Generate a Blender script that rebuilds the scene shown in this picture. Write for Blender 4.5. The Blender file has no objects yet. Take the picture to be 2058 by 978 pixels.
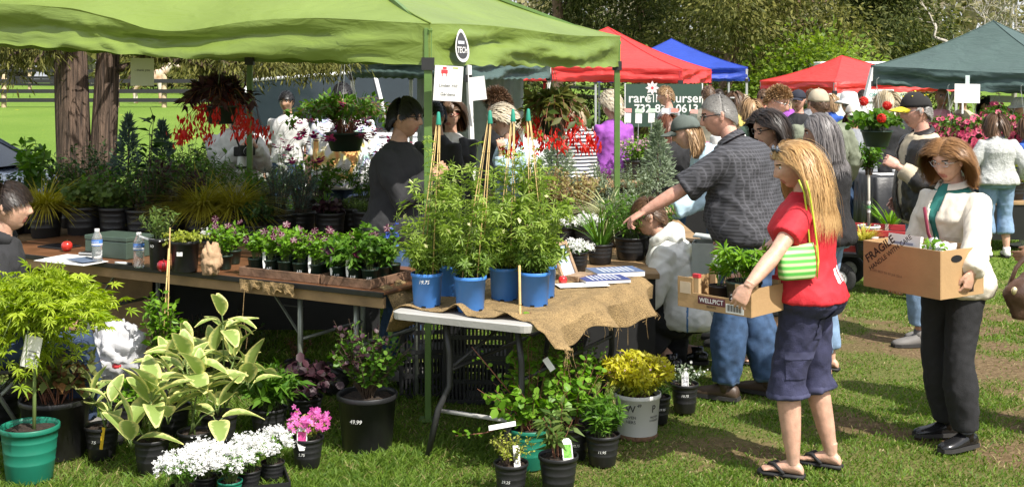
import bpy, bmesh, math, random
import numpy as np
from mathutils import Vector, Matrix, Quaternion, noise

scene = bpy.context.scene
COL = scene.collection
random.seed(7)
RNG = np.random.default_rng(11)
R = math.radians
PI = math.pi

# ------------------------------------------------------------------ camera, sky, sun, exposure
FOC, CX, HY, HCAM = 2400.0, 1029.0, 158.0, 1.92          # photograph pixels: focal length, centre column, horizon row; camera height (m)
cam_d = bpy.data.cameras.new('camera'); cam = bpy.data.objects.new('camera', cam_d); COL.objects.link(cam)
cam.location = (0, 0, HCAM); cam.rotation_euler = (R(90), 0, 0)
cam_d.sensor_width = 36.0; cam_d.lens = FOC / 2058 * 36.0; cam_d.shift_y = -(489 - HY) / 2058
cam_d.clip_start = 0.1; cam_d.clip_end = 2000
scene.camera = cam

SUN_EL, SUN_AZ = R(51), R(140)      # azimuth clockwise from the view direction: to the right, a little behind the camera
sun_dir = Vector((math.sin(SUN_AZ) * math.cos(SUN_EL), math.cos(SUN_AZ) * math.cos(SUN_EL), math.sin(SUN_EL)))
world = bpy.data.worlds.new('World'); scene.world = world; world.use_nodes = True
wn, wl = world.node_tree.nodes, world.node_tree.links
for n in list(wn): wn.remove(n)
w_out = wn.new('ShaderNodeOutputWorld'); w_bg = wn.new('ShaderNodeBackground'); w_sky = wn.new('ShaderNodeTexSky')
w_sky.sky_type = 'NISHITA'; w_sky.sun_disc = False; w_sky.sun_elevation = SUN_EL; w_sky.sun_rotation = SUN_AZ
w_sky.air_density = 1.0; w_sky.dust_density = 3.0; w_sky.ozone_density = 1.0
# broken bright cloud over the blue
w_tc = wn.new('ShaderNodeTexCoord'); w_map = wn.new('ShaderNodeMapping'); w_map.inputs['Scale'].default_value = (1, 1, 2.6)
w_no = wn.new('ShaderNodeTexNoise'); w_no.inputs['Scale'].default_value = 2.4; w_no.inputs['Detail'].default_value = 7
w_cr = wn.new('ShaderNodeValToRGB'); w_cr.color_ramp.elements[0].position = .38; w_cr.color_ramp.elements[1].position = .62
w_mix = wn.new('ShaderNodeMix'); w_mix.data_type = 'RGBA'
wl.new(w_tc.outputs['Generated'], w_map.inputs['Vector']); wl.new(w_map.outputs[0], w_no.inputs['Vector'])
wl.new(w_no.outputs['Fac'], w_cr.inputs['Fac']); wl.new(w_cr.outputs['Color'], w_mix.inputs['Factor'])
wl.new(w_sky.outputs[0], w_mix.inputs['A']); w_mix.inputs['B'].default_value = (7.0, 7.2, 7.6, 1)
wl.new(w_mix.outputs['Result'], w_bg.inputs['Color']); w_bg.inputs['Strength'].default_value = 0.12
wl.new(w_bg.outputs[0], w_out.inputs['Surface'])

sun_d = bpy.data.lights.new('sun', 'SUN'); sun_d.energy = 4.6; sun_d.angle = R(0.55); sun_d.color = (1.0, 0.955, 0.88)
sun = bpy.data.objects.new('sun', sun_d); COL.objects.link(sun); sun.location = (8, -8, 20)
sun.rotation_euler = (-sun_dir).to_track_quat('-Z', 'Y').to_euler()

vs = scene.view_settings
vs.view_transform = 'Standard'; vs.look = 'None'; vs.exposure = 0.62; vs.gamma = 1.0; vs.use_curve_mapping = False
scene.render.engine = 'CYCLES'
scene.cycles.use_denoising = True
scene.cycles.max_bounces = 8; scene.cycles.transparent_max_bounces = 8
scene.cycles.diffuse_bounces = 3; scene.cycles.glossy_bounces = 3; scene.cycles.transmission_bounces = 6
scene.cycles.caustics_reflective = False; scene.cycles.caustics_refractive = False

# ------------------------------------------------------------------ helpers
def sr(r, g, b, k=1.0):
    """sRGB 0-255 to linear"""
    def f(c):
        c /= 255.0
        return c / 12.92 if c <= .04045 else ((c + .055) / 1.055) ** 2.4
    return (f(r) * k, f(g) * k, f(b) * k)

def at(x, y, d):
    """a point seen at pixel (x, y) of the photograph, d metres away"""
    return Vector(((x - CX) / FOC * d, d, HCAM - (y - HY) / FOC * d))

def gz(x, y):
    """terrain height: a meadow that rises gently beyond the stalls"""
    def ss(a, b, t):
        t = min(1, max(0, (t - a) / (b - a))); return t * t * (3 - 2 * t)
    left = 1 - ss(-6, 4, x - (y - 12) * .05)
    r = 1.02 * ss(12, 44, y) * left + (1 - left) * .8 * ss(26, 60, y)
    return r + .5 * ss(42, 75, y)

def gp(x, d, z=None):
    """ground point under pixel column x at distance d"""
    X = (x - CX) / FOC * d
    return Vector((X, d, gz(X, d) if z is None else z))

def tag(o, label=None, cat=None, group=None, kind=None):
    if label: o['label'] = label
    if cat: o['category'] = cat
    if group: o['group'] = group
    if kind: o['kind'] = kind
    return o

def thing(name, label, cat, loc=(0, 0, 0), rz=0, group=None):
    o = bpy.data.objects.new(name, None); COL.objects.link(o)
    o.empty_display_size = .1
    o.location = loc; o.rotation_euler = (0, 0, rz)
    return tag(o, label, cat, group)

def link(name, me, parent=None, kind=None, loc=None, mats=None):
    o = bpy.data.objects.new(name, me); COL.objects.link(o)
    if parent: o.parent = parent
    if kind: o['kind'] = kind
    if loc is not None: o.location = loc
    if mats:
        for m in (mats if isinstance(mats, (list, tuple)) else [mats]): me.materials.append(m)
    return o

def dup(o, parent=None):
    c = o.copy(); COL.objects.link(c); c.parent = parent
    for ch in list(o.children): dup(ch, c)
    return c

class MB:
    """collects simple shapes into one mesh"""
    def __init__(s): s.v = []; s.f = []; s.m = []
    def add(s, V, F, mi=0, M=None):
        b = len(s.v)
        for p in V:
            p = Vector(p)
            s.v.append(tuple(M @ p) if M is not None else tuple(p))
        for f in F: s.f.append(tuple(b + i for i in f)); s.m.append(mi)
        return s
    def box(s, c, size, rot=None, mi=0, M=None):
        hx, hy, hz = size[0] / 2, size[1] / 2, size[2] / 2
        V = [Vector((x, y, z)) for z in (-hz, hz) for y in (-hy, hy) for x in (-hx, hx)]
        if rot is not None: V = [rot @ p for p in V]
        V = [p + Vector(c) for p in V]
        return s.add(V, [(0, 2, 3, 1), (4, 5, 7, 6), (0, 1, 5, 4), (2, 6, 7, 3), (0, 4, 6, 2), (1, 3, 7, 5)], mi, M)
    def bar(s, a, b, w, h=None, mi=0):
        a, b = Vector(a), Vector(b); d = b - a
        q = d.to_track_quat('Z', 'Y').to_matrix()
        return s.box((a + b) / 2, (w, h or w, d.length), q, mi)
    def tube(s, pts, r, n=6, mi=0, ell=None, cap=True, M=None):
        pts = [Vector(p) for p in pts]; k = len(pts)
        if not isinstance(r, (list, tuple, np.ndarray)): r = [r] * k
        t0 = (pts[1] - pts[0]).normalized()
        u = t0.orthogonal().normalized() if ell is None else (Vector(ell[0]) - t0 * t0.dot(Vector(ell[0]))).normalized()
        V = []
        for i, p in enumerate(pts):
            t = (pts[min(i + 1, k - 1)] - pts[max(i - 1, 0)]).normalized()
            u = (u - t * t.dot(u))
            u = u.normalized() if u.length > 1e-6 else t.orthogonal().normalized()
            w = t.cross(u)
            e = 1 if ell is None else ell[1]
            for j in range(n):
                a = 2 * PI * j / n
                V.append(p + u * (math.cos(a) * r[i]) + w * (math.sin(a) * r[i] * e))
        F = [(i * n + j, i * n + (j + 1) % n, (i + 1) * n + (j + 1) % n, (i + 1) * n + j) for i in range(k - 1) for j in range(n)]
        if cap: F += [tuple(range(n - 1, -1, -1)), tuple((k - 1) * n + j for j in range(n))]
        return s.add(V, F, mi, M)
    def rings(s, rs, mi=0, cap=True, M=None):
        n = len(rs[0]); k = len(rs); V = [p for r_ in rs for p in r_]
        F = [(i * n + j, i * n + (j + 1) % n, (i + 1) * n + (j + 1) % n, (i + 1) * n + j) for i in range(k - 1) for j in range(n)]
        if cap: F += [tuple(range(n - 1, -1, -1)), tuple((k - 1) * n + j for j in range(n))]
        return s.add(V, F, mi, M)
    def lathe(s, prof, n=20, c=(0, 0, 0), mi=0, M=None, cap=False):
        rs = [[Vector((c[0] + r * math.cos(2 * PI * j / n), c[1] + r * math.sin(2 * PI * j / n), c[2] + z)) for j in range(n)] for r, z in prof]
        return s.rings(rs, mi, cap, M)
    def ball(s, c, r, n=10, m=7, mi=0, M=None):
        if not isinstance(r, (tuple, list)): r = (r, r, r)
        rs = []
        for i in range(m):
            a = -PI / 2 + PI * (i + .5) / m if 0 else -PI / 2 + PI * max(.02, min(.98, i / (m - 1)))
            rs.append([Vector((c[0] + r[0] * math.cos(a) * math.cos(2 * PI * j / n), c[1] + r[1] * math.cos(a) * math.sin(2 * PI * j / n), c[2] + r[2] * math.sin(a))) for j in range(n)])
        return s.rings(rs, mi, True, M)
    def mesh(s, name='mesh', mats=None, smooth=False):
        me = bpy.data.meshes.new(name); me.from_pydata(s.v, [], s.f)
        if mats:
            for m in (mats if isinstance(mats, (list, tuple)) else [mats]): me.materials.append(m)
        if any(s.m): me.polygons.foreach_set('material_index', s.m)
        if smooth: me.polygons.foreach_set('use_smooth', [True] * len(s.f))
        me.update(); return me
    def build(s, name, mats, parent=None, smooth=False, kind=None, bev=0, loc=None):
        o = link(name, s.mesh(name, mats, smooth), parent, kind, loc)
        if bev:
            b = o.modifiers.new('bevel', 'BEVEL'); b.width = bev; b.segments = 2; b.limit_method = 'ANGLE'; b.angle_limit = R(40)
        return o

def npmesh(name, blocks, mats, smooth=False):
    """blocks: list of (V (n,3), F (m,k), material index) with any k"""
    V = np.concatenate([b[0].reshape(-1, 3) for b in blocks]).astype(np.float32)
    off = 0; loops = []; tot = []; mi = []
    for b in blocks:
        F = b[1] + off; off += len(b[0].reshape(-1, 3))
        loops.append(F.reshape(-1)); tot.append(np.full(len(F), F.shape[1])); mi.append(np.full(len(F), b[2] if len(b) > 2 else 0))
    loops = np.concatenate(loops).astype(np.int32); tot = np.concatenate(tot).astype(np.int32); mi = np.concatenate(mi).astype(np.int32)
    me = bpy.data.meshes.new(name)
    me.vertices.add(len(V)); me.vertices.foreach_set('co', V.reshape(-1))
    me.loops.add(len(loops)); me.loops.foreach_set('vertex_index', loops)
    me.polygons.add(len(tot)); me.polygons.foreach_set('loop_start', np.concatenate([[0], np.cumsum(tot)[:-1]]).astype(np.int32))
    for m in (mats if isinstance(mats, (list, tuple)) else [mats]): me.materials.append(m)
    me.polygons.foreach_set('material_index', mi)
    if smooth: me.polygons.foreach_set('use_smooth', np.ones(len(tot), dtype=bool))
    me.update(calc_edges=True); me.validate()
    return me

def hash2(ix, iy, seed):
    h = (ix.astype(np.int64) * 374761393 + iy.astype(np.int64) * 668265263 + seed * 1442695041) & 0x7fffffff
    h = ((h ^ (h >> 13)) * 1274126177) & 0x7fffffff
    return ((h ^ (h >> 16)) & 0xffff) / 65535.0

def vnoise(x, y, seed=0):
    ix, iy = np.floor(x), np.floor(y); fx, fy = x - ix, y - iy
    fx = fx * fx * (3 - 2 * fx); fy = fy * fy * (3 - 2 * fy)
    a, b = hash2(ix, iy, seed), hash2(ix + 1, iy, seed); c, d = hash2(ix, iy + 1, seed), hash2(ix + 1, iy + 1, seed)
    return (a * (1 - fx) + b * fx) * (1 - fy) + (c * (1 - fx) + d * fx) * fy

def fbm(x, y, seed=0, oc=4):
    s = 0; a = .5
    for i in range(oc):
        s = s + a * vnoise(x, y, seed + i * 17); x = x * 2.03 + 5.1; y = y * 2.03 + 1.7; a *= .5
    return s / (1 - .5 ** oc)

# ------------------------------------------------------------------ materials
MATS = {}
def mat(name, col, rough=.6, var=.12, scale=14, bump=0, bscale=60, metal=0, spec=.5, trans=0, alpha=1, coat=0, col2=None, sheen=0, det=4):
    if name in MATS: return MATS[name]
    m = bpy.data.materials.new(name); m.use_nodes = True; MATS[name] = m
    nt = m.node_tree; N, L = nt.nodes, nt.links
    b = N['Principled BSDF']; out = N['Material Output']
    b.inputs['Roughness'].default_value = rough; b.inputs['Metallic'].default_value = metal
    b.inputs['Specular IOR Level'].default_value = spec; b.inputs['Coat Weight'].default_value = coat
    if sheen: b.inputs['Sheen Weight'].default_value = sheen
    tc = N.new('ShaderNodeTexCoord'); no = N.new('ShaderNodeTexNoise')
    no.inputs['Scale'].default_value = scale; no.inputs['Detail'].default_value = det
    L.new(tc.outputs['Object'], no.inputs['Vector'])
    mx = N.new('ShaderNodeMix'); mx.data_type = 'RGBA'
    c2 = col2 or tuple(c * (1 - var) for c in col)
    c1 = tuple(min(1, c * (1 + var)) for c in col) if col2 is None else col
    mx.inputs['A'].default_value = (*c1, 1); mx.inputs['B'].default_value = (*c2, 1)
    mr = N.new('ShaderNodeMapRange'); mr.inputs['From Min'].default_value = .3; mr.inputs['From Max'].default_value = .7
    L.new(no.outputs['Fac'], mr.inputs['Value']); L.new(mr.outputs[0], mx.inputs['Factor'])
    L.new(mx.outputs['Result'], b.inputs['Base Color'])
    if bump:
        n2 = N.new('ShaderNodeTexNoise'); n2.inputs['Scale'].default_value = bscale; n2.inputs['Detail'].default_value = 5
        L.new(tc.outputs['Object'], n2.inputs['Vector'])
        bp = N.new('ShaderNodeBump'); bp.inputs['Strength'].default_value = min(1, bump * 4); bp.inputs['Distance'].default_value = .02
        L.new(n2.outputs['Fac'], bp.inputs['Height']); L.new(bp.outputs[0], b.inputs['Normal'])
    if trans:
        t = N.new('ShaderNodeBsdfTranslucent'); L.new(mx.outputs['Result'], t.inputs['Color'])
        ms = N.new('ShaderNodeMixShader'); ms.inputs[0].default_value = trans
        L.new(b.outputs[0], ms.inputs[1]); L.new(t.outputs[0], ms.inputs[2]); L.new(ms.outputs[0], out.inputs['Surface'])
    if alpha < 1: b.inputs['Alpha'].default_value = alpha
    return m

def leafmat(name, c1, c2, trans=.35, rough=.5, spec=.35):
    """every leaf takes its own tint between two colours"""
    if name in MATS: return MATS[name]
    m = bpy.data.materials.new(name); m.use_nodes = True; MATS[name] = m
    nt = m.node_tree; N, L = nt.nodes, nt.links
    b = N['Principled BSDF']; out = N['Material Output']
    b.inputs['Roughness'].default_value = rough; b.inputs['Specular IOR Level'].default_value = spec
    g = N.new('ShaderNodeNewGeometry'); mx = N.new('ShaderNodeMix'); mx.data_type = 'RGBA'
    mx.inputs['A'].default_value = (*c1, 1); mx.inputs['B'].default_value = (*c2, 1)
    L.new(g.outputs['Random Per Island'], mx.inputs['Factor']); L.new(mx.outputs['Result'], b.inputs['Base Color'])
    if trans:
        t = N.new('ShaderNodeBsdfTranslucent'); hs = N.new('ShaderNodeHueSaturation'); hs.inputs['Value'].default_value = 1.25; hs.inputs['Saturation'].default_value = 1.1
        L.new(mx.outputs['Result'], hs.inputs['Color']); L.new(hs.outputs[0], t.inputs['Color'])
        ms = N.new('ShaderNodeMixShader'); ms.inputs[0].default_value = trans
        L.new(b.outputs[0], ms.inputs[1]); L.new(t.outputs[0], ms.inputs[2]); L.new(ms.outputs[0], out.inputs['Surface'])
    return m

_txt = {}
def text_mesh(s, size=1.0, shear=0, bold=0):
    """flat lettering in the XY plane, left-bottom at the origin: vertices, faces"""
    key = (s, shear, bold)
    if key not in _txt:
        cu = bpy.data.curves.new('lettering', 'FONT'); cu.body = s; cu.size = 1.0; cu.shear = shear; cu.offset = bold; cu.resolution_u = 3
        o = bpy.data.objects.new('lettering', cu); COL.objects.link(o)
        dg = bpy.context.evaluated_depsgraph_get(); me = bpy.data.meshes.new_from_object(o.evaluated_get(dg))
        V = [tuple(v.co) for v in me.vertices]; F = [tuple(p.vertices) for p in me.polygons]
        bpy.data.objects.remove(o); bpy.data.meshes.remove(me); bpy.data.curves.remove(cu)
        x0 = min(v[0] for v in V); _txt[key] = ([(v[0] - x0, v[1], 0) for v in V], F, max(v[0] for v in V) - x0)
    V, F, w = _txt[key]
    return [(v[0] * size, v[1] * size, 0) for v in V], F, w * size

def text_on(name, s, size, M, m, parent, shear=0, bold=0, center=True):
    """lettering laid on a flat face whose frame is M"""
    V, F, w = text_mesh(s, size, shear, bold); mb = MB()
    mb.add([(v[0] - (w / 2 if center else 0), v[1], 0) for v in V], F, 0, M)
    return mb.build(name, m, parent)

def text_round(name, s, size, r0, r1, h, z, ang, m, parent, shear=.25, bold=.01, tilt=0):
    """lettering wrapped round a tapered pot: radius r0 at the base, r1 at height h"""
    V, F, w = text_mesh(s, size, shear, bold); mb = MB(); out = []
    for x, y, _ in V:
        x -= w / 2; yy = y + x * tilt; zz = z + yy
        rr = r0 + (r1 - r0) * zz / h + .0022
        a = ang + x / rr
        out.append((rr * math.cos(a), rr * math.sin(a), zz))
    mb.add(out, F)
    return mb.build(name, m, parent)

def smoothstep(a, b, t):
    t = np.clip((t - a) / (b - a), 0, 1); return t * t * (3 - 2 * t)

# ------------------------------------------------------------------ foliage: leaf templates and scattering
def tm(v, f): return (np.array(v, dtype=float), np.array(f))
T_OVATE = tm([(0, 0, 0), (-.27, .45, .07), (.27, .45, .07), (0, 1, -.08), (0, .5, 0)], [(0, 4, 1), (0, 2, 4), (4, 3, 1), (4, 2, 3)])
T_ROUND = tm([(0, 0, 0), (-.36, .3, .05), (-.34, .72, .02), (0, 1, -.05), (.34, .72, .02), (.36, .3, .05)], [(0, 5, 4, 3), (0, 3, 2, 1)])
T_LANCE = tm([(0, 0, 0), (-.1, .4, .03), (.1, .4, .03), (0, 1, -.12)], [(0, 2, 1), (1, 2, 3)])
T_DIA = tm([(0, 0, 0), (-.22, .5, .06), (0, 1, 0), (.22, .5, .06)], [(0, 3, 2), (0, 2, 1)])
T_CARD = tm([(-.3, 0, 0), (.3, 0, .1), (.22, 1, -.1), (-.2, .9, 0)], [(0, 1, 2), (0, 2, 3)])
T_NEEDLE = tm([(-.03, 0, 0), (.03, 0, 0), (0, 1, 0)], [(0, 1, 2)])
def palmate(n=5, spread=R(150), w=.09, droop=.12, short=.75):
    V = [(0, 0, 0)]; F = []
    for i in range(n):
        a = -spread / 2 + spread * i / (n - 1); l = 1 - (1 - short) * abs(i - (n - 1) / 2) / ((n - 1) / 2)
        d = np.array([math.sin(a), math.cos(a), 0]); p = np.array([math.cos(a), -math.sin(a), 0]); b = len(V)
        V += [tuple(d * l * .5 - p * w + (0, 0, .04)), tuple(d * l + (0, 0, -droop)), tuple(d * l * .5 + p * w + (0, 0, .04))]
        F += [(0, b + 2, b + 1), (0, b + 1, b)]
    return tm(V, F)
T_PALM5 = palmate(5, R(230), .1, .1)
T_PALM7 = palmate(7, R(240), .075, .16, .55)
def blade(n=4, w=.025, curl=.5):
    V = []; F = []
    for i in range(n):
        t = i / n; ww = w * (1 - t * t * .6); V += [(-ww, t, -curl * t * t), (ww, t, -curl * t * t)]
    V.append((0, 1, -curl))
    for i in range(n - 1): F += [(2 * i, 2 * i + 1, 2 * i + 3), (2 * i, 2 * i + 3, 2 * i + 2)]
    F.append((2 * n - 2, 2 * n - 1, 2 * n))
    return tm(V, F)
T_BLADE = blade()
def petals(n=5, w=.28, cup=.25):
    V = [(0, 0, 0)]; F = []
    for i in range(n):
        a = 2 * PI * i / n; d = np.array([math.cos(a), math.sin(a), 0]); p = np.array([-math.sin(a), math.cos(a), 0]); b = len(V)
        V += [tuple(d * .6 - p * w + (0, 0, cup * .5)), tuple(d + (0, 0, cup)), tuple(d * .6 + p * w + (0, 0, cup * .5))]
        F += [(0, b, b + 1), (0, b + 1, b + 2)]
    return tm([(x, z, y) for x, y, z in V], F)       # opens along +y
T_STAR5 = petals(5, .3, .25)
T_STAR4 = petals(4, .3, .15)
T_TRUMPET = petals(6, .42, .35)
T_STRIPE = petals(5, .045, .27)

def unit(a):
    return a / np.maximum(np.linalg.norm(a, axis=-1, keepdims=True), 1e-9)

def inst(tmpl, P, D, U, S, mi=0, W=None):
    """copies of a leaf: base P, pointing along D, face towards U, length S, width factor W"""
    tv, tf = tmpl; n = len(P)
    D = unit(D); X = np.cross(D, U); bad = np.linalg.norm(X, axis=1) < 1e-4
    if bad.any(): X[bad] = np.cross(D[bad], np.array([1.0, .2, .1]))
    X = unit(X); Z = np.cross(X, D); S = np.broadcast_to(np.asarray(S, float), (n,))
    Wf = np.ones(n) if W is None else np.broadcast_to(np.asarray(W, float), (n,))
    V = P[:, None, :] + S[:, None, None] * ((tv[None, :, 0:1] * Wf[:, None, None]) * X[:, None, :] + tv[None, :, 1:2] * D[:, None, :] + tv[None, :, 2:3] * Z[:, None, :])
    F = (tf[None] + (np.arange(n) * len(tv))[:, None, None]).reshape(-1, tf.shape[1])
    return (V.reshape(-1, 3), F, mi)

def rnd(rng, n, k=3): return rng.normal(size=(n, k))

def shoots(rng, n, r0, H, spread, k=8, up=.6, hvar=.25, droop=0.0, c=(0, 0, 0), azim=None):
    """n curved stems from a small disc: arrays (n, k, 3); they rise, then lean outwards, then may droop"""
    a = rng.uniform(0, 2 * PI, n) if azim is None else rng.uniform(azim[0], azim[1], n)
    u = np.sqrt(rng.uniform(0.02, 1, n)); rr = r0 * np.sqrt(rng.uniform(0, 1, n)); a0 = a + rng.normal(0, .6, n)
    base = np.stack([rr * np.cos(a0), rr * np.sin(a0), np.zeros(n)], 1)
    h = H * (1 - hvar * rng.uniform(0, 1, n)) * (1 - .35 * u ** 2 * (droop == 0))
    end = np.stack([spread * u * np.cos(a), spread * u * np.sin(a), h], 1)
    mid = base * (1 - .3) + end * .3; mid[:, 2] = h * up
    t = np.linspace(0, 1, k)[None, :, None]
    C = (1 - t) ** 2 * base[:, None] + 2 * t * (1 - t) * mid[:, None] + t * t * end[:, None]
    C[:, :, 2] -= droop * (np.linspace(0, 1, k)[None] ** 2.5) * u[:, None]
    C += rng.normal(0, .012 * H, C.shape) * np.linspace(0, 1, k)[None, :, None]
    return C + np.array(c)

def along(rng, C, per, t0=.25, t1=1.0):
    """points on stems: position, tangent, t"""
    n, k, _ = C.shape; t = rng.uniform(t0, t1, (n, per)); f = t * (k - 1); i = np.minimum(f.astype(int), k - 2); fr = (f - i)[..., None]
    idx = np.arange(n)[:, None]; a, b = C[idx, i], C[idx, i + 1]
    return (a * (1 - fr) + b * fr).reshape(-1, 3), unit((b - a).reshape(-1, 3)), t.reshape(-1)

def leaf_dirs(rng, T, ang=R(60), jit=.25, down=0.0):
    n = len(T); a = rng.uniform(0, 2 * PI, n); e1 = unit(np.cross(T, np.array([.31, .55, .77]))); e2 = np.cross(T, e1)
    side = e1 * np.cos(a)[:, None] + e2 * np.sin(a)[:, None]
    D = T * math.cos(ang) + side * math.sin(ang) + rng.normal(0, jit, (n, 3)); D[:, 2] -= down
    return unit(D)

def up_vec(rng, n, j=.35): return unit(np.array([0, 0, 1.0]) + rng.normal(0, j, (n, 3)))

def stem_blocks(C, r, mi=0, n=4, taper=.5):
    """thin tubes along stems"""
    m, k, _ = C.shape; T = unit(np.gradient(C, axis=1)); e1 = unit(np.cross(T, np.array([.3, .8, .1]))); e2 = np.cross(T, e1)
    rr = r * (1 - taper * np.linspace(0, 1, k))[None, :, None]
    if np.ndim(r): rr = np.asarray(r)[:, None, None] * (1 - taper * np.linspace(0, 1, k))[None, :, None]
    V = np.stack([C + rr * (math.cos(2 * PI * j / n) * e1 + math.sin(2 * PI * j / n) * e2) for j in range(n)], 2)
    ids = np.arange(m * k * n).reshape(m, k, n)
    F = np.stack([ids[:, :-1], np.roll(ids, -1, 2)[:, :-1], np.roll(ids, -1, 2)[:, 1:], ids[:, 1:]], -1).reshape(-1, 4)
    return (V.reshape(-1, 3), F, mi)

def foliage(name, blocks, mats, parent, kind='stuff', loc=None, smooth=False):
    me = npmesh(name, blocks, mats, smooth); return link(name, me, parent, kind, loc)

# ------------------------------------------------------------------ the ground: one sheet to the horizon, fine near the camera
def dirt_mask(X, Y):
    n = fbm(X * .75 + 3, Y * .95 + 9, 3, 5); m = smoothstep(.53, .66, .62 * n + .42 * fbm(X * 3.1, Y * 3.6, 8, 3) + .03 * smoothstep(-.5, 2.0, X))
    worn = smoothstep(-.3, 1.6, X) * (1 - smoothstep(9, 13, Y))
    worn = np.maximum(worn, .5 * smoothstep(-1.4, -2.4, X) * (1 - smoothstep(5.9, 6.3, Y)))
    return m * worn * .9

def axis_pts(lo, hi, a, b, step, grow=1.25):
    p = list(np.arange(a, b + 1e-6, step)); s = step; x = p[-1]
    while x < hi: s *= grow; x += s; p.append(min(x, hi))
    s = step; x = p[0]; q = []
    while x > lo: s *= grow; x -= s; q.append(max(x, lo))
    return np.array(q[::-1] + p)
gxs, gys = axis_pts(-500, 500, -4.6, 4.6, .055), axis_pts(-40, 900, 5.0, 11.5, .055)
GX, GY = np.meshgrid(gxs, gys)
GZ = np.vectorize(gz)(GX, GY) + np.where((GY > 4) & (GY < 12) & (abs(GX) < 6), (fbm(GX * 1.1, GY * 1.1, 21, 3) - .5) * .03, 0) - .012
V = np.stack([GX, GY, GZ], -1).reshape(-1, 3); ids = np.arange(GX.size).reshape(GX.shape)
F = np.stack([ids[:-1, :-1], ids[:-1, 1:], ids[1:, 1:], ids[1:, :-1]], -1).reshape(-1, 4)
def ground_mat():
    m = bpy.data.materials.new('grass_ground'); m.use_nodes = True; N, L = m.node_tree.nodes, m.node_tree.links; b = N['Principled BSDF']
    b.inputs['Roughness'].default_value = .95; b.inputs['Specular IOR Level'].default_value = .1
    at_ = N.new('ShaderNodeAttribute'); at_.attribute_name = 'dirt'
    tc = N.new('ShaderNodeTexCoord')
    def nz(sc, det=5):
        n = N.new('ShaderNodeTexNoise'); n.inputs['Scale'].default_value = sc; n.inputs['Detail'].default_value = det; L.new(tc.outputs['Object'], n.inputs['Vector']); return n
    def mixc(f, a, b_):
        x = N.new('ShaderNodeMix'); x.data_type = 'RGBA'
        if isinstance(a, tuple): x.inputs['A'].default_value = (*a, 1)
        else: L.new(a, x.inputs['A'])
        if isinstance(b_, tuple): x.inputs['B'].default_value = (*b_, 1)
        else: L.new(b_, x.inputs['B'])
        L.new(f, x.inputs['Factor']); return x.outputs['Result']
    def ramp(f, a, b_):
        r = N.new('ShaderNodeMapRange'); r.inputs['From Min'].default_value = a; r.inputs['From Max'].default_value = b_; L.new(f, r.inputs['Value']); return r.outputs[0]
    g1 = mixc(ramp(nz(.35).outputs['Fac'], .35, .65), (.15, .25, .035), (.20, .30, .05))
    g2 = mixc(ramp(nz(38).outputs['Fac'], .35, .7), g1, (.09, .15, .025))
    soil = mixc(ramp(nz(26).outputs['Fac'], .35, .65), (.105, .066, .036), (.19, .13, .075))
    # near the stalls the sheet is seen between the blades: thatch and soil
    thatch = mixc(ramp(nz(60).outputs['Fac'], .35, .65), (.085, .105, .025), (.15, .14, .05))
    sep = N.new('ShaderNodeSeparateXYZ'); L.new(tc.outputs['Object'], sep.inputs[0])
    far = mixc(ramp(sep.outputs['Y'], 9, 14), thatch, g2)
    vor = N.new('ShaderNodeTexVoronoi'); vor.inputs['Scale'].default_value = 1.1; L.new(tc.outputs['Object'], vor.inputs['Vector'])
    dand = mixc(ramp(vor.outputs['Distance'], .1, .06), far, (.62, .5, .02))
    dsel = N.new('ShaderNodeMath'); dsel.operation = 'MULTIPLY'; L.new(ramp(vor.outputs['Distance'], .085, .05), dsel.inputs[0]); L.new(ramp(sep.outputs['Y'], 16, 20), dsel.inputs[1])
    far2 = mixc(dsel.outputs[0], far, (.55, .46, .02))
    L.new(mixc(at_.outputs['Fac'], far2, soil), b.inputs['Base Color'])
    bp = N.new('ShaderNodeBump'); bp.inputs['Strength'].default_value = .7; bp.inputs['Distance'].default_value = .03
    L.new(nz(45).outputs['Fac'], bp.inputs['Height']); L.new(bp.outputs[0], b.inputs['Normal'])
    return m
me = npmesh('ground', [(V, F, 0)], ground_mat(), True)
a_ = me.attributes.new('dirt', 'FLOAT', 'POINT'); a_.data.foreach_set('value', dirt_mask(GX, GY).reshape(-1).astype(np.float32))
link('ground', me, None, 'structure')

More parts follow.
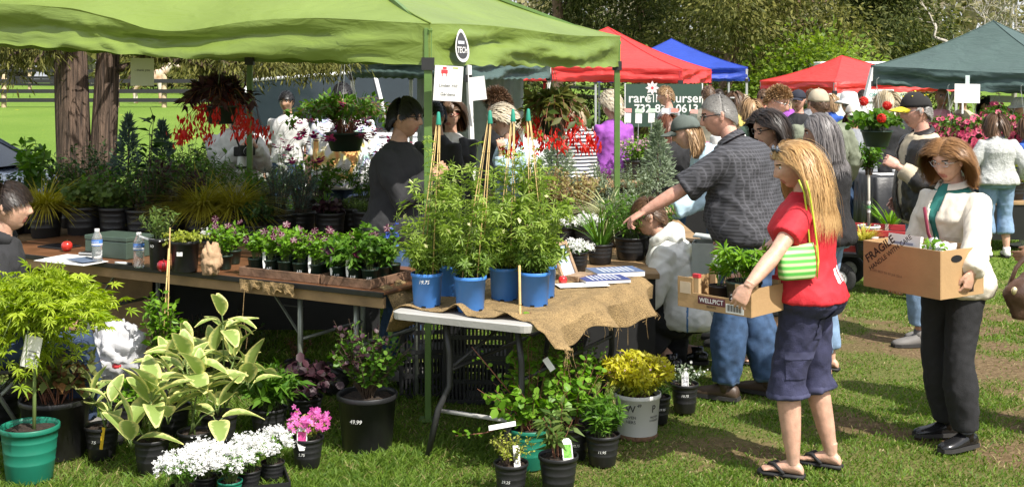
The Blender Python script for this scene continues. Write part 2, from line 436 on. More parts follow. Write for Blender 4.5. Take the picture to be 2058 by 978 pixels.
def lawn():
    rng = np.random.default_rng(5); n = 380000
    y = 5.2 + 9.0 * rng.uniform(0, 1, n) ** 1.7; x = rng.uniform(-.52, .60, n) * y
    d = dirt_mask(x, y); thin = .35 + .65 * smoothstep(.25, .5, fbm(x * 2.2, y * 2.2, 40, 3))
    keep = rng.uniform(0, 1, n) < (1 - .93 * d) * thin
    # under the stalls the turf is thin
    x, y = x[keep], y[keep]; n = len(x)
    z = np.zeros(n) - .014; P = np.stack([x, y, z], 1)
    cl = fbm(x * 1.6, y * 1.6, 77, 3); tuft = smoothstep(.52, .7, cl) * (1 - smoothstep(-.2, 1.2, x))
    h = (.02 + .034 * rng.uniform(0, 1, n) ** 1.5 + .05 * tuft * rng.uniform(.2, 1, n)) * (.66 + .5 * (1 - smoothstep(-1.5, .6, x)))
    lean = unit(rng.normal(0, 1, (n, 3)) * np.array([1, 1, 0]) + np.array([0.2, 0, 0])); D = unit(np.array([0, 0, 1.0]) + lean * rng.uniform(.2, 1.3, (n, 1)))
    w = (.0022 + .0016 * rng.uniform(0, 1, n)) * (y / 6) ** .8
    X = unit(np.cross(D, rnd(rng, n))); tipd = unit(D + lean * .5 - np.array([0, 0, .15]))
    M1 = P + D * (h * .6)[:, None]; tip = M1 + tipd * (h * .5)[:, None]; X = X * w[:, None]
    V = np.stack([P - X, P + X, M1 + X * .8, M1 - X * .8, tip], 1).reshape(-1, 3); b = (np.arange(n) * 5)[:, None]
    dry = rng.uniform(0, 1, n) < .05 + .22 * smoothstep(.1, .6, dirt_mask(x, y)); mi = np.where(dry, 1, 0)
    me = npmesh('grass', [(V, b + np.array([[0, 1, 2, 3]]), 0), (np.zeros((0, 3)), b - 5 * n + np.array([[3, 2, 4]]), 0)], [leafmat('grass_blade', (.07, .145, .016), (.19, .29, .038), .4, .55, .3), leafmat('grass_dry', (.30, .25, .10), (.42, .36, .17), .3)])
    me.polygons.foreach_set('material_index', np.concatenate([mi, mi]).astype(np.int32))
    tag(link('grass', me), 'short trodden spring grass covering the market lawn', 'grass', None, 'stuff')
lawn()

# ------------------------------------------------------------------ trees
BARK = mat('cedar_bark', (.15, .095, .06), .9, .35, 9, .25, 30)
def bark_material():
    m = bpy.data.materials.new('stringy_bark'); m.use_nodes = True; N, L = m.node_tree.nodes, m.node_tree.links; b = N['Principled BSDF']
    b.inputs['Roughness'].default_value = .9; tc = N.new('ShaderNodeTexCoord'); mp = N.new('ShaderNodeMapping'); mp.inputs['Scale'].default_value = (14, 14, .9)
    no = N.new('ShaderNodeTexNoise'); no.inputs['Scale'].default_value = 3; no.inputs['Detail'].default_value = 8; no.inputs['Distortion'].default_value = .3
    L.new(tc.outputs['Object'], mp.inputs[0]); L.new(mp.outputs[0], no.inputs[0])
    cr = N.new('ShaderNodeValToRGB'); e = cr.color_ramp.elements; e[0].position = .35; e[0].color = (.03, .02, .014, 1); e[1].position = .68; e[1].color = (.19, .125, .088, 1)
    L.new(no.outputs[0], cr.inputs[0]); L.new(cr.outputs[0], b.inputs['Base Color'])
    bp = N.new('ShaderNodeBump'); bp.inputs['Strength'].default_value = 1; bp.inputs['Distance'].default_value = .06; L.new(no.outputs[0], bp.inputs['Height']); L.new(bp.outputs[0], b.inputs['Normal'])
    return m
BARKS = bark_material()
CEDAR = leafmat('cedar_leaf', (.035, .055, .014), (.13, .14, .035), .25, .6, .2)
CEDAR2 = leafmat('cedar_leaf_olive', (.065, .078, .018), (.21, .20, .05), .25, .6, .2)
SPRING = leafmat('spring_leaf', (.10, .17, .018), (.24, .33, .04), .45)
OLIVE = leafmat('olive_twig', (.17, .15, .07), (.34, .31, .15), .3)  # lightened for distance haze in the woodland

def limb(rng, a, b, r0, r1, k=7, wob=.08):
    a, b = np.array(a, float), np.array(b, float); t = np.linspace(0, 1, k)[:, None]; L_ = np.linalg.norm(b - a)
    p = a + (b - a) * t + rng.normal(0, wob * L_, (k, 3)) * np.sin(t * PI) * .5
    return p, np.linspace(r0, r1, k)

def sprays(rng, C, rad, n, size, droop=.5, flat=.6):
    """drooping twig sprays scattered in clumps round points C"""
    i = rng.integers(0, len(C), n); o = rng.normal(0, 1, (n, 3)) * np.array([1, 1, flat]) * rad * .5
    P = C[i] + o; D = unit(o * .9 + rng.normal(0, .35, (n, 3)) * rad - np.array([0, 0, droop * rad]))
    return P, D, size * rng.uniform(.5, 1.25, n)

def cedar(name, label, base, H, rad, z0, n, leafm, seed, lean=0, group=None, nb=26, sz=.17, trunk_r=.22, clump=.75):
    rng = np.random.default_rng(seed); t = thing(name, label, 'tree', base, 0, group); mb = MB()
    p, r = limb(rng, (0, 0, -.1), (lean, 0, H), trunk_r, .05, 9, .015); mb.tube(p, r, 9)
    mb.build('trunk', BARK, t, True)
    cl = []; lb = MB()
    for i in range(nb):
        h = z0 + (H - z0) * (i + rng.uniform(0, 1)) / nb; a = rng.uniform(0, 2 * PI); L_ = rad * (1 - .62 * ((h - z0) / (H - z0)) ** 1.4) * rng.uniform(.55, 1.1)
        s = np.array([lean * h / H, 0, h]); e = s + np.array([math.cos(a) * L_, math.sin(a) * L_, rng.uniform(-.25, .35) * L_])
        q, rr = limb(rng, s, e, .05, .012, 6, .12); lb.tube(q, rr, 5)
        for f in (.35, .55, .75, .9, 1.05):
            c = s + (e - s) * f + rng.normal(0, .12 * L_, 3) * .7; cl.append(c)
            for _ in range(2): cl.append(c + rng.normal(0, clump * .7, 3) * np.array([1, 1, .6]))
    lb.build('limb', BARK, t, True)
    cl = np.array(cl); n = int(n * 2.3); P, D, S = sprays(rng, cl, clump, n, sz)
    foliage('crown', [inst(T_DIA, P, D, rnd(rng, n), S, 0, .8)], leafm, t)
    return t

cedar('cedar_tree', 'dark cedar tree rising just behind the red canopy peak', gp(1120, 34), 9, 3.4, .9, 16000, CEDAR, 1)
cedar('cedar_tree', 'tall cedar tree with a bare crooked limb behind the blue canopy', gp(1290, 37), 10, 3.6, .8, 17000, CEDAR, 2)
cedar('cedar_tree', 'broad olive cedar tree drooping beside the blue canopy corner', gp(1455, 31), 8.5, 3.1, .5, 19000, CEDAR2, 3, .5)
cedar('cedar_tree', 'dark cedar tree behind the second red canopy', gp(1765, 38), 5.2, 2.8, .6, 16000, CEDAR, 4)
cedar('cedar_tree', 'cedar tree in shade between the olive cedar and the second red canopy', gp(1600, 42), 10, 3.8, .6, 15000, CEDAR, 5)
cedar('cedar_tree', 'dark cedar tree behind the green market canopy by the far fence', gp(640, 47), 7, 4.2, .6, 9000, CEDAR2, 6)
cedar('cedar_tree', 'olive cedar tree at the meadow edge behind the pony', gp(420, 60), 7, 5, .3, 9000, CEDAR2, 8, sz=.3)

def broad(name, label, base, H, rad, z0, n, leafm, seed, sz=.2, bare=False, flat=.8, bark=BARK):
    """deciduous tree: forked limbs, leaf clumps (or bare twigs)"""
    rng = np.random.default_rng(seed); t = thing(name, label, 'tree', base, 0); mb = MB(); tips = []
    def grow(p, d, L_, r, depth):
        e = p + d * L_; q, rr = limb(rng, p, e, r, r * .62, 5, .12); mb.tube(q, rr, 5 if depth < 3 else 3, cap=False)
        tips.append(e)
        if depth == 0: return
        for _ in range(int(rng.integers(2, 4))):
            nd = unit(d + rng.normal(0, .48, 3) + np.array([0, 0, .12])); grow(q[int(rng.integers(2, 5))], nd, L_ * rng.uniform(.6, .85), r * .6, depth - 1)
    grow(np.array([0, 0, -.1]), np.array([rng.normal(0, .1), 0, 1.0]), z0, .035 * H * .4, 6 if bare else 4)
    mb.build('trunk', bark, t, True); C = np.array(tips)
    if n:
        P, D, S = sprays(rng, C, rad, n, sz, .15, flat); foliage('crown', [inst(T_OVATE, P, D, up_vec(rng, n, .8), S)], leafm, t)
    return t
GREYBARK = mat('grey_bark', (.36, .33, .28), .9, .2, 6, .1, 20)
broad('young_tree', 'bright spring green young tree in front of the cedars', gp(1590, 29), 4.2, .8, 1.1, 6000, SPRING, 12, .16)
broad('young_tree', 'yellowish green young tree left of the dark green canopy peak', gp(1800, 44), 6, 1.0, 1.6, 6000, leafmat('spring_olive', (.15, .16, .025), (.28, .27, .06), .4), 13, .2)
broad('bare_tree', 'pale grey leafless tree leaning behind the dark green canopy', gp(1905, 36), 9, .6, 2.6, 700, OLIVE, 14, .14, True, bark=GREYBARK)
broad('bare_tree', 'leafless pale tree at the upper edge beside the canopy ridge', gp(2040, 39), 9, .6, 2.4, 700, OLIVE, 15, .14, True, bark=GREYBARK)
broad('bare_tree', 'thin bare tree with budding twigs above the second red canopy', gp(1830, 40), 9, .7, 2.2, 1200, OLIVE, 16, .16, True, bark=GREYBARK)

def woodland():
    rng = np.random.default_rng(3); bl = []; n = 46
    for i in range(n):
        d = rng.uniform(78, 105); x = (i / (n - 1) * 1.5 - .75) * d; H = rng.uniform(7, 13); g = gz(x, d)
        k = 1100; u = unit(rnd(rng, k)); rr = rng.uniform(.4, 1, k)[:, None] ** .5
        P = np.array([x, d, g + H * .5]) + u * rr * np.array([H * .33, H * .33, H * .5]); bl.append(inst(T_OVATE, P, rnd(rng, k), rnd(rng, k), rng.uniform(.35, .9, k), int(rng.integers(0, 3)), 1.2))
        C = shoots(rng, 9, .3, H, H * .3, 6, .5, c=(x, d, g)); bl.append(stem_blocks(C, .13, 3))
    tag(foliage('woodland', bl, [OLIVE, CEDAR2, leafmat('wood_brown', (.20, .17, .12), (.34, .30, .2), .2), GREYBARK], None), 'hazy olive and brown woodland beyond the meadow', 'woodland')  # distance haze is painted in as paler leaf colours
woodland()

def near_cedar():
    rng = np.random.default_rng(9); base = gp(176, 12.0)
    t = thing('cedar_tree', 'old cedar with two reddish brown trunks beside the green canopy', 'tree', base); g = base.z
    def trunk(xa, wa, xb, wb, nm):
        k = 26; n = 40; rs = []
        for i in range(k):
            z = -.15 + 3.6 * i / (k - 1); f = z / 2.2; x = xa + (xb - xa) * f; w = (wa + (wb - wa) * f) * (1 + .35 * max(0, .35 - z))
            rs.append([Vector((x + w * math.cos(a) * (1 + .07 * math.sin(5 * a + z * 1.1) + .035 * math.sin(17 * a + z) + .02 * math.sin(29 * a - z * 2)), w * math.sin(a) * (1 + .07 * math.sin(4 * a + 1)), z)) for a in (2 * PI * j / n for j in range(n))])
        MB().rings(rs).build(nm, BARKS, t, True)
    trunk(-.10, .175, -.17, .15, 'trunk'); trunk(.10, .15, .21, .105, 'trunk')
    # limbs: some stick out under the canopy edge
    cl = []; lb = MB()
    ends = [(at(20, 112, 11.2), 7), (at(70, 125, 11.0), 5), (at(-60, 90, 11.4), 9), (at(300, 100, 11.8), 3), (at(420, 112, 11.5), 4), (at(540, 118, 11.3), 7), (at(640, 122, 11.6), 8), (at(715, 126, 11.6), 7), (at(600, 100, 11.8), 7), (at(480, 95, 11.7), 6), (at(760, 110, 11.9), 5)]
    for e, m in ends:
        e = np.array(e - base); s = np.array([0.1 if e[0] > 0 else -.1, 0, 2.0 + rng.uniform(0, .5)]); q, rr = limb(rng, s, e, .05, .012, 9, .1)
        lb.tube(q, rr, 5)
        for f in (.65, .8, .92, 1): 
            for _ in range(m // 2): cl.append(q[int(f * 8)] + rng.normal(0, .14, 3) * np.array([1.3, 1, .45]))
    for i in range(46):     # the crown above the canopy
        a = rng.uniform(0, 2 * PI); h = rng.uniform(2.7, 6.5); L_ = rng.uniform(.8, 2.6) * (1 - .5 * (h - 2.7) / 4)
        cl.append(np.array([math.cos(a) * L_ - .4, math.sin(a) * L_ + .6, h]))
        if i % 3 == 0: q, rr = limb(rng, (0, 0, h - .4), cl[-1], .05, .01, 6, .1); lb.tube(q, rr, 5)
    lb.build('limb', BARKS, t, True); cl = np.array(cl); n = 15000
    low = cl[:, 2] < 2.6; A, B = cl[low], cl[~low]
    P, D, S = sprays(rng, A, .20, 6500, .085, .9); P2, D2, S2 = sprays(rng, B, .8, 9000, .26, .5)
    foliage('crown', [inst(T_DIA, P, D, rnd(rng, len(P)), S, 0, .5), inst(T_DIA, P2, D2, rnd(rng, len(P2)), S2)], CEDAR2, t)
near_cedar()

# ------------------------------------------------------------------ paddock fences
POST = mat('fence_post_wood', (.50, .38, .24), .9, .25, 8, .1, 40); RAIL = mat('fence_rail_black', (.018, .018, .02), .7, .2)
def fence(label, pts, h, rails, w=.09):
    t = thing('paddock_fence', label, 'fence', pts[0])
    o = pts[0]; pm = None
    for p in pts:
        mb = MB(); q = p - o; mb.lathe([(w, -.3), (w, h - .03), (w * .8, h), (.001, h + .01)], 8, q); mb.build('post', POST, t, True)
    for a, b in zip(pts[:-1], pts[1:]):
        for rz in rails:
            mb = MB(); mb.bar(a - o + Vector((0, -.11, rz)), b - o + Vector((0, -.11, rz)), .04, .13); r_ = mb.build('rail', RAIL, t)
    return t
fence('near paddock fence with round posts and three black rails', [gp(x, 40) for x in (-220, -105, 8, 235, 330, 430, 520, 610)], 1.08, (.22, .52, .86))
fence('far paddock fence with black rails and tan posts crossing the meadow', [gp(x, 62 - (x + 100) * .008) for x in (-100, 60, 130, 200, 270, 400, 480, 565, 690, 742, 790, 870, 960, 1100, 1240)], 1.15, (.3, .65, 1.0), .1)

# ------------------------------------------------------------------ market canopies
def cloth_mat(name, col, trans=.3, rough=.45, streak=.5):
    m = mat(name, col, rough, .1, 2.2, 0, 1, trans=trans)
    N, L = m.node_tree.nodes, m.node_tree.links; b = N['Principled BSDF']; tc = N['Texture Coordinate']
    mp = N.new('ShaderNodeMapping'); mp.inputs['Scale'].default_value = (1.6, 1.6, 5); no = N.new('ShaderNodeTexNoise'); no.inputs['Scale'].default_value = 2.3; no.inputs['Detail'].default_value = 4; no.inputs['Distortion'].default_value = 1.2
    L.new(tc.outputs['Object'], mp.inputs[0]); L.new(mp.outputs[0], no.inputs[0])
    bp = N.new('ShaderNodeBump'); bp.inputs['Strength'].default_value = streak; bp.inputs['Distance'].default_value = .08; L.new(no.outputs[0], bp.inputs['Height']); L.new(bp.outputs[0], b.inputs['Normal'])
    return m

def cloth_grid(P, n, m):
    V = [P(i / n, j / m) for j in range(m + 1) for i in range(n + 1)]
    F = [(j * (n + 1) + i, j * (n + 1) + i + 1, (j + 1) * (n + 1) + i + 1, (j + 1) * (n + 1) + i) for j in range(m) for i in range(n)]
    return V, F

def canopy(name, label, C, val, peak, m, legm, seed=0, legs=(0, 1, 2, 3), eave=None, sag=.1, wr=.012, feet=None, leg_r=.022, res=30):
    """C: four corners at the foot of the valance (a ring), peak: top of the roof"""
    C = [Vector(c) for c in C]; peak = Vector(peak); o = Vector((peak.x, peak.y, 0)); t = thing(name, label, 'canopy', o)
    eave = eave or (lambda e, s: 0.0)
    def edge(e, s):
        a, b = C[e], C[(e + 1) % 4]; p = a.lerp(b, s); return p
    def wn_(p, k): return noise.noise(Vector((p.x * k, p.y * k, p.z * k * 2.5 + seed)))
    mid = (C[0] + C[1] + C[2] + C[3]) / 4
    for e in range(4):
        out = (C[e] + C[(e + 1) % 4]) / 2 - mid; out.z = 0; out.normalize()
        def roof(s, r):
            p = edge(e, s) + Vector((0, 0, val + eave(e, s) * (1 - r) ** 3)); q = p.lerp(peak, r)
            q.z -= sag * 4 * r * (1 - r) * (1 - .25 * math.sin(PI * s))
            k = math.sin(PI * s) * (1 - r) ** .5
            q.z += k * wr * (2.0 * wn_(q, 1.3) + 1.2 * wn_(q, 4)); return q - o
        V, F = cloth_grid(roof, res, res // 2); mb = MB(); mb.add(V, F); mb.build('roof_panel', m, t, True)
        def skirt(s, r):
            p = edge(e, s) + Vector((0, 0, val + eave(e, s))); p.z -= r * (val + eave(e, s) * (1 - .25 * r)) - 0 * r
            q = edge(e, s) + Vector((0, 0, 1.0)); k = min(1, 8 * s, 8 * (1 - s)) 
            f = (.030 * math.sin(r * 8.5 + 6 * wn_(q, .8) + s * 5) + .05 * wn_(p * 1.0 + Vector((0, 0, seed)), 1.7) + .04 * wn_(Vector((p.x * .5, p.y * .5, p.z * 5)), 4)) * k * min(1, r * 2.5) * (wr / .010)
            p += out * (f + .015 * k - .05 * k * math.sin(PI * r) * abs(eave(e, s)) * 6); p.z += .006 * k * r * math.sin(s * 90 + seed)
            return p - o
        V, F = cloth_grid(skirt, res * 3, 10); mb = MB(); mb.add(V, F); mb.build('valance', m, t, True)
    sm_ = MB()
    for e in range(4):
        sm_.tube([(C[e] + Vector((0, 0, val + eave(e, 0)))).lerp(peak, r / 12) - Vector((0, 0, sag * 4 * r / 12 * (1 - r / 12) - .004)) - o for r in range(13)], .006, 5)
    sm_.build('ridge_seam', m, t, True)
    for i in legs:
        c = C[i]; inn = (mid - c); inn.z = 0; inn.normalize(); top = c + inn * .03 + Vector((0, 0, val * .9)); ft = Vector((top.x, top.y, gz(top.x, top.y)))
        if feet and i in feet: ft = Vector(feet[i])
        mb = MB(); mid_ = top.lerp(ft, .52); mb.bar(top - o, mid_ - o, leg_r * 2); mb.bar(mid_ - o - Vector((0, 0, -.05)), ft - o, leg_r * 1.6)
        l = mb.build('leg', legm, t, bev=.003); mb = MB(); mb.box(ft - o + Vector((0, 0, .004)), (.1, .1, .008)); mb.build('foot_plate', legm, l)
        mb = MB(); mb.box(top - o - Vector((0, 0, val * .9 - .03)) + Vector((0, 0, -.02)), (leg_r * 3.2, leg_r * 3.2, .07)); mb.build('bracket', mat('bracket_plastic', (.02, .02, .02), .5), l)
    # scissor truss under the roof
    mb = MB()
    for e in range(4):
        a, b = C[e] + Vector((0, 0, val * .75)), C[(e + 1) % 4] + Vector((0, 0, val * .75)); a = a.lerp(mid + Vector((0, 0, val * .75)), .07); b = b.lerp(mid + Vector((0, 0, val * .75)), .07)
        for h in range(2):
            p, q = a.lerp(b, h * .5), a.lerp(b, h * .5 + .5); dz = Vector((0, 0, .17)); mb.bar(p - o, q - o - dz * 0.8, .02, .012); mb.bar(p - dz * .8 - o, q - o, .02, .012)
        mb.bar(C[e] + Vector((0, 0, val * .8)) - o, peak - Vector((0, 0, .12)) - o, .022)
    mb.build('truss', legm, t)
    return t, o

LIME = cloth_mat('lime_canopy_cloth', (.205, .285, .055), .22, .42, .2)
GREENLEG = mat('green_painted_leg', (.10, .18, .045), .35, .1)
REDC = cloth_mat('red_canopy_cloth', (.72, .055, .05), .24, .5, .3)
BLUEC = cloth_mat('blue_canopy_cloth', (.035, .085, .52), .35, .5, .3)
DKGREEN = cloth_mat('dark_green_canopy_cloth', (.075, .12, .108), .2, .5, .35)
WHITELEG = mat('white_painted_leg', (.75, .74, .70), .4, .06)
REDLEG = mat('red_painted_leg', (.5, .03, .04), .4, .08)
GREYLEG = mat('grey_steel_leg', (.45, .46, .46), .4, .08, metal=.3)

A = at(865, 132, 6.7); B = at(1247, 135, 9.4); Cc = at(-175, 84, 8.1); Dd = B + (Cc - A); Dd = Vector(at(500, 125, 9.9))
def lime_eave(e, s):
    if e != 3: return 0.012 * math.sin(7 * s)
    # edge from the far-left corner to the near corner: a deep sag between the two
    d = .05 * (1 - s) - .12 * math.exp(-((s - .54) / .14) ** 2)
    return d
lime, lime_o = canopy('lime_canopy', 'large lime green pop-up canopy over the potted plant stall', [A, B, Dd, Cc], .235, (-1.40, 8.3, 3.08), LIME, GREENLEG, 2, (0, 1, 2), lime_eave, .10, .0085, res=60)
red1, red1_o = canopy('red_canopy', 'red pop-up canopy with the nursery banner under it', [at(1370, 168, 17), at(1430, 166, 19.8), Vector((.55, 20.7, 1.87)), Vector((-.43, 17.9, 1.9))], .21, at(1222, 55, 18.9), REDC, REDLEG, 5, (0, 1, 2, 3), None, .06)
blue, _ = canopy('blue_canopy', 'blue pop-up canopy behind the red one', [at(1503, 163, 24), Vector((4.9, 26.9, 1.87)), Vector((1.95, 27.0, 1.86)), at(1195, 166, 24.1)], .27, at(1350, 78, 25.5), BLUEC, GREYLEG, 7, (0, 1, 2, 3), None, .05)
red2, _ = canopy('red_canopy', 'smaller low red pop-up canopy between the blue and dark green ones', [at(1677, 188, 20), Vector((7.8, 20.9, 1.70)), Vector((6.8, 23.5, 1.74)), at(1527, 184, 22.4)], .2, at(1692, 112, 21.7), REDC, GREYLEG, 9, (0, 1, 2, 3), None, .05)
Lc = at(1750, 170, 15.5)
dkg, _ = canopy('dark_green_canopy', 'dark green pop-up canopy at the right with a white sign on its edge', [Lc, at(2165, 196, 13.6), Vector((8.2, 15.7, 1.78)), Vector((6.3, 17.6, 1.80))], .24, at(1996, 42, 15.5), DKGREEN, WHITELEG, 11, (0, 1, 2, 3), None, .06, feet={0: gp(1676, 15.3)}, leg_r=.026)
tl, tl_o = canopy('dark_green_canopy', 'dark green canopy with grey sidewall half hidden behind the lime stall', [at(942, 160, 11.4), at(1108, 158, 14), Vector((-1.3, 15.3, 1.93)), Vector((-1.75, 12.9, 1.93))], .2, (-.75, 13.4, 2.75), DKGREEN, WHITELEG, 13, (0, 1, 2, 3), None, .05, feet={0: gp(958, 11.3)})
mb = MB(); a0, a1 = at(838, 150, 14.6), at(1052, 158, 14.3)
def wall_(s, r):
    p = a0.lerp(a1, s); p.z = 1.95 - 1.85 * r + .02 * math.sin(s * 20); p.y += .05 * math.sin(s * 23 + r * 3) + .03 * math.sin(s * 51); return p - tl_o
V, F = cloth_grid(wall_, 60, 10); mb.add(V, F); mb.build('sidewall', mat('grey_sidewall', (.30, .33, .30), .5, .08, trans=.3), tl, True)

# ------------------------------------------------------------------ people
def rx(a): return Matrix.Rotation(a, 3, 'X')
def ry(a): return Matrix.Rotation(a, 3, 'Y')
def rzm(a): return Matrix.Rotation(a, 3, 'Z')

def remesh(mb, voxel, smooth=4, name='skin'):
    me = mb.mesh('tmp'); o = bpy.data.objects.new('tmp', me); COL.objects.link(o)
    m = o.modifiers.new('r', 'REMESH'); m.mode = 'VOXEL'; m.voxel_size = voxel; m.adaptivity = 0
    if smooth: s = o.modifiers.new('s', 'SMOOTH'); s.factor = .5; s.iterations = smooth
    dg = bpy.context.evaluated_depsgraph_get(); out = bpy.data.meshes.new_from_object(o.evaluated_get(dg))
    bpy.data.objects.remove(o); bpy.data.meshes.remove(me)
    V = np.empty(len(out.vertices) * 3, np.float32); out.vertices.foreach_get('co', V); V = V.reshape(-1, 3).astype(float)
    Nn = np.empty(len(out.vertices) * 3, np.float32); out.vertices.foreach_get('normal', Nn); Nn = Nn.reshape(-1, 3).astype(float)
    F = np.empty(len(out.loops), np.int32); out.loops.foreach_get('vertex_index', F)
    tot = np.empty(len(out.polygons), np.int32); out.polygons.foreach_get('loop_total', tot)
    if (tot == 4).all(): F = F.reshape(-1, 4)
    else:
        FF = [tuple(p.vertices) for p in out.polygons]; F = np.array([f if len(f) == 4 else (f + (f[-1],))[:4] for f in FF])
    bpy.data.meshes.remove(out)
    return V, F, Nn

def folds(V, Nn, amp, seed, k=1.0):
    """cloth folds: ridged noise pushed along the normals"""
    x, y, z = V[:, 0], V[:, 1], V[:, 2]
    f = fbm((x + y * .7) * 8 * k + seed, z * 5 * k + (x - y) * 3, seed, 2) - .5
    g = 1 - abs(fbm((x - y * .6) * 6 * k + z * 7 * k + seed * 3, z * 3 * k - x * 8 * k, seed + 9, 3) * 2 - 1)
    g2 = 1 - abs(fbm((x + y) * 13 * k + z * 10 * k, z * 9 * k - (x - y) * 7 * k + seed, seed + 31, 2) * 2 - 1)
    d = amp * (1.1 * f + .9 * (g - .6) + .45 * (g2 ** 2 - .5))
    return V + Nn * d[:, None]

def patch(I, garment, name, m, fn, off=.003):
    """a pocket, hem or print: the garment's own faces where fn(x, y, z) holds, raised a little (body metres)"""
    g = [c for c in I['t'].children if c.name.split('.')[0] == garment][0]; me = g.data; n = len(me.vertices)
    V = np.empty(n * 3, np.float32); me.vertices.foreach_get('co', V); V = V.reshape(-1, 3).astype(float); N_ = np.empty(n * 3, np.float32); me.vertices.foreach_get('normal', N_); N_ = N_.reshape(-1, 3)
    F = np.array([tuple(p.vertices) for p in me.polygons if len(p.vertices) == 4]); c = V[F].mean(1); ok = fn(c[:, 0], c[:, 1], c[:, 2])
    if not ok.any(): return
    u, F2 = np.unique(F[ok], return_inverse=True); return link(name, npmesh(name, [((V + N_ * off)[u], F2.reshape(-1, 4), 0)], m, True), g)

def ik(a, t, l1, l2, hint):
    d = t - a; L_ = min(d.length, (l1 + l2) * .999); t = a + d.normalized() * L_; dn = d.normalized()
    x = (l1 * l1 - l2 * l2 + L_ * L_) / (2 * L_); h = math.sqrt(max(0, l1 * l1 - x * x)); hv = hint - dn * dn.dot(hint)
    hv = hv.normalized() if hv.length > 1e-5 else dn.orthogonal().normalized()
    return a + dn * x + hv * h, t

def head_pt(d, p):
    """head surface in direction d: face forward +y"""
    x, y, z = d[..., 0], d[..., 1], d[..., 2]
    jaw = np.clip(-z, 0, 1); wx = .077 * (1 - .30 * jaw ** 1.6); by = np.where(y > 0, .094 - .006 * jaw, .100 - .035 * jaw); cz = np.where(z > 0, .118, .120)
    X, Y, Z = wx * x * p.get('hw', 1), by * y, cz * z
    front = np.clip(y, 0, 1) ** .5
    flat = np.where(y > 0, .004 * np.clip(1 - abs(X) / .05, 0, 1), 0); Y = Y + flat
    def g(cx, czz, sx, sz): return np.exp(-((X - cx) / sx) ** 2 - ((Z - czz) / sz) ** 2) * front
    nl = p.get('nose', 1)
    for sg in (-1, 1):
        Y -= .013 * g(sg * .031, .010, .017, .013); Y += .006 * g(sg * .030, .028, .022, .008); Y += .006 * g(sg * .045, -.022, .022, .02)
        Y += .007 * nl * g(sg * .012, -.036, .007, .007)
    t = np.clip((.018 - Z) / .056, 0, 1); ridge = np.where((Z < .022) & (Z > -.048), t ** 1.1 * np.clip((Z + .048) / .012, 0, 1), 0)
    Y += nl * .027 * ridge * np.exp(-(X / .0105) ** 2) * front
    Y += .006 * g(0, -.062, .020, .006) + .006 * g(0, -.075, .017, .006) - .004 * g(0, -.0685, .022, .0035) - .004 * g(0, -.086, .02, .006)
    Y += .010 * g(0, -.104, .022, .016)
    return np.stack([X, Y, Z], -1)

def ring_pts(c, ax, ay, rx_, ry_, n=18, e=2.4):
    out = []
    for j in range(n):
        a = 2 * PI * j / n; ca, sa = math.cos(a), math.sin(a)
        out.append(c + ax * (rx_ * math.copysign(abs(ca) ** (2 / e), ca)) + ay * (ry_ * math.copysign(abs(sa) ** (2 / e), sa)))
    return out

M_TORSO = [(.86, .150, .10), (.92, .172, .118), (.98, .172, .120), (1.06, .160, .112), (1.14, .154, .108), (1.22, .160, .112), (1.30, .170, .118), (1.36, .172, .112), (1.41, .150, .096), (1.445, .105, .078), (1.475, .072, .064), (1.495, .060, .058)]
F_TORSO = [(.86, .155, .105), (.92, .182, .128), (.98, .180, .124), (1.06, .158, .106), (1.14, .142, .098), (1.22, .145, .104), (1.30, .151, .120), (1.36, .150, .108), (1.41, .128, .088), (1.445, .090, .070), (1.475, .062, .058), (1.495, .054, .052)]

HANDS = {   # per finger (index..little): three joint bends, then thumb
    'relaxed': [(18, 25, 15), (22, 30, 18), (26, 34, 20), (30, 36, 22)],
    'grip': [(48, 62, 35), (52, 66, 38), (56, 68, 40), (58, 70, 40)],
    'cup': [(28, 34, 22), (30, 36, 24), (32, 38, 26), (34, 40, 26)],
    'point': [(6, 8, 5), (24, 34, 20), (38, 48, 26), (46, 54, 30)],
    'flat': [(6, 8, 6), (6, 8, 6), (8, 10, 6), (10, 12, 8)],
}
def hand_mb(mb, W, fd, pn, right, pose, k=1.0):
    """a hand from the wrist: palm, four jointed fingers, thumb from the palm's side"""
    fd = fd.normalized(); pn = (pn - fd * fd.dot(pn)).normalized(); th = fd.cross(pn) * (1 if right else -1)
    def P(x, y, z): return W + th * (x * k) + pn * (y * k) + fd * (z * k)
    rs = []
    for z, w, d in ((-.03, .026, .019), (0, .027, .018), (.025, .033, .017), (.055, .040, .016), (.082, .041, .013), (.092, .038, .010)):
        rs.append([P(w * math.cos(a), d * math.sin(a), z) for a in (2 * PI * j / 12 for j in range(12))])
    mb.rings(rs)
    for i, (x, L_, r) in enumerate(((.0305, .072, .0088), (.0105, .080, .0090), (-.0105, .074, .0086), (-.0300, .058, .0078))):
        ang = 0; p = np.array([x, 0.0, .084]); pts = [P(*(p - np.array([0, 0, .012])))] ; rr = [r * k]; pts.append(P(*p)); rr.append(r * k); fan = x * 1.6
        for b, s in zip(HANDS[pose][i], (.46, .30, .24)):
            ang += R(b); p = p + np.array([fan * s * L_ * 2, math.sin(ang) * s * L_, math.cos(ang) * s * L_]); pts.append(P(*p)); rr.append(r * k * (.92 if s > .3 else .84))
        rr[-1] = r * k * .62; mb.tube(pts, rr, 8)
    cl = {'grip': .8, 'cup': .5, 'point': .5}.get(pose, .25)
    t = [P(.022, .002, .012), P(.036, .008 + .004 * cl, .034), P(.050 - .012 * cl, .012 + .016 * cl, .058), P(.056 - .026 * cl, .014 + .026 * cl, .082), P(.057 - .034 * cl, .014 + .032 * cl, .094)]
    mb.tube(t, [.014 * k, .0125 * k, .0105 * k, .0092 * k, .006 * k], 8)

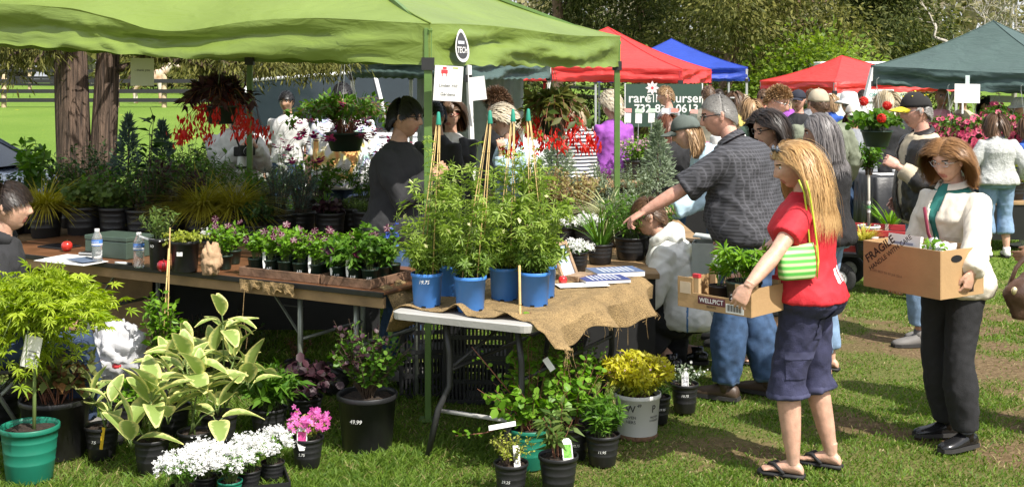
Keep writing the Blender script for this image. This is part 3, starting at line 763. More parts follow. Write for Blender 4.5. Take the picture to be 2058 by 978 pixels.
SKIN = {}
def skin(tone='fair'):
    c = {'fair': (.58, .34, .24), 'pink': (.60, .32, .235), 'tan': (.44, .25, .16), 'brown': (.20, .105, .06), 'deep': (.16, .085, .05)}[tone]
    m = mat('skin_' + tone, c, .5, .16, 26, .03, 120)
    b = m.node_tree.nodes['Principled BSDF']; b.inputs['Subsurface Weight'].default_value = .12; b.inputs['Subsurface Radius'].default_value = (.012, .005, .003); b.inputs['Subsurface Scale'].default_value = 1.0
    return m
LIP = mat('lip', (.42, .15, .12), .45, .05); EYEW = mat('eye_white', (.7, .68, .64), .25, .02); IRIS = mat('iris', (.02, .015, .012), .15, .05)
def hairmat(name, c1, c2):
    m = leafmat('hair_' + name, c1, c2, .12, .42, .5); return m

def hair_strands(rng, n, L_, w, Hm, Hr, p, flow='down', part=.015, grav=1.0, cut=None, colliders=(), segs=9, fringe=.0, lift=.012, back=0.0, region=None, curl=0.0, lo=-.62):
    """ribbons rooted on the scalp that run over the head and hang; all in body space"""
    d = unit(rng.normal(size=(n * 4, 3))); x, y, z = d.T
    thr = np.where(y > 0, .12 + .50 * y ** .8 - fringe * y, .12 + lo * (-y))
    ok = z > thr
    if region is not None: ok &= region(x, y, z)
    d = d[ok][:n]; n = len(d)
    q = head_pt(d, p) * 1.015
    E = np.array([.083, .104, .126]) * (1 + lift * 6)
    g_loc = np.array(Hr.transposed() @ Vector((0, 0, -1)))
    nor = unit(d / np.array([.077, .1, .118]))
    if flow == 'down': f = np.stack([np.sign(d[:, 0] - part) * (.5 + .3 * abs(d[:, 0]) + .5 * np.clip(d[:, 1], 0, 1)), -.30 - .5 * back - .5 * np.clip(d[:, 1], 0, 1), -.55 + .3 * np.clip(d[:, 1], 0, 1)], 1)
    elif flow == 'back': f = np.stack([.25 * d[:, 0], -1 + 0 * d[:, 0], -.35 + 0 * d[:, 0]], 1)
    elif flow == 'fore': f = np.stack([.4 * d[:, 0] + .2, .7 * np.sign(d[:, 1] + .2), -.3 + 0 * d[:, 0]], 1)
    else: f = nor * 1.0 + rng.normal(0, .4, (n, 3))
    fg = (d[:, 1] > .55) & (abs(d[:, 0]) < .55) & (fringe > .2)
    if flow == 'down' and fringe > .2: f = np.where(fg[:, None], np.stack([.5 * d[:, 0] + .15, .6 + 0 * d[:, 0], -.5 + 0 * d[:, 0]], 1), f)
    f = f + rng.normal(0, .10, f.shape)
    tan = unit(f - nor * (f * nor).sum(1, keepdims=True) * (.92 if flow != 'up' else 0)); dirv = tan
    Ls = L_ * rng.uniform(.78, 1.05, n); Ls = np.where(fg & (L_ > .1), .045, Ls); st = Ls / segs
    cols = [q]; ph = rng.uniform(0, 6.28, n)
    for i in range(segs):
        gw = grav * min(1, .15 + i / segs * 1.3); dirv = unit(dirv * 1.0 + g_loc * gw * .42 + rng.normal(0, .05, (n, 3)) + (curl * np.stack([np.sin(ph + i * 1.7), np.cos(ph + i * 1.3), 0 * ph], 1) if curl else 0))
        q = q + dirv * st[:, None]
        e = np.linalg.norm(q / E, axis=1); off = 1 + lift * (2 + 5 * (np.arange(n) % 5) / 5)
        ins = e < off * .98; q = np.where(ins[:, None], q / np.maximum(e, .3)[:, None] * off[:, None] * .99, q)
        fm_ = (q[:, 2] < .045) & (q[:, 1] > .015) & ~fg & (L_ > .1)
        if fm_.any(): q[fm_, 1] -= .45 * (q[fm_, 1] - .015); q[fm_, 0] = np.sign(q[fm_, 0]) * np.maximum(abs(q[fm_, 0]), .080)
        B = np.array(Hm.translation)[None] + q @ np.array(Hr).T
        for c, rad in colliders:
            dd = (B - c) / rad; le = np.linalg.norm(dd, axis=1); into = le < 1; B = np.where(into[:, None], c + dd / np.maximum(le, .2)[:, None] * rad, B)
        q = (B - np.array(Hm.translation)) @ np.array(Hr)
        if cut is not None: 
            low = B[:, 2] < cut - rng.uniform(0, .03, n); q = np.where(low[:, None], cols[-1], q)
        cols.append(q)
    C = np.stack(cols, 1); k = C.shape[1]
    Bd = np.array(Hm.translation) + C @ np.array(Hr).T; ctr = np.array(Hm.translation)
    T = unit(np.gradient(Bd, axis=1) + 1e-7); outw = unit(Bd - ctr + np.array([0, 0, .0])); S = unit(np.cross(T, outw) + 1e-7)
    ww = w * rng.uniform(.6, 1.3, n)[:, None, None] * (1 - .75 * np.linspace(0, 1, k) ** 2.2)[None, :, None]
    bulge = outw * (w * .25)
    V = np.stack([Bd - S * ww, Bd + bulge * 0 + S * ww], 2); ids = np.arange(n * k * 2).reshape(n, k, 2)
    F = np.stack([ids[:, :-1, 0], ids[:, :-1, 1], ids[:, 1:, 1], ids[:, 1:, 0]], -1).reshape(-1, 4)
    return V.reshape(-1, 3), F

def plaid_mat(name, base, line, sc=12):
    m = mat(name, base, .8, .1, 30, .03, 200); N, L = m.node_tree.nodes, m.node_tree.links; b = N['Principled BSDF']; tc = N['Texture Coordinate']; old = b.inputs['Base Color'].links[0].from_socket
    def wave(ax, s):
        w = N.new('ShaderNodeTexWave'); w.wave_type = 'BANDS'; w.bands_direction = ax; w.inputs['Scale'].default_value = s; w.inputs['Distortion'].default_value = .15; w.inputs['Detail'].default_value = 1
        L.new(tc.outputs['Object'], w.inputs[0]); r = N.new('ShaderNodeMapRange'); r.inputs['From Min'].default_value = .72; r.inputs['From Max'].default_value = .95; L.new(w.outputs['Fac'], r.inputs[0]); return r.outputs[0]
    mx = N.new('ShaderNodeMath'); mx.operation = 'MAXIMUM'; L.new(wave('X', sc), mx.inputs[0]); L.new(wave('Z', sc), mx.inputs[1])
    mul = N.new('ShaderNodeMath'); mul.operation = 'MULTIPLY'; mul.inputs[1].default_value = .55; L.new(mx.outputs[0], mul.inputs[0])
    c = N.new('ShaderNodeMix'); c.data_type = 'RGBA'; L.new(mul.outputs[0], c.inputs['Factor']); L.new(old, c.inputs['A']); c.inputs['B'].default_value = (*line, 1); L.new(c.outputs['Result'], b.inputs['Base Color'])
    return m

def stripe_mat(name, a, b_, ax='Z', sc=8, lo=.45, hi=.55, rough=.8):
    m = mat(name, a, rough, .06, 20); N, L = m.node_tree.nodes, m.node_tree.links; b = N['Principled BSDF']; tc = N['Texture Coordinate']; old = b.inputs['Base Color'].links[0].from_socket
    w = N.new('ShaderNodeTexWave'); w.bands_direction = ax; w.inputs['Scale'].default_value = sc; L.new(tc.outputs['Object'], w.inputs[0])
    r = N.new('ShaderNodeMapRange'); r.inputs['From Min'].default_value = lo; r.inputs['From Max'].default_value = hi; L.new(w.outputs['Fac'], r.inputs[0])
    c = N.new('ShaderNodeMix'); c.data_type = 'RGBA'; L.new(r.outputs[0], c.inputs['Factor']); L.new(old, c.inputs['A']); c.inputs['B'].default_value = (*b_, 1); L.new(c.outputs['Result'], b.inputs['Base Color'])
    return m

def wrinkle(m, sc=8, k=.8):
    """soft creases on top of the weave"""
    N, L = m.node_tree.nodes, m.node_tree.links; bp = [n for n in N if n.bl_idname == 'ShaderNodeBump']
    if not bp or 'creases' in N: return m
    tc = N['Texture Coordinate']; mp = N.new('ShaderNodeMapping'); mp.inputs['Scale'].default_value = (1, 1, .65); mp.inputs['Rotation'].default_value = (.3, .5, .4); no = N.new('ShaderNodeTexNoise'); no.name = 'creases'; no.noise_type = 'RIDGED_MULTIFRACTAL'
    no.inputs['Scale'].default_value = sc; no.inputs['Detail'].default_value = 2; no.inputs['Distortion'].default_value = .8; L.new(tc.outputs['Object'], mp.inputs[0]); L.new(mp.outputs[0], no.inputs[0])
    b2 = N.new('ShaderNodeBump'); b2.inputs['Strength'].default_value = k; b2.inputs['Distance'].default_value = .02; L.new(no.outputs[0], b2.inputs['Height']); L.new(b2.outputs[0], bp[0].inputs['Normal']); return m

def cloth(name, col, rough=.85, var=.1, bump=.04): return wrinkle(mat('cloth_' + name, col, rough, var, 25, bump, 180))

def person(label, pos, facing, h=1.7, sex='f', bulk=1.0, belly=0, tone='fair', lean=0, hunch=0, tilt=0, twist=0, pelvis=(0, 0, 0),
           head=(0, 0, 0), hl=None, hr=None, el=None, er=None, pose_l='relaxed', pose_r='relaxed', fl=None, fr=None, kneel=False,
           pnl=None, pnr=None, fdl=None, fdr=None, hlw=None, hrw=None, fdlw=None, fdrw=None, pnlw=None, pnrw=None,
           shirt=None, sleeve=2.0, hem=.92, loose=.016, shirt_fold=.010, jacket=None, pants=None, cuff=.06, ploose=.014, pants_fold=.008,
           shoe=None, shoe_style='shoe', hair=None, hat=None, glasses=None, group=None, vox=.012, hw=1.0, nose=1.0, legs=True, collar=None, hood=False, sleeve_w=1.0):
    """facing: heading in degrees, 0 looks away from the camera (+y), counter-clockwise; hands in body axes (x right, y forward, z up)"""
    t = thing('person', label, 'person', pos, R(facing), group); k = h / 1.75; rng = np.random.default_rng(int(abs(hash((round(pos[0], 2), round(pos[1], 2)))) % 99999))
    TT = F_TORSO if sex == 'f' else M_TORSO; sx = (.158 if sex == 'f' else .185) * (.6 + .4 * bulk)
    inv = Matrix.Rotation(-R(facing), 3, 'Z')
    if hlw is not None: hl = inv @ (Vector(hlw) - Vector(pos))
    if hrw is not None: hr = inv @ (Vector(hrw) - Vector(pos))
    if fdlw is not None: fdl = inv @ Vector(fdlw)
    if fdrw is not None: fdr = inv @ Vector(fdrw)
    if pnlw is not None: pnl = inv @ Vector(pnlw)
    if pnrw is not None: pnr = inv @ Vector(pnrw)
    pv = Vector((pelvis[0], pelvis[1], .97 + pelvis[2])) 
    # spine
    fr_ = {}; p = pv.copy(); zz = .97; fr_[zz] = None
    def pitch(z): return R(lean) * float(smoothstep(.93, 1.10, z)) + R(hunch) * float(smoothstep(1.15, 1.45, z))
    tab = {97: pv.copy()}
    def uvec(z): return ry(R(tilt) * float(smoothstep(.95, 1.4, z))) @ (rx(-pitch(z)) @ Vector((0, 0, 1)))
    for i in range(97, 156): tab[i + 1] = tab[i] + uvec(i / 100) * .01
    for i in range(97, 78, -1): tab[i - 1] = tab[i] - uvec(i / 100) * .01
    ROT = {i: rzm(R(twist) * float(smoothstep(1.0, 1.4, i / 100))) @ ry(R(tilt) * float(smoothstep(.95, 1.4, i / 100))) @ rx(-pitch(i / 100)) for i in range(78, 157)}
    def frame(z):
        f = max(78, min(155, z * 100)); i = int(f); return tab[i].lerp(tab[i + 1], f - i), ROT[i]
    FR = {z: frame(z) for z, _, _ in TT}
    def torso_rings(off, zlo, zhi, flare=0, extra=None):
        rs = []
        zs = [(z, w, d) for z, w, d in TT if zlo - 1e-6 <= z <= zhi + 1e-6]
        if zs[0][0] > zlo + .01: 
            w, d = np.interp(zlo, [q[0] for q in TT], [q[1] for q in TT]), np.interp(zlo, [q[0] for q in TT], [q[2] for q in TT]); zs = [(zlo, w, d)] + zs
        for z, w, d in zs:
            c, Rm = FR[z] if z in FR else frame(z)
            bl = belly * math.exp(-((z - 1.08) / .13) ** 2); bust = .018 * math.exp(-((z - 1.29) / .06) ** 2) * (sex == 'f') * bulk; seat = .018 * math.exp(-((z - .93) / .08) ** 2) * bulk
            f = bulk if z < 1.42 else (.5 + .5 * bulk); o_ = off + flare * max(0, (1.05 - z) / .2)
            c2 = c + Rm @ Vector((0, bl * .5 + bust * .5 - seat * .5, 0))
            rs.append([q for q in ring_pts(c2, Rm @ Vector((1, 0, 0)), Rm @ Vector((0, 1, 0)), w * f + o_ + bl * .35, d * f + o_ + bl * .55 + bust * .5 + seat * .5)])
        return rs
    def S3(v): return Vector(v)
    # arms
    cS, RS = frame(1.385); arms = []
    for sgn, tgt, hint, pose, pn, fd in ((-1, hl, el, pose_l, pnl, fdl), (1, hr, er, pose_r, pnr, fdr)):
        sh = cS + RS @ Vector((sgn * sx, -.01, 0))
        T_ = Vector(tgt) / k if tgt is not None else sh + RS @ Vector((sgn * .07, .05, -.53)); hint = Vector(hint) if hint is not None else Vector((sgn * .4, -1, -.3))
        e, w = ik(sh, T_, .285, .255, hint); arms.append((sgn, sh, e, w, pose, Vector(fd) if fd is not None else (w - e), Vector(pn) if pn is not None else Vector((-sgn, .15, 0))))
    # legs
    feet = []; hipf, HR_ = frame(.97)
    for sgn, ft in ((-1, fl), (1, fr)):
        ft = ft or (sgn * .10, 0, 0, sgn * 6); hip = pv + Vector((sgn * .092 * (.7 + .3 * bulk), 0, -.05)); an = Vector((ft[0], ft[1], ft[2])) / k + Vector((0, 0, .085)); yaw = R(-ft[3] if len(ft) > 3 else 0)
        hint = Vector((math.sin(-yaw) * .3 + sgn * .05, 1, .1))
        kn, an = ik(hip, an, .43, .415, hint); feet.append((sgn, hip, kn, an, yaw, ft))
    K = Matrix.Scale(k, 4)
    blocks = []   # skin mesh
    def put(V, F, mi): blocks.append((V * k, F, mi))
    # continuous body: trunk, arms to the wrist, legs to the ankle
    mb = MB(); mb.rings(torso_rings(-.012, .86, 1.495))
    cn, Rn = frame(1.47); hc, Rh0 = frame(1.50)
    Hr = rzm(R(head[0])) @ rx(-R(head[1])) @ ry(R(head[2])); neck_dir = (Rn @ Vector((0, .16, 1)))
    hcen = hc + neck_dir.normalized() * .055 + Hr @ Vector((0, .028, .085))
    mb.tube([frame(1.42)[0], cn, hc + Vector((0, 0, .01)), hcen + Hr @ Vector((0, -.022, -.06)), hcen + Hr @ Vector((0, -.02, -.02))], [.075, .062 * (.8 + .2 * bulk), .054, .052, .05], 12)
    for sgn, sh, e, w, *_ in arms:
        f = .75 + .25 * bulk; mb.tube([sh - (e - sh) * .1, sh, sh.lerp(e, .5), e, e.lerp(w, .25), e.lerp(w, .6), w, w + (w - e).normalized() * .012], [.044 * f, .050 * f, .044 * f, .037 * f, .040 * f, .035 * f, .0265, .025], 12)
    for sgn, hip, kn, an, yaw, ft in feet:
        f = .6 + .4 * bulk; mb.tube([hip + Vector((0, 0, .05)), hip.lerp(kn, .15), hip.lerp(kn, .6), kn, kn.lerp(an, .3), kn.lerp(an, .7), an, an - Vector((0, 0, .03))], [.085 * f, .086 * f, .066 * f, .052 * f, .056 * f, .044 * f, .034, .034], 12)
    V, F, Nn = remesh(mb, vox, 3); put(V, F, 0)
    # head
    n1, n2 = (56, 44) if vox < .013 else (36, 28); th = np.linspace(0.02, PI - .02, n2); ph = np.linspace(0, 2 * PI, n1, endpoint=False)
    TH, PH = np.meshgrid(th, ph, indexing='ij'); d = np.stack([np.sin(TH) * np.cos(PH), np.sin(TH) * np.sin(PH), np.cos(TH)], -1); hp = {'hw': hw, 'nose': nose}
    HV = head_pt(d, hp); ids = np.arange(n1 * n2).reshape(n2, n1); HF = np.stack([ids[:-1], np.roll(ids, -1, 1)[:-1], np.roll(ids, -1, 1)[1:], ids[1:]], -1).reshape(-1, 4)[:, ::-1]
    hv = HV.reshape(-1, 3); W_ = np.array(hcen) + hv @ np.array(Hr).T; fc = hv[HF].mean(1); lipm = (fc[:, 1] > .05) & (abs(fc[:, 0]) < .024) & (fc[:, 2] < -.056) & (fc[:, 2] > -.081) & (abs(fc[:, 0]) < .026 - .6 * abs(fc[:, 2] + .0685))
    browm = (fc[:, 1] > .05) & (abs(abs(fc[:, 0]) - .032) < .017) & (abs(fc[:, 2] - .0275) < .0045)
    blocks.append((W_ * k, HF[~(lipm | browm)], 0)); nv = len(W_)
    blocks.append((np.zeros((0, 3)), HF[lipm] - nv, 1)); blocks.append((np.zeros((0, 3)), HF[browm] - nv, 2))
    sm = MB()
    for sg in (-1, 1):
        for j, (dx, dy, dz, a_, b_, c_) in enumerate(((.0775, -.008, -.004, .010, .017, .031), (.083, -.014, .006, .007, .013, .020))):
            sm.ball(hcen + Hr @ Vector((sg * dx * hw, dy, dz)), (a_, b_, c_), 10, 8)
    blocks.append((np.array(sm.v) * k, np.array([f if len(f) == 4 else None for f in sm.f if len(f) == 4]), 0))
    ey = MB(); iy = MB()
    for sg in (-1, 1):
        ec = hcen + Hr @ Vector((sg * .031, .0725, .0085)); ey.ball(ec, .0110, 10, 8); iy.ball(ec + Hr @ Vector((0, .0068, -.001)), .0062, 8, 6)
    blocks.append((np.array(ey.v) * k, np.array([f for f in ey.f if len(f) == 4]), 3)); blocks.append((np.array(iy.v) * k, np.array([f for f in iy.f if len(f) == 4]), 4))
    # hands
    for sgn, sh, e, w, pose, fd, pn in arms:
        hm = MB(); fdir = fd.normalized(); hm.tube([w - (w - e).normalized() * .07, w - (w - e).normalized() * .03, w + fdir * .01], [.031, .0275, .024], 12); hand_mb(hm, w, fdir, pn, sgn > 0, pose, .98)
        V, F, Nn = remesh(hm, .0042 if vox < .013 else .0065, 2); put(V, F, 0)
    # bare feet for sandals
    if legs:
        for sgn, hip, kn, an, yaw, ft in feet:
            if shoe_style == 'sandal':
                Ry = rzm(yaw); b = MB(); g0 = an - Vector((0, 0, .085))
                def Pf(x, y, z): return g0 + Ry @ Vector((sgn * x, y, z))
                b.rings([[Pf(cx + w_ * math.cos(a), y, cz + hh * math.sin(a)) for a in (2 * PI * j / 10 for j in range(10))] for y, cx, w_, cz, hh in ((-.055, 0, .018, .03, .014), (-.045, 0, .028, .04, .026), (0, 0, .032, .056, .042), (.05, -.002, .034, .048, .032), (.1, -.004, .042, .036, .02), (.14, -.004, .044, .028, .013), (.155, -.004, .038, .026, .010))])
                for i in range(5): x = -.036 + i * .0185; y = (.165, .172, .17, .163, .15)[::1][i] if 0 else (.168, .176, .172, .164, .152)[i]; b.tube([Pf(x, .13, .028), Pf(x, y - .01, .028), Pf(x, y, .022)], [.0105 - .001 * i, .010 - .001 * i, .006], 7)
                b.tube([an + Vector((0, 0, .05)), an, Pf(0, 0, .05)], [.036, .034, .03], 10); V, F, Nn = remesh(b, .006, 2); put(V, F, 0)
    brow_m = MATS.get('hair_' + hair['mat']) if hair else IRIS
    body = link('body', npmesh('body', blocks, [skin(tone), LIP, brow_m or IRIS, EYEW, IRIS], True), t)
    def garment(name, mb_, m, v, fold, sm_=5, seed=1):
        V, F, Nn = remesh(mb_, v, sm_); V = folds(V, Nn, fold * 1.35, seed, 1.15); return link(name, npmesh(name, [(V * k, F, 0)], m, True), t)
    # trousers / shorts / skirt
    if pants and legs:
        b = MB(); b.rings(torso_rings(min(.006, ploose), .86, 1.0))
        for sgn, hip, kn, an, yaw, ft in feet:
            f = .6 + .4 * bulk; path = [hip + Vector((0, 0, .0)), hip.lerp(kn, .12), hip.lerp(kn, .55), kn, kn.lerp(an, .35), kn.lerp(an, .7), an + (kn - an).normalized() * .0]
            rr = [.070 * f, .084 * f, .074 * f, .060 * f, .062 * f, .053 * f, .046]; L1 = [0, .1, .43 * .55, .43, .43 + .145, .43 + .29, .845]; L1[1] = .43 * .12
            end = .845 - cuff; pts, rad = [], []
            for q, r_, l in zip(path, rr, L1):
                if l <= end + 1e-6: pts.append(q); rad.append(r_ + ploose * (1 + .8 * (l > .43)))
            qe = hip.lerp(kn, end / .43) if end < .43 else kn.lerp(an, (end - .43) / .415); 
            if (qe - pts[-1]).length > .01: pts.append(qe); rad.append(np.interp(end, L1, rr) + ploose * 1.9)
            b.tube(pts, rad, 14)
        garment('trousers' if cuff < .3 else 'shorts', b, pants, vox, pants_fold, 4, 3)
    # shirt, then an open jacket over it
    def top(name, m, off, hem_, slv, fold, sw, zhi=1.49, flare=0.01):
        b = MB(); b.rings(torso_rings(off, hem_, zhi, flare))
        cN, RN = frame(1.495)
        b.tube([frame(1.43)[0], frame(1.465)[0], cN + RN @ Vector((0, .002, .0))], [.085, .068 + off * .5, .060 + off * .3], 14)
        for sgn, sh, e, w, *_ in arms:
            f = .75 + .25 * bulk; inn = cS + RS @ Vector((sgn * .07, 0, -.01)); pts = [inn, sh, sh.lerp(e, .5), e]; rad = [.06 * f, .054 * f + off * .9, .053 * f + off * sw, .046 * f + off * sw]
            if slv <= 1: pts = pts[:2] + [sh.lerp(e, slv * .5), sh.lerp(e, slv)]; rad = rad[:2] + [.056 * f + off * sw, .056 * f + off * sw * 1.25]
            elif slv > 1: pts += [e.lerp(w, (slv - 1) * .5), e.lerp(w, slv - 1)]; rad += [.045 * f + off * sw, .034 * f + off * sw]
            b.tube(pts, rad, 14)
        return garment(name, b, m, vox, fold, 3, 7)
    if shirt: top('shirt', shirt, loose, hem, sleeve, shirt_fold, sleeve_w)
    if jacket: 
        j = top(jacket.get('name', 'jacket'), jacket['mat'], loose + jacket.get('off', .014), jacket.get('hem', .85), jacket.get('sleeve', 2.0), jacket.get('fold', .012), 1.1, jacket.get('zhi', 1.47), .02)
        if jacket.get('open'):      # cut the front open so that the shirt shows
            w = jacket['open']; bmx = bmesh.new(); bmx.from_mesh(j.data); kill = []
            for f in bmx.faces:
                c = f.calc_center_median() / k; cc, Rm = frame(max(.86, min(1.49, (c.z - pv.z) + .97))) ; l = Rm.transposed() @ (c - cc)
                if l.y > .02 and abs(l.x) < w * (.35 + .65 * float(smoothstep(.95, 1.45, c.z - pv.z + .97))): kill.append(f)
            bmesh.ops.delete(bmx, geom=kill, context='FACES'); bmx.to_mesh(j.data); bmx.free()
            sd = j.modifiers.new('thickness', 'SOLIDIFY'); sd.thickness = .006
    if collar:
        cN, RN = frame(1.48); cm = MB(); rs = []
        for dz, r_ in ((0, .088), (.03, .074), (.034, .080), (.0, .100)): rs.append([cN + RN @ Vector((r_ * math.cos(a) * 1.05, r_ * math.sin(a) * .92 + .005, dz + .022 * (-math.sin(a)))) for a in (PI * .5 + .35 + (2 * PI - .7) * j / 20 for j in range(21))])
        V = [q * k for r_ in rs for q in r_]; F = [(i * 21 + j, i * 21 + j + 1, (i + 1) * 21 + j + 1, (i + 1) * 21 + j) for i in range(3) for j in range(20)]; cm.add(V, F); cm.build('collar', collar, t, True)
    if hood:
        cN, RN = frame(1.46); hm = MB(); rs = []
        hm.ball(cN + RN @ Vector((0, -.095, -.015)), (.125, .06, .09), 14, 10); hm.tube([cN + RN @ Vector((.10 * math.cos(a), .085 * math.sin(a) - .01, .035 - .02 * math.sin(a))) for a in (-PI * 1.25 + PI * 1.5 * j / 12 for j in range(13))], .036, 10)
        V, F, Nn = remesh(hm, vox, 5); V = folds(V, Nn, .012, 5); link('hood', npmesh('hood', [(V * k, F, 0)], hood, True), t)
    # shoes
    if shoe and legs:
        for sgn, hip, kn, an, yaw, ft in feet:
            Ry = rzm(yaw); g0 = an - Vector((0, 0, .085))
            if ft is not None and len(ft) > 4: Ry = Ry @ rx(-R(ft[4]))
            def Pf(x, y, z): return (g0 + Ry @ Vector((sgn * x, y, z)))
            b = MB()
            if shoe_style == 'sandal':
                for z0_, z1_ in ((.0, .016),):
                    o_ = [(-.03, -.06), (.03, -.06), (.036, 0), (.046, .1), (.048, .15), (.03, .185), (-.02, .19), (-.05, .165), (-.05, .1), (-.036, 0)]; b.add([Pf(x, y, z0_) * k for x, y in o_] + [Pf(x, y, z1_) * k for x, y in o_], [tuple(range(9, -1, -1)), tuple(range(10, 20))] + [(i, (i + 1) % 10, 10 + (i + 1) % 10, 10 + i) for i in range(10)])
                for s2 in (-1, 1): b.tube([Pf(-.018, .148, .02) * k, Pf(-.012, .13, .052) * k, Pf(s2 * .026 - .004, .095, .060) * k, Pf(s2 * .045, .04, .022) * k], [.006 * k, .008 * k, .012 * k, .010 * k], 6)
            else:
                hgt = 1.25 if shoe_style == 'boot' else 1
                b.rings([[Pf(cx + w_ * math.cos(a), y, max(.0, cz + hh * math.sin(a))) * k for a in (2 * PI * j / 14 for j in range(14))] for y, cx, w_, cz, hh in ((-.075, 0, .022, .035, .03), (-.065, 0, .036, .04, .04), (-.03, 0, .042, .045, .05 * hgt), (.01, 0, .042, .05, .055 * hgt), (.06, 0, .043, .038, .042), (.11, .0, .048, .03, .034), (.16, .0, .046, .026, .028), (.19, -.002, .034, .022, .022), (.203, -.003, .018, .02, .014))])
                b.tube([an * k + Vector((0, 0, .03)), (g0 + Vector((0, 0, .045))) * k], [.045 * k, .045 * k], 12)
            s_ = b.build('sandal' if shoe_style == 'sandal' else 'shoe', shoe, t, True)
            if shoe_style != 'sandal':
                sl = MB(); o_ = [(-.032, -.078), (.032, -.078), (.044, 0), (.05, .1), (.047, .16), (.028, .2), (-.02, .208), (-.042, .18), (-.05, .1), (-.044, 0)]
                sl.add([Pf(x, y, .0) * k for x, y in o_] + [Pf(x, y, .022) * k for x, y in o_], [tuple(range(9, -1, -1)), tuple(range(10, 20))] + [(i, (i + 1) % 10, 10 + (i + 1) % 10, 10 + i) for i in range(10)])
                sl.build('sole', mat('shoe_sole', (.03, .028, .026), .8), s_)
    # hair
    if hair:
        hm_ = hairmat(hair['mat'], hair['c1'], hair['c2']); Hm = Matrix.Translation(hcen); st = hair.get('style', 'short'); fr0 = hair.get('fringe', .12)
        cap_ok = lambda c: c[:, 2] > np.where(c[:, 1] > 0, .012 + .062 * np.clip(c[:, 1] / .094, 0, 1) ** .7 - fr0 * .08 * (c[:, 1] > .03), .012 - .062 * (-c[:, 1] / .1))
        cv = hv * 1.045 + np.array([0, -.002, .003]); keep = cap_ok(fc); FF = HF[keep]
        if hat and hat['style'] != 'visor': cv = hv * 1.012
        elif st == 'short': cv = hv * 1.022 + np.array([0, -.002, .002])
        blk = [((np.array(hcen) + cv @ np.array(Hr).T) * k, FF, 0)]
        ccol, rcol = frame(1.30); cc = [(np.array(ccol + rcol @ Vector((0, 0, 0))), np.array([.20 * (.5 + .5 * bulk) + .02, .135 * (.4 + .6 * bulk) + .025, .22])), (np.array(frame(1.42)[0]), np.array([.19, .10, .075]))]
        n = hair.get('n', 420); n = n if vox < .013 else int(n * .8); kw = dict(Hm=Hm, Hr=Hr, p=hp)
        if hat and hat['style'] != 'visor': kw['region'] = lambda x, y, z: (z < .22) & (y < .55)
        if st == 'short': blk += [(*[q for q in hair_strands(rng, n * 2, hair.get('len', .045), hair.get('w', .006), flow=hair.get('flow', 'fore'), grav=.5, segs=4, fringe=fr0, lift=hair.get('lift', .012), **kw)], 0)]
        elif st == 'spiky': blk += [(*hair_strands(rng, n * 2, hair.get('len', .05), .006, flow='up', grav=.05, segs=4, fringe=fr0, lift=.0, **kw), 0)]
        elif st == 'bob': blk += [(*hair_strands(rng, n, hair.get('len', .26), hair.get('w', .010), flow=hair.get('flow', 'down'), part=hair.get('part', .015), cut=(hcen + Vector((0, 0, hair.get('cut', -.14)))).z, segs=9, fringe=fr0, lift=hair.get('lift', .022), curl=hair.get('curl', 0), colliders=cc, **kw), 0)]
        elif st == 'long': blk += [(*hair_strands(rng, n, hair.get('len', .5), hair.get('w', .011), flow=hair.get('flow', 'down'), part=hair.get('part', .015), segs=14, fringe=fr0, lift=hair.get('lift', .009), colliders=cc, back=hair.get('back', .6), curl=hair.get('curl', .06), **kw), 0)]
        blk = [blk[0]] + [(b_[0] * k, b_[1], 0) for b_ in blk[1:]]
        link('hair', npmesh('hair', blk, hm_, True), t)
    Hk = lambda x, y, z: (hcen + Hr @ Vector((x, y, z))) * k
    if hat:
        m = hat['mat']; b = MB()
        if hat['style'] == 'cap':
            rs = []
            for i in range(9):
                a = R(2 + 86 * i / 8); rs.append([Hk(.092 * hw * math.cos(a) ** .8 * math.cos(q), -.006 + .112 * math.cos(a) ** .8 * math.sin(q), .030 + .108 * math.sin(a) - .012 * (math.sin(q) < -.5)) for q in (2 * PI * j / 24 for j in range(24))])
            b.rings(rs, cap=True); hobj = b.build('cap', m, t, True); br = MB(); n = 13
            V = [Hk((.085 - .012 * r_) * math.cos(q) * hw, .060 + .0 + (.045 + .085 * r_) * math.sin(q), .036 - .020 * r_ - .020 * (math.cos(q)) ** 2 + z_) for z_ in (0, .005) for r_ in (0, .5, 1) for q in (R(8 + 164 * j / (n - 1)) for j in range(n))]
            F = []
            for z_ in (0, 1):
                for r_ in (0, 1): 
                    for j in range(n - 1): f = [z_ * 3 * n + r_ * n + j, z_ * 3 * n + r_ * n + j + 1, z_ * 3 * n + (r_ + 1) * n + j + 1, z_ * 3 * n + (r_ + 1) * n + j]; F.append(tuple(f))
            F += [(2 * n + j, 2 * n + j + 1, 5 * n + j + 1, 5 * n + j) for j in range(n - 1)]
            br.add(V, F); br.build('brim', hat.get('brim', m), hobj, True); bt = MB(); bt.ball(Hk(0, -.006, .139), .008 * k, 8, 6); bt.build('button', hat.get('button', hat.get('brim', m)), hobj, True)
            if hat.get('dots'):
                dm = MB()
                for q in range(6): dm.ball(Hk(.072 * math.cos(q * PI / 3 + .5), -.006 + .088 * math.sin(q * PI / 3 + .5), .110), .005 * k, 6, 5)
                dm.build('eyelet', hat['dots'], hobj)
        elif hat['style'] == 'brimmed':
            b.rings([[Hk(r_ * .92 * math.cos(q), r_ * math.sin(q) - .004, z + .012 * math.cos(2 * q) * (r_ > .13)) for q in (2 * PI * j / 28 for j in range(28))] for r_, z in ((.175, .012), (.14, .030), (.112, .034), (.106, .08), (.096, .125), (.06, .145), (.005, .148))]); b.build('hat', m, t, True)
        elif hat['style'] == 'visor':
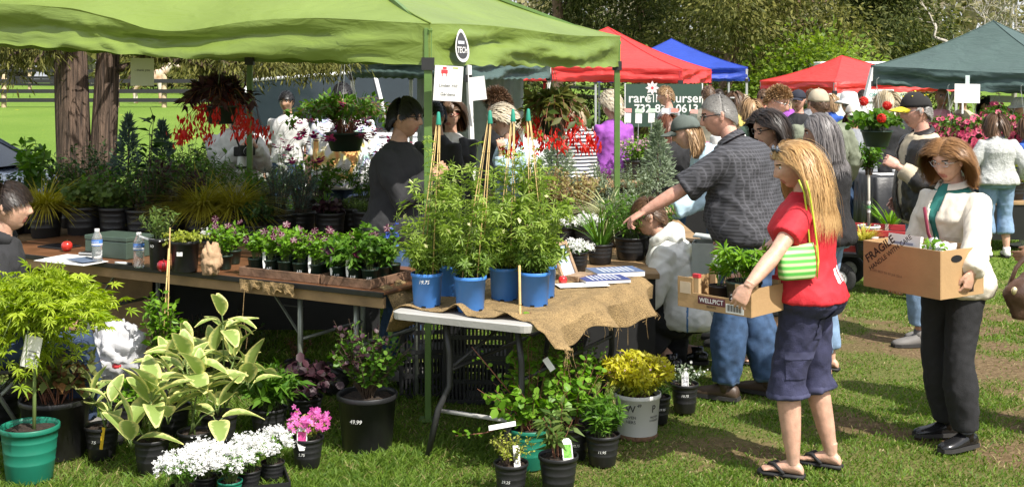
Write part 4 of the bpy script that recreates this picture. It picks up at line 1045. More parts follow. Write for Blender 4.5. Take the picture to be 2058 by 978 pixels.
            b.tube([Hk(.088 * math.cos(q), -.004 + .112 * math.sin(q), .04) for q in (2 * PI * j / 24 for j in range(25))], .014 * k, 6); b.rings([[Hk(r_ * math.cos(q), .05 + r_ * .9 * math.sin(q), z) for q in (R(5 + 170 * j / 12) for j in range(13))] for r_, z in ((.07, .045), (.12, .02))], cap=False); b.build('visor', m, t, True)
    if glasses:
        g = glasses; b = MB(); r_ = .0022 if g.get('thin') else .0034
        gy, gz_ = g.get('y', .098), g.get('z', .007)
        for sg in (-1, 1):
            lens = [Hk(sg * .032 + .0235 * math.cos(a), gy - .006 * abs(math.cos(a)) - .004, gz_ + .017 * math.sin(a)) for a in (2 * PI * j / 14 for j in range(15))]; b.tube(lens, r_ * k, 5)
            b.tube([Hk(sg * .055, gy - .008, gz_ + .004), Hk(sg * .078, gy - .03, gz_ + .004), Hk(sg * .084, .0, gz_ + .004), Hk(sg * .083, -.02, gz_ - .012)], r_ * k, 5)
        b.tube([Hk(-.009, gy, gz_ + .003), Hk(0, gy + .006, gz_ + .006), Hk(.009, gy, gz_ + .003)], r_ * k, 5); go = b.build('glasses', g['mat'], t, True)
        if g.get('lens'):
            lb = MB()
            for sg in (-1, 1): lb.add([Hk(sg * .032 + .0225 * math.cos(a), gy - .005, gz_ + .0165 * math.sin(a)) for a in (2 * PI * j / 14 for j in range(14))], [tuple(range(14))])
            lb.build('lens', g['lens'], go)
    info = dict(t=t, k=k, hcen=hcen, Hr=Hr, arms=arms, feet=feet, frame=frame, Hk=Hk)
    return info

# ------------------------------------------------------------------ the crowd
def H(mat_, c1, c2, style, **k): return dict(mat=mat_, c1=c1, c2=c2, style=style, **k)
BLONDE = ('golden', (.46, .275, .105), (.60, .385, .165)); AUBURN = ('auburn', (.23, .11, .036), (.33, .168, .06)); DARK = ('dark_brown', (.012, .008, .006), (.05, .032, .022)); BLACKH = ('black', (.006, .006, .006), (.022, .02, .02))
GREYH = ('grey', (.19, .18, .165), (.36, .345, .32)); ASH = ('ash_blond', (.32, .25, .15), (.58, .48, .32)); SILVER = ('silver_brown', (.12, .105, .10), (.27, .25, .245)); BROWN = ('brown', (.06, .032, .016), (.17, .095, .05)); SAND = ('sandy', (.22, .13, .06), (.48, .31, .16)); RUST = ('russet', (.09, .028, .015), (.2, .075, .035)); PALE = ('pale_blond', (.55, .47, .34), (.78, .70, .55))
DENIM = mat('denim', (.042, .085, .17), .9, .35, 16, .05, 260); LDENIM = mat('light_denim', (.20, .30, .44), .9, .2, 16, .05, 260); DKDENIM = mat('dark_denim', (.03, .05, .1), .9, .25, 16, .05, 260)
NAVY = mat('navy_twill', (.030, .032, .075), .85, .2, 18, .06, 160); BLK = cloth('black', (.016, .016, .018)); CHAR = cloth('charcoal', (.022, .022, .024), .9); REDT = cloth('red_jersey', (.56, .018, .03), .75); WHITE = cloth('white', (.62, .615, .60)); CREAM = cloth('cream_twill', (.70, .64, .53), .8, .06)
PLAID = plaid_mat('charcoal_plaid', (.030, .030, .034), (.11, .11, .125), 15); PURPLE = cloth('purple_knit', (.30, .075, .40)); GREYT = cloth('grey_marl', (.22, .23, .25)); KHAKI = cloth('khaki', (.24, .22, .17)); OLIVEJ = cloth('olive_twill', (.19, .21, .15)); LBLUE = cloth('light_blue', (.44, .60, .70), .8, .18)
SWEATER = mat('grey_wool', (.46, .47, .45), .95, .2, 40, .14, 90); SHELL = mat('white_shell', (.72, .72, .67), .5, .05, 10, .03, 30); FLEECE = mat('black_fleece', (.014, .013, .014), .95, .2, 30, .08, 120); TEAL = cloth('teal', (.03, .2, .17)); PINK = cloth('pink_check', (.45, .2, .22)); ROYAL = cloth('royal_blue', (.03, .1, .42)); SAGE = cloth('sage', (.2, .25, .12)); LEATHER = mat('dark_leather', (.022, .020, .019), .45, .15, 20, .04, 60); BEIGE = cloth('beige', (.50, .42, .30)); YELLOW = cloth('yellow', (.75, .6, .15)); DKGRN = cloth('dark_green', (.03, .06, .04))
STRIPES = stripe_mat('navy_white_stripes', (.025, .03, .05), (.72, .72, .72), 'Z', 8.5, .5, .6)
def tie_dye():
    m = mat('tie_dye', (.8, .8, .78), .85, .03, 10, .04, 180); N, L = m.node_tree.nodes, m.node_tree.links; b = N['Principled BSDF']; tc = N['Texture Coordinate']
    w = N.new('ShaderNodeTexWave'); w.wave_type = 'RINGS'; w.rings_direction = 'SPHERICAL'; w.inputs['Scale'].default_value = 1.3; w.inputs['Distortion'].default_value = 5; w.inputs['Detail'].default_value = 3; w.inputs['Detail Scale'].default_value = 2.2
    mp = N.new('ShaderNodeMapping'); mp.inputs['Location'].default_value = (0, 0, -1.2); L.new(tc.outputs['Object'], mp.inputs[0]); L.new(mp.outputs[0], w.inputs[0])
    cr = N.new('ShaderNodeValToRGB'); e = cr.color_ramp.elements; e[0].position = 0; e[0].color = (.8, .36, .12, 1); e[1].position = 1; e[1].color = (.8, .8, .78, 1)
    for p, c in ((.05, (.8, .7, .25, 1)), (.12, (.8, .8, .76, 1)), (.55, (.8, .8, .78, 1)), (.68, (.45, .75, .6, 1)), (.8, (.45, .4, .75, 1)), (.9, (.8, .78, .8, 1))): x = e.new(p); x.color = c
    L.new(w.outputs['Fac'], cr.inputs[0]); L.new(cr.outputs[0], b.inputs['Base Color']); return m
BLKSHOE = mat('black_shoe_leather', (.012, .012, .013), .22, .1); BRSHOE = mat('brown_shoe_leather', (.07, .045, .03), .5); TRAINER = mat('white_trainer', (.75, .74, .72), .6); GREYSHOE = mat('grey_trainer', (.16, .15, .14), .7); FLIP = mat('black_rubber', (.015, .015, .015), .7)
FRAME_ = mat('dark_spectacle_frame', (.015, .012, .012), .3); LENS = mat('dark_lens', (.01, .01, .012), .08); RED_FR = mat('red_spectacle_frame', (.35, .04, .05), .3); WIRE = mat('silver_wire', (.5, .5, .5), .25, metal=.9)

for _m in (DENIM, LDENIM, DKDENIM, NAVY, PLAID, SHELL, FLEECE, STRIPES, LEATHER): wrinkle(_m)
PP = {}
# nearest figures
PP['red'] = person('woman in red T-shirt with long blond hair carrying a fruit carton', gp(1622, 5.85), 68, 1.605, 'f', 1.36, tone='fair', head=(24, 14, 0), lean=2,
    hlw=at(1500, 580, 5.44), hrw=at(1445, 592, 6.02), el=(-.5, -.4, -.6), pose_l='cup', pose_r='cup', fdlw=(-.42, .05, -.75), pnlw=(.35, .9, -.1), fdrw=(-.4, -.2, -.5), pnrw=(-.5, -.8, .1), shirt=REDT, sleeve=.62, hem=.93, loose=.012, shirt_fold=.007, pants=NAVY, cuff=.335, ploose=.02, pants_fold=.011,
    shoe=FLIP, shoe_style='sandal', fl=(-.11, .05, 0, 4), fr=(.11, -.10, 0, 10), hair=H(*BLONDE, 'long', len=.45, n=9000, w=.0016, part=.01, back=.9, curl=.10), vox=.0105)
PP['cream'] = person('woman in cream jacket and black trousers holding a big cardboard box', gp(1916, 6.32), 118, 1.60, 'f', 1.16, tone='fair', head=(12, 15, 0), lean=0,
    hlw=at(1952, 560, 5.80), hrw=at(1800, 585, 6.38), el=(-.9, -.5, -.4), er=(.6, -.6, -.5), pose_l='cup', pose_r='cup', fdlw=(-.28, .0, -.9), pnlw=(-.55, .8, .1), fdrw=(-.3, -.5, -.3), pnrw=(0, -.5, .8), shirt=TEAL, hem=.95, sleeve=1.2, loose=.010,
    jacket=dict(mat=CREAM, open=.034, hem=.855, off=.010, fold=.011), collar=CREAM, pants=BLK, cuff=.02, ploose=.016, shoe=BLKSHOE, fl=(-.10, .02, 0, 0), fr=(.10, -.06, 0, 22), hair=H(*AUBURN, 'bob', cut=-.135, fringe=.14, n=8000, w=.0015, len=.26, lift=.013), glasses=dict(mat=WIRE, thin=1), vox=.0105)
PP['plaid'] = person('grey-haired man in charcoal plaid shirt and jeans pointing over the plants', gp(1512, 7.2), 58, 1.84, 'm', 1.38, .08, tone='pink', head=(26, 10, 0), lean=13, hunch=6, tilt=-2,
    hlw=at(1290, 428, 7.15), el=(-.3, -.2, -1), pose_l='point', pnl=(.3, 0, -1), hrw=at(1452, 500, 7.62), shirt=PLAID, sleeve=.95, hem=.90, loose=.020, shirt_fold=.014, collar=PLAID, pants=DENIM, cuff=.01, ploose=.016, pants_fold=.012, shoe=BRSHOE, fl=(-.12, .12, 0, 0), fr=(.12, -.06, 0, 6),
    hair=H(*GREYH, 'short', len=.020, n=3600, w=.0014, fringe=.0, lift=.003), glasses=dict(mat=FRAME_, y=.100), vox=.0115)
PP['kneel'] = person('person in white hooded jacket crouching at the end of the burlap table', gp(1382, 7.95), 76, 1.76, 'f', 1.28, tone='fair', lean=20, hunch=6, pelvis=(0, 0, -.60), head=(10, 12, 0), fl=(-.12, .10, 0, 0), fr=(.12, -.05, 0, 0),
    hlw=at(1258, 655, 7.75), el=(-.2, -.6, -.6), pose_l='cup', hrw=at(1285, 600, 8.3), shirt=SHELL, sleeve=2.0, hem=.88, loose=.022, shirt_fold=.014, hood=SHELL, pants=BLK, ploose=.02, shoe=BLKSHOE, hair=H(*BROWN, 'short', len=.045, n=1500, w=.005, fringe=.1), vox=.0115)
PP['hoodie'] = person('young man in black hoodie sitting at the wooden table', gp(-12, 6.25), -76, 1.76, 'm', 1.0, tone='fair', lean=2, hunch=6, pelvis=(0, 0, -.40), head=(-6, -3, 0), fl=(-.12, .45, 0, 0), fr=(.12, .45, 0, 0), hl=(-.14, .34, .66), hr=(.14, .34, .66),
    shirt=CHAR, hem=.90, loose=.022, shirt_fold=.012, hood=CHAR, pants=DKDENIM, shoe=GREYSHOE, hair=H(*DARK, 'short', len=.05, n=2600, w=.0022, fringe=.15, flow='fore'), vox=.0115)
PP['black'] = person('dark-haired woman in black sweatshirt and sunglasses under the canopy edge', gp(795, 7.65), -108, 1.78, 'f', 1.22, .03, tone='tan', head=(6, 0, 0), lean=3, hrw=at(870, 352, 7.45), hlw=at(868, 372, 7.8), er=(.5, -.5, -1), pose_r='grip', pose_l='grip', shirt=CHAR, hem=.86, loose=.022, shirt_fold=.012, pants=DENIM, shoe=GREYSHOE,
    hair=H(*BLACKH, 'short', len=.045, n=2600, w=.0025, fringe=.12, flow='fore', lift=.012), glasses=dict(mat=FRAME_, lens=LENS), vox=.0115)
PP['fleece'] = person('woman with long grey hair in black fleece behind the red T-shirt', gp(1662, 7.8), 62, 1.68, 'f', 1.15, tone='fair', shirt=FLEECE, hem=.88, loose=.024, shirt_fold=.012, pants=LDENIM, shoe=FLIP, shoe_style='sandal', hair=H(*SILVER, 'long', len=.34, n=4500, w=.0022, back=.9), head=(10, 10, 0), vox=.0125)
PP['dark_bob'] = person('woman with dark bob and black glasses behind the plaid shirt', gp(1556, 8.0), 112, 1.70, 'f', 1.0, tone='fair', shirt=BLK, pants=BLK, cuff=.3, shoe=FLIP, shoe_style='sandal', hair=H(*DARK, 'bob', cut=-.17, len=.30, n=4500, w=.0022, fringe=.05, part=.02), glasses=dict(mat=FRAME_), head=(0, 14, 0), vox=.0125)
PP['cap_man'] = person('man in black cap with yellow brim and dark leather jacket', gp(1862, 8.7), 98, 1.80, 'm', 1.15, .04, tone='pink', head=(-6, 4, 0), lean=4, hlw=at(1805, 335, 8.5), hrw=at(1808, 400, 8.9), pose_l='grip', shirt=BEIGE, sleeve=1.9, hem=.84, loose=.024, jacket=dict(mat=LEATHER, open=.07, hem=.87, off=.012, sleeve=1.55), collar=LEATHER, pants=LDENIM, shoe=GREYSHOE, fl=(-.1, .1, 0, 0), fr=(.1, -.1, 0, 4),
    hair=H(*GREYH, 'short', len=.03, n=500, w=.004, fringe=.0), hat=dict(style='cap', mat=mat('black_cap', (.015, .014, .014), .9), brim=mat('yellow_brim', (.8, .62, .03), .8), dots=mat('yellow_dot', (.8, .62, .03), .8)), glasses=dict(mat=WIRE, thin=1), vox=.0125)
PP['blue_cap'] = person('woman in grey-green cap and light blue shirt bending over the plants', gp(1468, 8.7), 86, 1.72, 'f', 1.18, tone='fair', lean=26, hunch=10, head=(-4, 14, 0), hlw=at(1350, 425, 8.4), hrw=at(1345, 440, 8.9), el=(-.2, -.2, -1), shirt=LBLUE, sleeve=1.9, hem=.82, loose=.026, shirt_fold=.014, pants=DKDENIM, shoe=GREYSHOE, hair=H(*SAND, 'bob', cut=-.16, len=.26, n=1400, w=.005, fringe=.0), hat=dict(style='cap', mat=mat('grey_green_cap', (.10, .12, .105), .9, .15)), vox=.0125)
# beyond the stall
PP['chin'] = person('blond woman in pale blue shirt resting her chin on her hand', gp(1030, 10.4), 92, 1.64, 'f', 1.1, tone='fair', lean=4, head=(8, 10, 0), hlw=at(1008, 305, 10.22), el=(-.2, .3, -1), fdl=(0, .1, 1), pose_l='cup', hrw=at(1000, 385, 10.5), shirt=LBLUE, sleeve=1.8, hem=.86, loose=.02, pants=LDENIM, shoe=TRAINER, hair=H(*PALE, 'short', len=.085, n=1000, w=.005, flow='back', lift=.045, fringe=.15), vox=.0135)
PP['tie'] = person('large man in tie-dye T-shirt standing behind the hanging fuchsia', gp(690, 11.0), 178, 1.86, 'm', 1.38, .06, tone='tan', shirt=tie_dye(), sleeve=.9, hem=.86, loose=.018, pants=DKDENIM, shoe=GREYSHOE, hair=H(*BLACKH, 'short', len=.05, n=500), vox=.0135)
PP['photo'] = person('photographer in white knit sweater behind the hanging begonia', gp(472, 10.35), -158, 1.74, 'm', 1.1, .02, tone='fair', hlw=at(514, 296, 10.08), hrw=at(480, 302, 10.08), pose_l='grip', pose_r='grip', er=(.4, -.2, -1), el=(-.4, -.2, -1), head=(0, 15, 0), shirt=WHITE, hem=.86, loose=.020, shirt_fold=.014, pants=DKDENIM, shoe=GREYSHOE, hair=H(*DARK, 'short', len=.05, n=500), vox=.0135)
PP['lanyard'] = person('woman with glasses in black cardigan and white top under the far canopy', gp(906, 10.1), 176, 1.72, 'f', 1.08, tone='fair', head=(-6, 0, 0), hl=(-.02, .28, 1.14), hr=(.10, .28, 1.12), pose_r='grip', pose_l='grip', shirt=WHITE, jacket=dict(name='cardigan', mat=BLK, open=.085, off=.012), pants=BLK, shoe=BLKSHOE, hair=H(*BROWN, 'bob', cut=-.12, len=.25, n=1300, w=.005, fringe=.25), glasses=dict(mat=RED_FR), vox=.0135)
person('dark figure with black hair half hidden behind the canopy pole', gp(878, 9.6), 150, 1.72, 'f', 1.0, tone='tan', shirt=BLK, pants=BLK, shoe=BLKSHOE, hair=H(*BLACKH, 'short', n=900, w=.004), vox=.0145)
person('woman with curly brown hair and sunglasses beside the grey sidewall', gp(1003, 11.4), 118, 1.76, 'f', 1.05, tone='tan', shirt=BLK, pants=DKDENIM, shoe=BLKSHOE, hair=H(*BROWN, 'short', len=.07, n=1500, w=.005, flow='up', lift=.03), glasses=dict(mat=FRAME_, lens=LENS), head=(20, 0, 0), vox=.0145)
person('man in white T-shirt with dark hair out on the grass', gp(578, 14.2), 170, 1.74, 'm', 1.05, tone='tan', shirt=WHITE, sleeve=.9, pants=DENIM, shoe=TRAINER, hair=H(*BLACKH, 'short', len=.05, n=400), vox=.016)
person('woman in purple sweater with pale short hair seen from behind', gp(1232, 12.9), 22, 1.73, 'f', 1.02, tone='fair', head=(14, 8, 0), shirt=PURPLE, loose=.026, hem=.86, hl=(-.14, .32, 1.05), hr=(.18, .30, 1.0), pants=DKDENIM, shoe=TRAINER, hair=H(*PALE, 'short', len=.085, n=1400, w=.005, flow='back', lift=.04), vox=.014)
person('person in navy and white striped top half hidden by red begonia flowers', gp(1152, 12.6), 10, 1.66, 'f', 1.1, shirt=STRIPES, pants=DKDENIM, shoe=TRAINER, hair=H(*ASH, 'bob', cut=-.12, n=400), vox=.0155)
person('man in grey T-shirt standing before the nursery banner', gp(1344, 15.6), 62, 1.80, 'm', 1.1, tone='pink', head=(28, 4, 0), shirt=GREYT, sleeve=.9, pants=DENIM, shoe=TRAINER, hair=H(*SAND, 'short', len=.04, n=500, w=.005, fringe=0), vox=.016)
person('man in khaki jacket seen from behind at the red canopy corner', gp(1425, 16.0), 5, 1.80, 'm', 1.2, tone='tan', shirt=KHAKI, loose=.03, pants=DKDENIM, shoe=BRSHOE, hair=H(*BROWN, 'short', len=.04, n=400), vox=.016)
person('woman with long ash-blond hair behind the grey-haired man', gp(1462, 11.0), 40, 1.72, 'f', 1.05, shirt=WHITE, pants=DENIM, shoe=TRAINER, head=(12, 18, 0), hair=H(*ASH, 'long', len=.32, n=1300, w=.005), vox=.0145)
person('woman with russet hair just above the grey-green cap', gp(1350, 11.6), 20, 1.56, 'f', 1.0, shirt=BLK, pants=DENIM, shoe=TRAINER, head=(0, 20, 0), hair=H(*RUST, 'bob', cut=-.16, n=1200, w=.005), vox=.015)
person('tall man with sandy spiky hair and white T-shirt looking down', gp(1548, 10.7), -118, 1.85, 'm', 1.08, tone='pink', head=(-6, 22, 0), shirt=WHITE, sleeve=.9, pants=DENIM, shoe=TRAINER, hair=H(*SAND, 'spiky', len=.038, n=900, fringe=.05), glasses=dict(mat=WIRE, thin=1), vox=.0135)
person('man in olive jacket and beige cap seen from behind', gp(1648, 10.9), 8, 1.80, 'm', 1.25, .03, tone='pink', shirt=OLIVEJ, loose=.034, hem=.84, shirt_fold=.018, pants=DKDENIM, shoe=BRSHOE, hl=(-.3, .25, 1.0), hr=(.34, .2, .98), collar=OLIVEJ, hair=H(*BROWN, 'short', len=.03, n=400, fringe=0), hat=dict(style='cap', mat=mat('beige_cap', (.42, .36, .26), .9)), vox=.0135)
person('person in white brimmed hat and sage shirt seen from behind', gp(1709, 13.4), 12, 1.74, 'm', 1.1, tone='pink', shirt=SAGE, pants=DENIM, shoe=TRAINER, hair=H(*GREYH, 'short', len=.03, n=300), hat=dict(style='brimmed', mat=cloth('white_hat', (.8, .79, .76))), vox=.015)
person('person in cream cap and sunglasses with grey top facing us', gp(1714, 12.7), 178, 1.63, 'f', 1.0, tone='tan', shirt=GREYT, pants=DENIM, shoe=TRAINER, hair=H(*BROWN, 'bob', cut=-.12, n=400), hat=dict(style='cap', mat=cloth('cream_cap', (.66, .6, .52))), glasses=dict(mat=FRAME_, lens=LENS), vox=.0145)
person('woman in black coat with grey-blond hair beside the red geranium', gp(1788, 13.0), 24, 1.76, 'f', 1.12, shirt=BLK, hem=.8, loose=.04, pants=DKDENIM, shoe=BLKSHOE, hair=H(*ASH, 'bob', cut=-.16, len=.28, n=1300, w=.005), vox=.0145)
person('bald smiling man in pink checked shirt under the dark green canopy', gp(1892, 15.0), 176, 1.80, 'm', 1.1, tone='brown', shirt=PINK, pants=DKDENIM, shoe=BRSHOE, vox=.016)
PP['sweater'] = person('woman in grey wool sweater and pale jeans seen from behind', gp(2004, 12.9), -4, 1.52, 'f', 1.25, shirt=SWEATER, hem=.90, loose=.024, sleeve_w=1.2, hl=(-.28, .16, .88), hr=(.30, .12, .86), pants=LDENIM, cuff=.2, ploose=.02, shoe=TRAINER, head=(-4, 8, 0), hair=H(*BROWN, 'bob', cut=-.13, len=.27, n=1500, w=.005, fringe=.1), vox=.0135)
person('woman with dark bob and blue top behind the pink petunias', gp(1982, 16.0), 178, 1.66, 'f', 1.0, tone='tan', shirt=ROYAL, pants=DKDENIM, shoe=BLKSHOE, hair=H(*BLACKH, 'bob', cut=-.13, n=400, fringe=.3), vox=.016)
person('person in white sun hat at the right end of the petunias', gp(2054, 14.6), 110, 1.66, 'f', 1.05, shirt=CREAM, pants=DENIM, shoe=TRAINER, hair=H(*GREYH, 'short', n=300), hat=dict(style='brimmed', mat=cloth('white_hat', (.8, .79, .76))), vox=.016)
person('person in royal blue shirt beyond the grey sweater', gp(2068, 13.6), 30, 1.45, 'f', 1.0, shirt=ROYAL, pants=DENIM, shoe=TRAINER, hair=H(*BROWN, 'bob', n=300), vox=.016)
person('woman in white visor in the far crowd by the blue canopy', gp(1476, 16.5), -30, 1.72, 'f', 1.05, shirt=YELLOW, pants=DENIM, shoe=TRAINER, hair=H(*BROWN, 'bob', cut=-.15, n=400), hat=dict(style='visor', mat=WHITE), vox=.017)
person('person in red shirt and sunglasses far back between the canopies', gp(1533, 17.5), 178, 1.74, 'm', 1.0, tone='pink', shirt=REDT, pants=DENIM, shoe=TRAINER, hair=H(*BROWN, 'short', n=300), glasses=dict(mat=FRAME_, lens=LENS), vox=.017)
person('person with sandy bob in dark green top in the far crowd', gp(1513, 14.0), 20, 1.66, 'f', 1.15, shirt=DKGRN, pants=DENIM, shoe=TRAINER, hair=H(*SAND, 'bob', cut=-.13, n=400), vox=.017)
person('person in white shirt in the far crowd below the blue canopy corner', gp(1498, 17.6), 60, 1.66, 'f', 1.0, shirt=WHITE, pants=DENIM, shoe=TRAINER, hair=H(*ASH, 'bob', cut=-.13, n=300), vox=.018)
person('man in dark cap and black shirt beside the sandy-haired man', gp(1606, 14.5), 150, 1.76, 'm', 1.1, tone='pink', shirt=BLK, pants=DENIM, shoe=TRAINER, hair=H(*GREYH, 'short', n=300), hat=dict(style='cap', mat=mat('navy_cap', (.02, .022, .035), .9)), vox=.017)
PP['edge'] = person('person with a brown shoulder bag at the right edge', gp(2150, 6.5), 80, 1.66, 'f', 1.0, tone='brown', shirt=cloth('rust_top', (.25, .08, .05)), pants=DKDENIM, shoe=BLKSHOE, hl=(-.24, .22, 1.0), hair=H(*BLACKH, 'bob', n=300), vox=.0135)

for i, (x, D, f, hh, sx, sh, hc, lb) in enumerate(((1585, 18.5, 40, 1.7, 'f', PURPLE, ASH, 'distant shopper in purple far behind the spiky-haired man'), (1630, 17.0, 170, 1.75, 'm', GREYT, BROWN, 'distant man in grey under the low red canopy'), (1668, 18.0, -40, 1.66, 'f', ROYAL, SAND, 'distant blond shopper in blue under the low red canopy'), (1735, 19.0, 150, 1.72, 'm', WHITE, DARK, 'distant man in white by the tomato sign'), (1838, 18.0, 30, 1.7, 'f', PINK, BROWN, 'distant shopper in pink behind the black cap'), (1935, 17.5, 160, 1.72, 'm', BEIGE, GREYH, 'distant man in beige behind the price sign'), (1445, 20.0, 10, 1.72, 'm', DKGRN, DARK, 'distant man in dark green at the red canopy leg'))):
    person(lb, gp(x, D), f, hh, sx, 1.08, tone=('fair', 'tan')[i % 2], shirt=sh, pants=DENIM, shoe=TRAINER, hair=H(*hc, 'bob' if sx == 'f' else 'short', cut=-.13, n=350, w=.006), vox=.019)
def dress():
    """pockets, hems and prints"""
    I = PP['red']; k = I['k']; SEAM = mat('navy_seam', (.055, .058, .12), .85); PRINT = mat('white_shirt_print', (.78, .75, .74), .8)
    patch(I, 'shorts', 'back_pocket', NAVY, lambda x, y, z: (x < -.02) & (x > -.15) & (y < -.03) & (z > .74 * k) & (z < .90 * k), .005); patch(I, 'shorts', 'pocket_flap', SEAM, lambda x, y, z: (x < -.015) & (x > -.155) & (y < -.03) & (z > .865 * k) & (z < .905 * k), .008)
    patch(I, 'shorts', 'cargo_pocket', NAVY, lambda x, y, z: (x < -.12) & (y > -.08) & (y < .07) & (z > .53 * k) & (z < .67 * k), .006); patch(I, 'shorts', 'cargo_flap', SEAM, lambda x, y, z: (x < -.12) & (y > -.085) & (y < .075) & (z > .64 * k) & (z < .68 * k), .009)
    patch(I, 'shorts', 'hem', SEAM, lambda x, y, z: z < .445 * k, .003); patch(I, 'shirt', 'hem', REDT, lambda x, y, z: (z < .955 * k) & (z > .925 * k), .003)
    for j, (a, b, c, d) in enumerate(((-.075, -.045, 1.02, 1.10), (-.03, -.005, 1.02, 1.08), (-.03, -.005, 1.09, 1.10), (.015, .03, 1.02, 1.10), (.045, .075, 1.02, 1.06))): patch(I, 'shirt', 'print', PRINT, lambda x, y, z, a=a, b=b, c=c, d=d: (y < -.04) & (x > a) & (x < b) & (z > c * k) & (z < d * k), .002)
    I = PP['cream']; k = I['k']; CS = mat('cream_stitch', (.56, .50, .40), .8)
    for sg in (-1, 1): patch(I, 'jacket', 'pocket_flap', CREAM, lambda x, y, z, sg=sg: (x * sg > .06) & (x * sg < .17) & (y > .05) & (z > .93 * k) & (z < .97 * k), .006)
    patch(I, 'jacket', 'hem', CS, lambda x, y, z: z < .875 * k, .002); patch(I, 'jacket', 'breast_seam', CS, lambda x, y, z: (x < -.06) & (x > -.13) & (y > .05) & (abs(z - 1.19 * k) < .008), .002)
    mb = MB(); mb.tube([(.05, .16, 1.36 * k), (.0, .185, 1.22 * k), (-.09, .19, 1.05 * k), (-.15, .17, .95 * k)], .011, 6, ell=((1, 0, 0), .3)); mb.build('bag_strap', mat('wine_strap', (.25, .03, .06), .6), I['t'], True)
    I = PP['plaid']; patch(I, 'shirt', 'hem', PLAID, lambda x, y, z: z < .935 * I['k'], .003); patch(I, 'trousers', 'hem', mat('denim_hem', (.08, .13, .22), .9), lambda x, y, z: (z < .115) & (x < 0), .003); patch(I, 'trousers', 'hem', MATS['denim_hem'], lambda x, y, z: (z < .115) & (x > 0), .003)
    I = PP['kneel']; patch(I, 'shirt', 'piping', mat('blue_piping', (.08, .2, .42), .6), lambda x, y, z: (x < -.05) & (abs(y + .02) < .007) & (z < .62), .002)
dress()
def jersey_print():
    """white print on the back of the red shirt, sunglasses on the blond hair"""
    I = PP['red']; t, k = I['t'], I['k']; mb = MB(); Hk = I['Hk']
    mb.tube([Hk(x, y, z) for x, y, z in ((-.094, -.03, .03), (-.098, .0, .055), (-.085, .05, .085))], .006 * k, 6); mb.tube([Hk(x, y, z) for x, y, z in ((.094, -.03, .03), (.098, .0, .055), (.085, .05, .085))], .006 * k, 6)
    mb.tube([Hk(-.06, .07, .105), Hk(0, .085, .11), Hk(.06, .07, .105)], .005 * k, 6); mb.tube([Hk(-.085, .05, .085), Hk(-.05, .072, .108)], .006 * k, 6); mb.tube([Hk(.085, .05, .085), Hk(.05, .072, .108)], .006 * k, 6)
    for sg in (-1, 1): mb.ball(Hk(sg * .045, .072, .108), (.03 * k, .010 * k, .02 * k), 10, 6)
    mb.build('sunglasses', mat('smoke_plastic', (.06, .07, .09), .2), t, True)
jersey_print()

# ------------------------------------------------------------------ potted plants
POTB = mat('black_nursery_plastic', (.014, .014, .015), .42, .25, 12, .015, 25); POTG = mat('green_plastic_pot', (.012, .16, .10), .4, .1, 9); POTBLUE = mat('blue_plastic_pot', (.06, .23, .66), .42, .08, 9, .01, 30); POTDG = mat('dark_green_plastic', (.012, .03, .02), .45, .1); POTW = mat('white_plastic_tub', (.74, .74, .72), .4, .06, 7)
SOIL = mat('potting_soil', (.035, .022, .014), .95, .5, 60, .25, 90); CHALK = mat('chalk_marker', (.75, .75, .72), .8, .02); TAGW = mat('white_plastic_tag', (.78, .77, .74), .5, .03); CANE = mat('bamboo_cane', (.50, .35, .14), .6, .3, 9, .03, 40); INK = mat('black_ink', (.02, .02, .022), .7)
STEMG = mat('green_stem', (.11, .16, .04), .7, .2); STEMB = mat('woody_stem', (.10, .065, .04), .85, .3, 20, .1, 60); STEMR = mat('reddish_stem', (.22, .09, .05), .7, .2)
def LM(n, a, b, tr=.35, rough=.45): return leafmat(n, a, b, tr, rough)
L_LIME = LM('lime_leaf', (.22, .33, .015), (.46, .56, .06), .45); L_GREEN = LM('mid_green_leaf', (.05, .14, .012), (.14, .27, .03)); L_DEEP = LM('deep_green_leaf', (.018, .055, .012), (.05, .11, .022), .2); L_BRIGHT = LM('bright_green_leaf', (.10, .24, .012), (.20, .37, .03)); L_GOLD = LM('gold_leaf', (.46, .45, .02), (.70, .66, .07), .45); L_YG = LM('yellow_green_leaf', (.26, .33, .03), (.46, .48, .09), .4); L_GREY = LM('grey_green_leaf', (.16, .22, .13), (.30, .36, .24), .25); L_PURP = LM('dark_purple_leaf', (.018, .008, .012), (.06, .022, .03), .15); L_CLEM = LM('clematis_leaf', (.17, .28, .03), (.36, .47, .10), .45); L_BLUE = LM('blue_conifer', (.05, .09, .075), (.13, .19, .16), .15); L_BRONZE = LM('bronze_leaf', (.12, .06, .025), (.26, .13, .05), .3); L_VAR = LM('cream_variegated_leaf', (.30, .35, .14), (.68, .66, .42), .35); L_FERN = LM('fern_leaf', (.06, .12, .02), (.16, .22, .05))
P_WHITE = LM('white_petal', (.72, .72, .70), (.86, .85, .83), .25); P_PINK = LM('pink_petal', (.55, .07, .33), (.75, .22, .52), .3); P_RED = LM('scarlet_petal', (.55, .012, .012), (.78, .05, .03), .35); P_FUCH = LM('fuchsia_petal', (.42, .008, .10), (.72, .06, .22), .35); P_MAROON = LM('maroon_petal', (.045, .004, .02), (.11, .012, .04), .2); P_STRIPE = LM('pale_star_stripe', (.62, .32, .36), (.80, .66, .58), .2); P_ROSE = LM('rose_petal', (.48, .03, .10), (.72, .16, .25), .3); P_BLUE = LM('blue_petal', (.03, .06, .42), (.10, .2, .7), .25); P_YEL = LM('pale_yellow_petal', (.62, .62, .22), (.82, .80, .45), .4); P_LIL = LM('lilac_petal', (.5, .25, .38), (.72, .48, .55), .3)

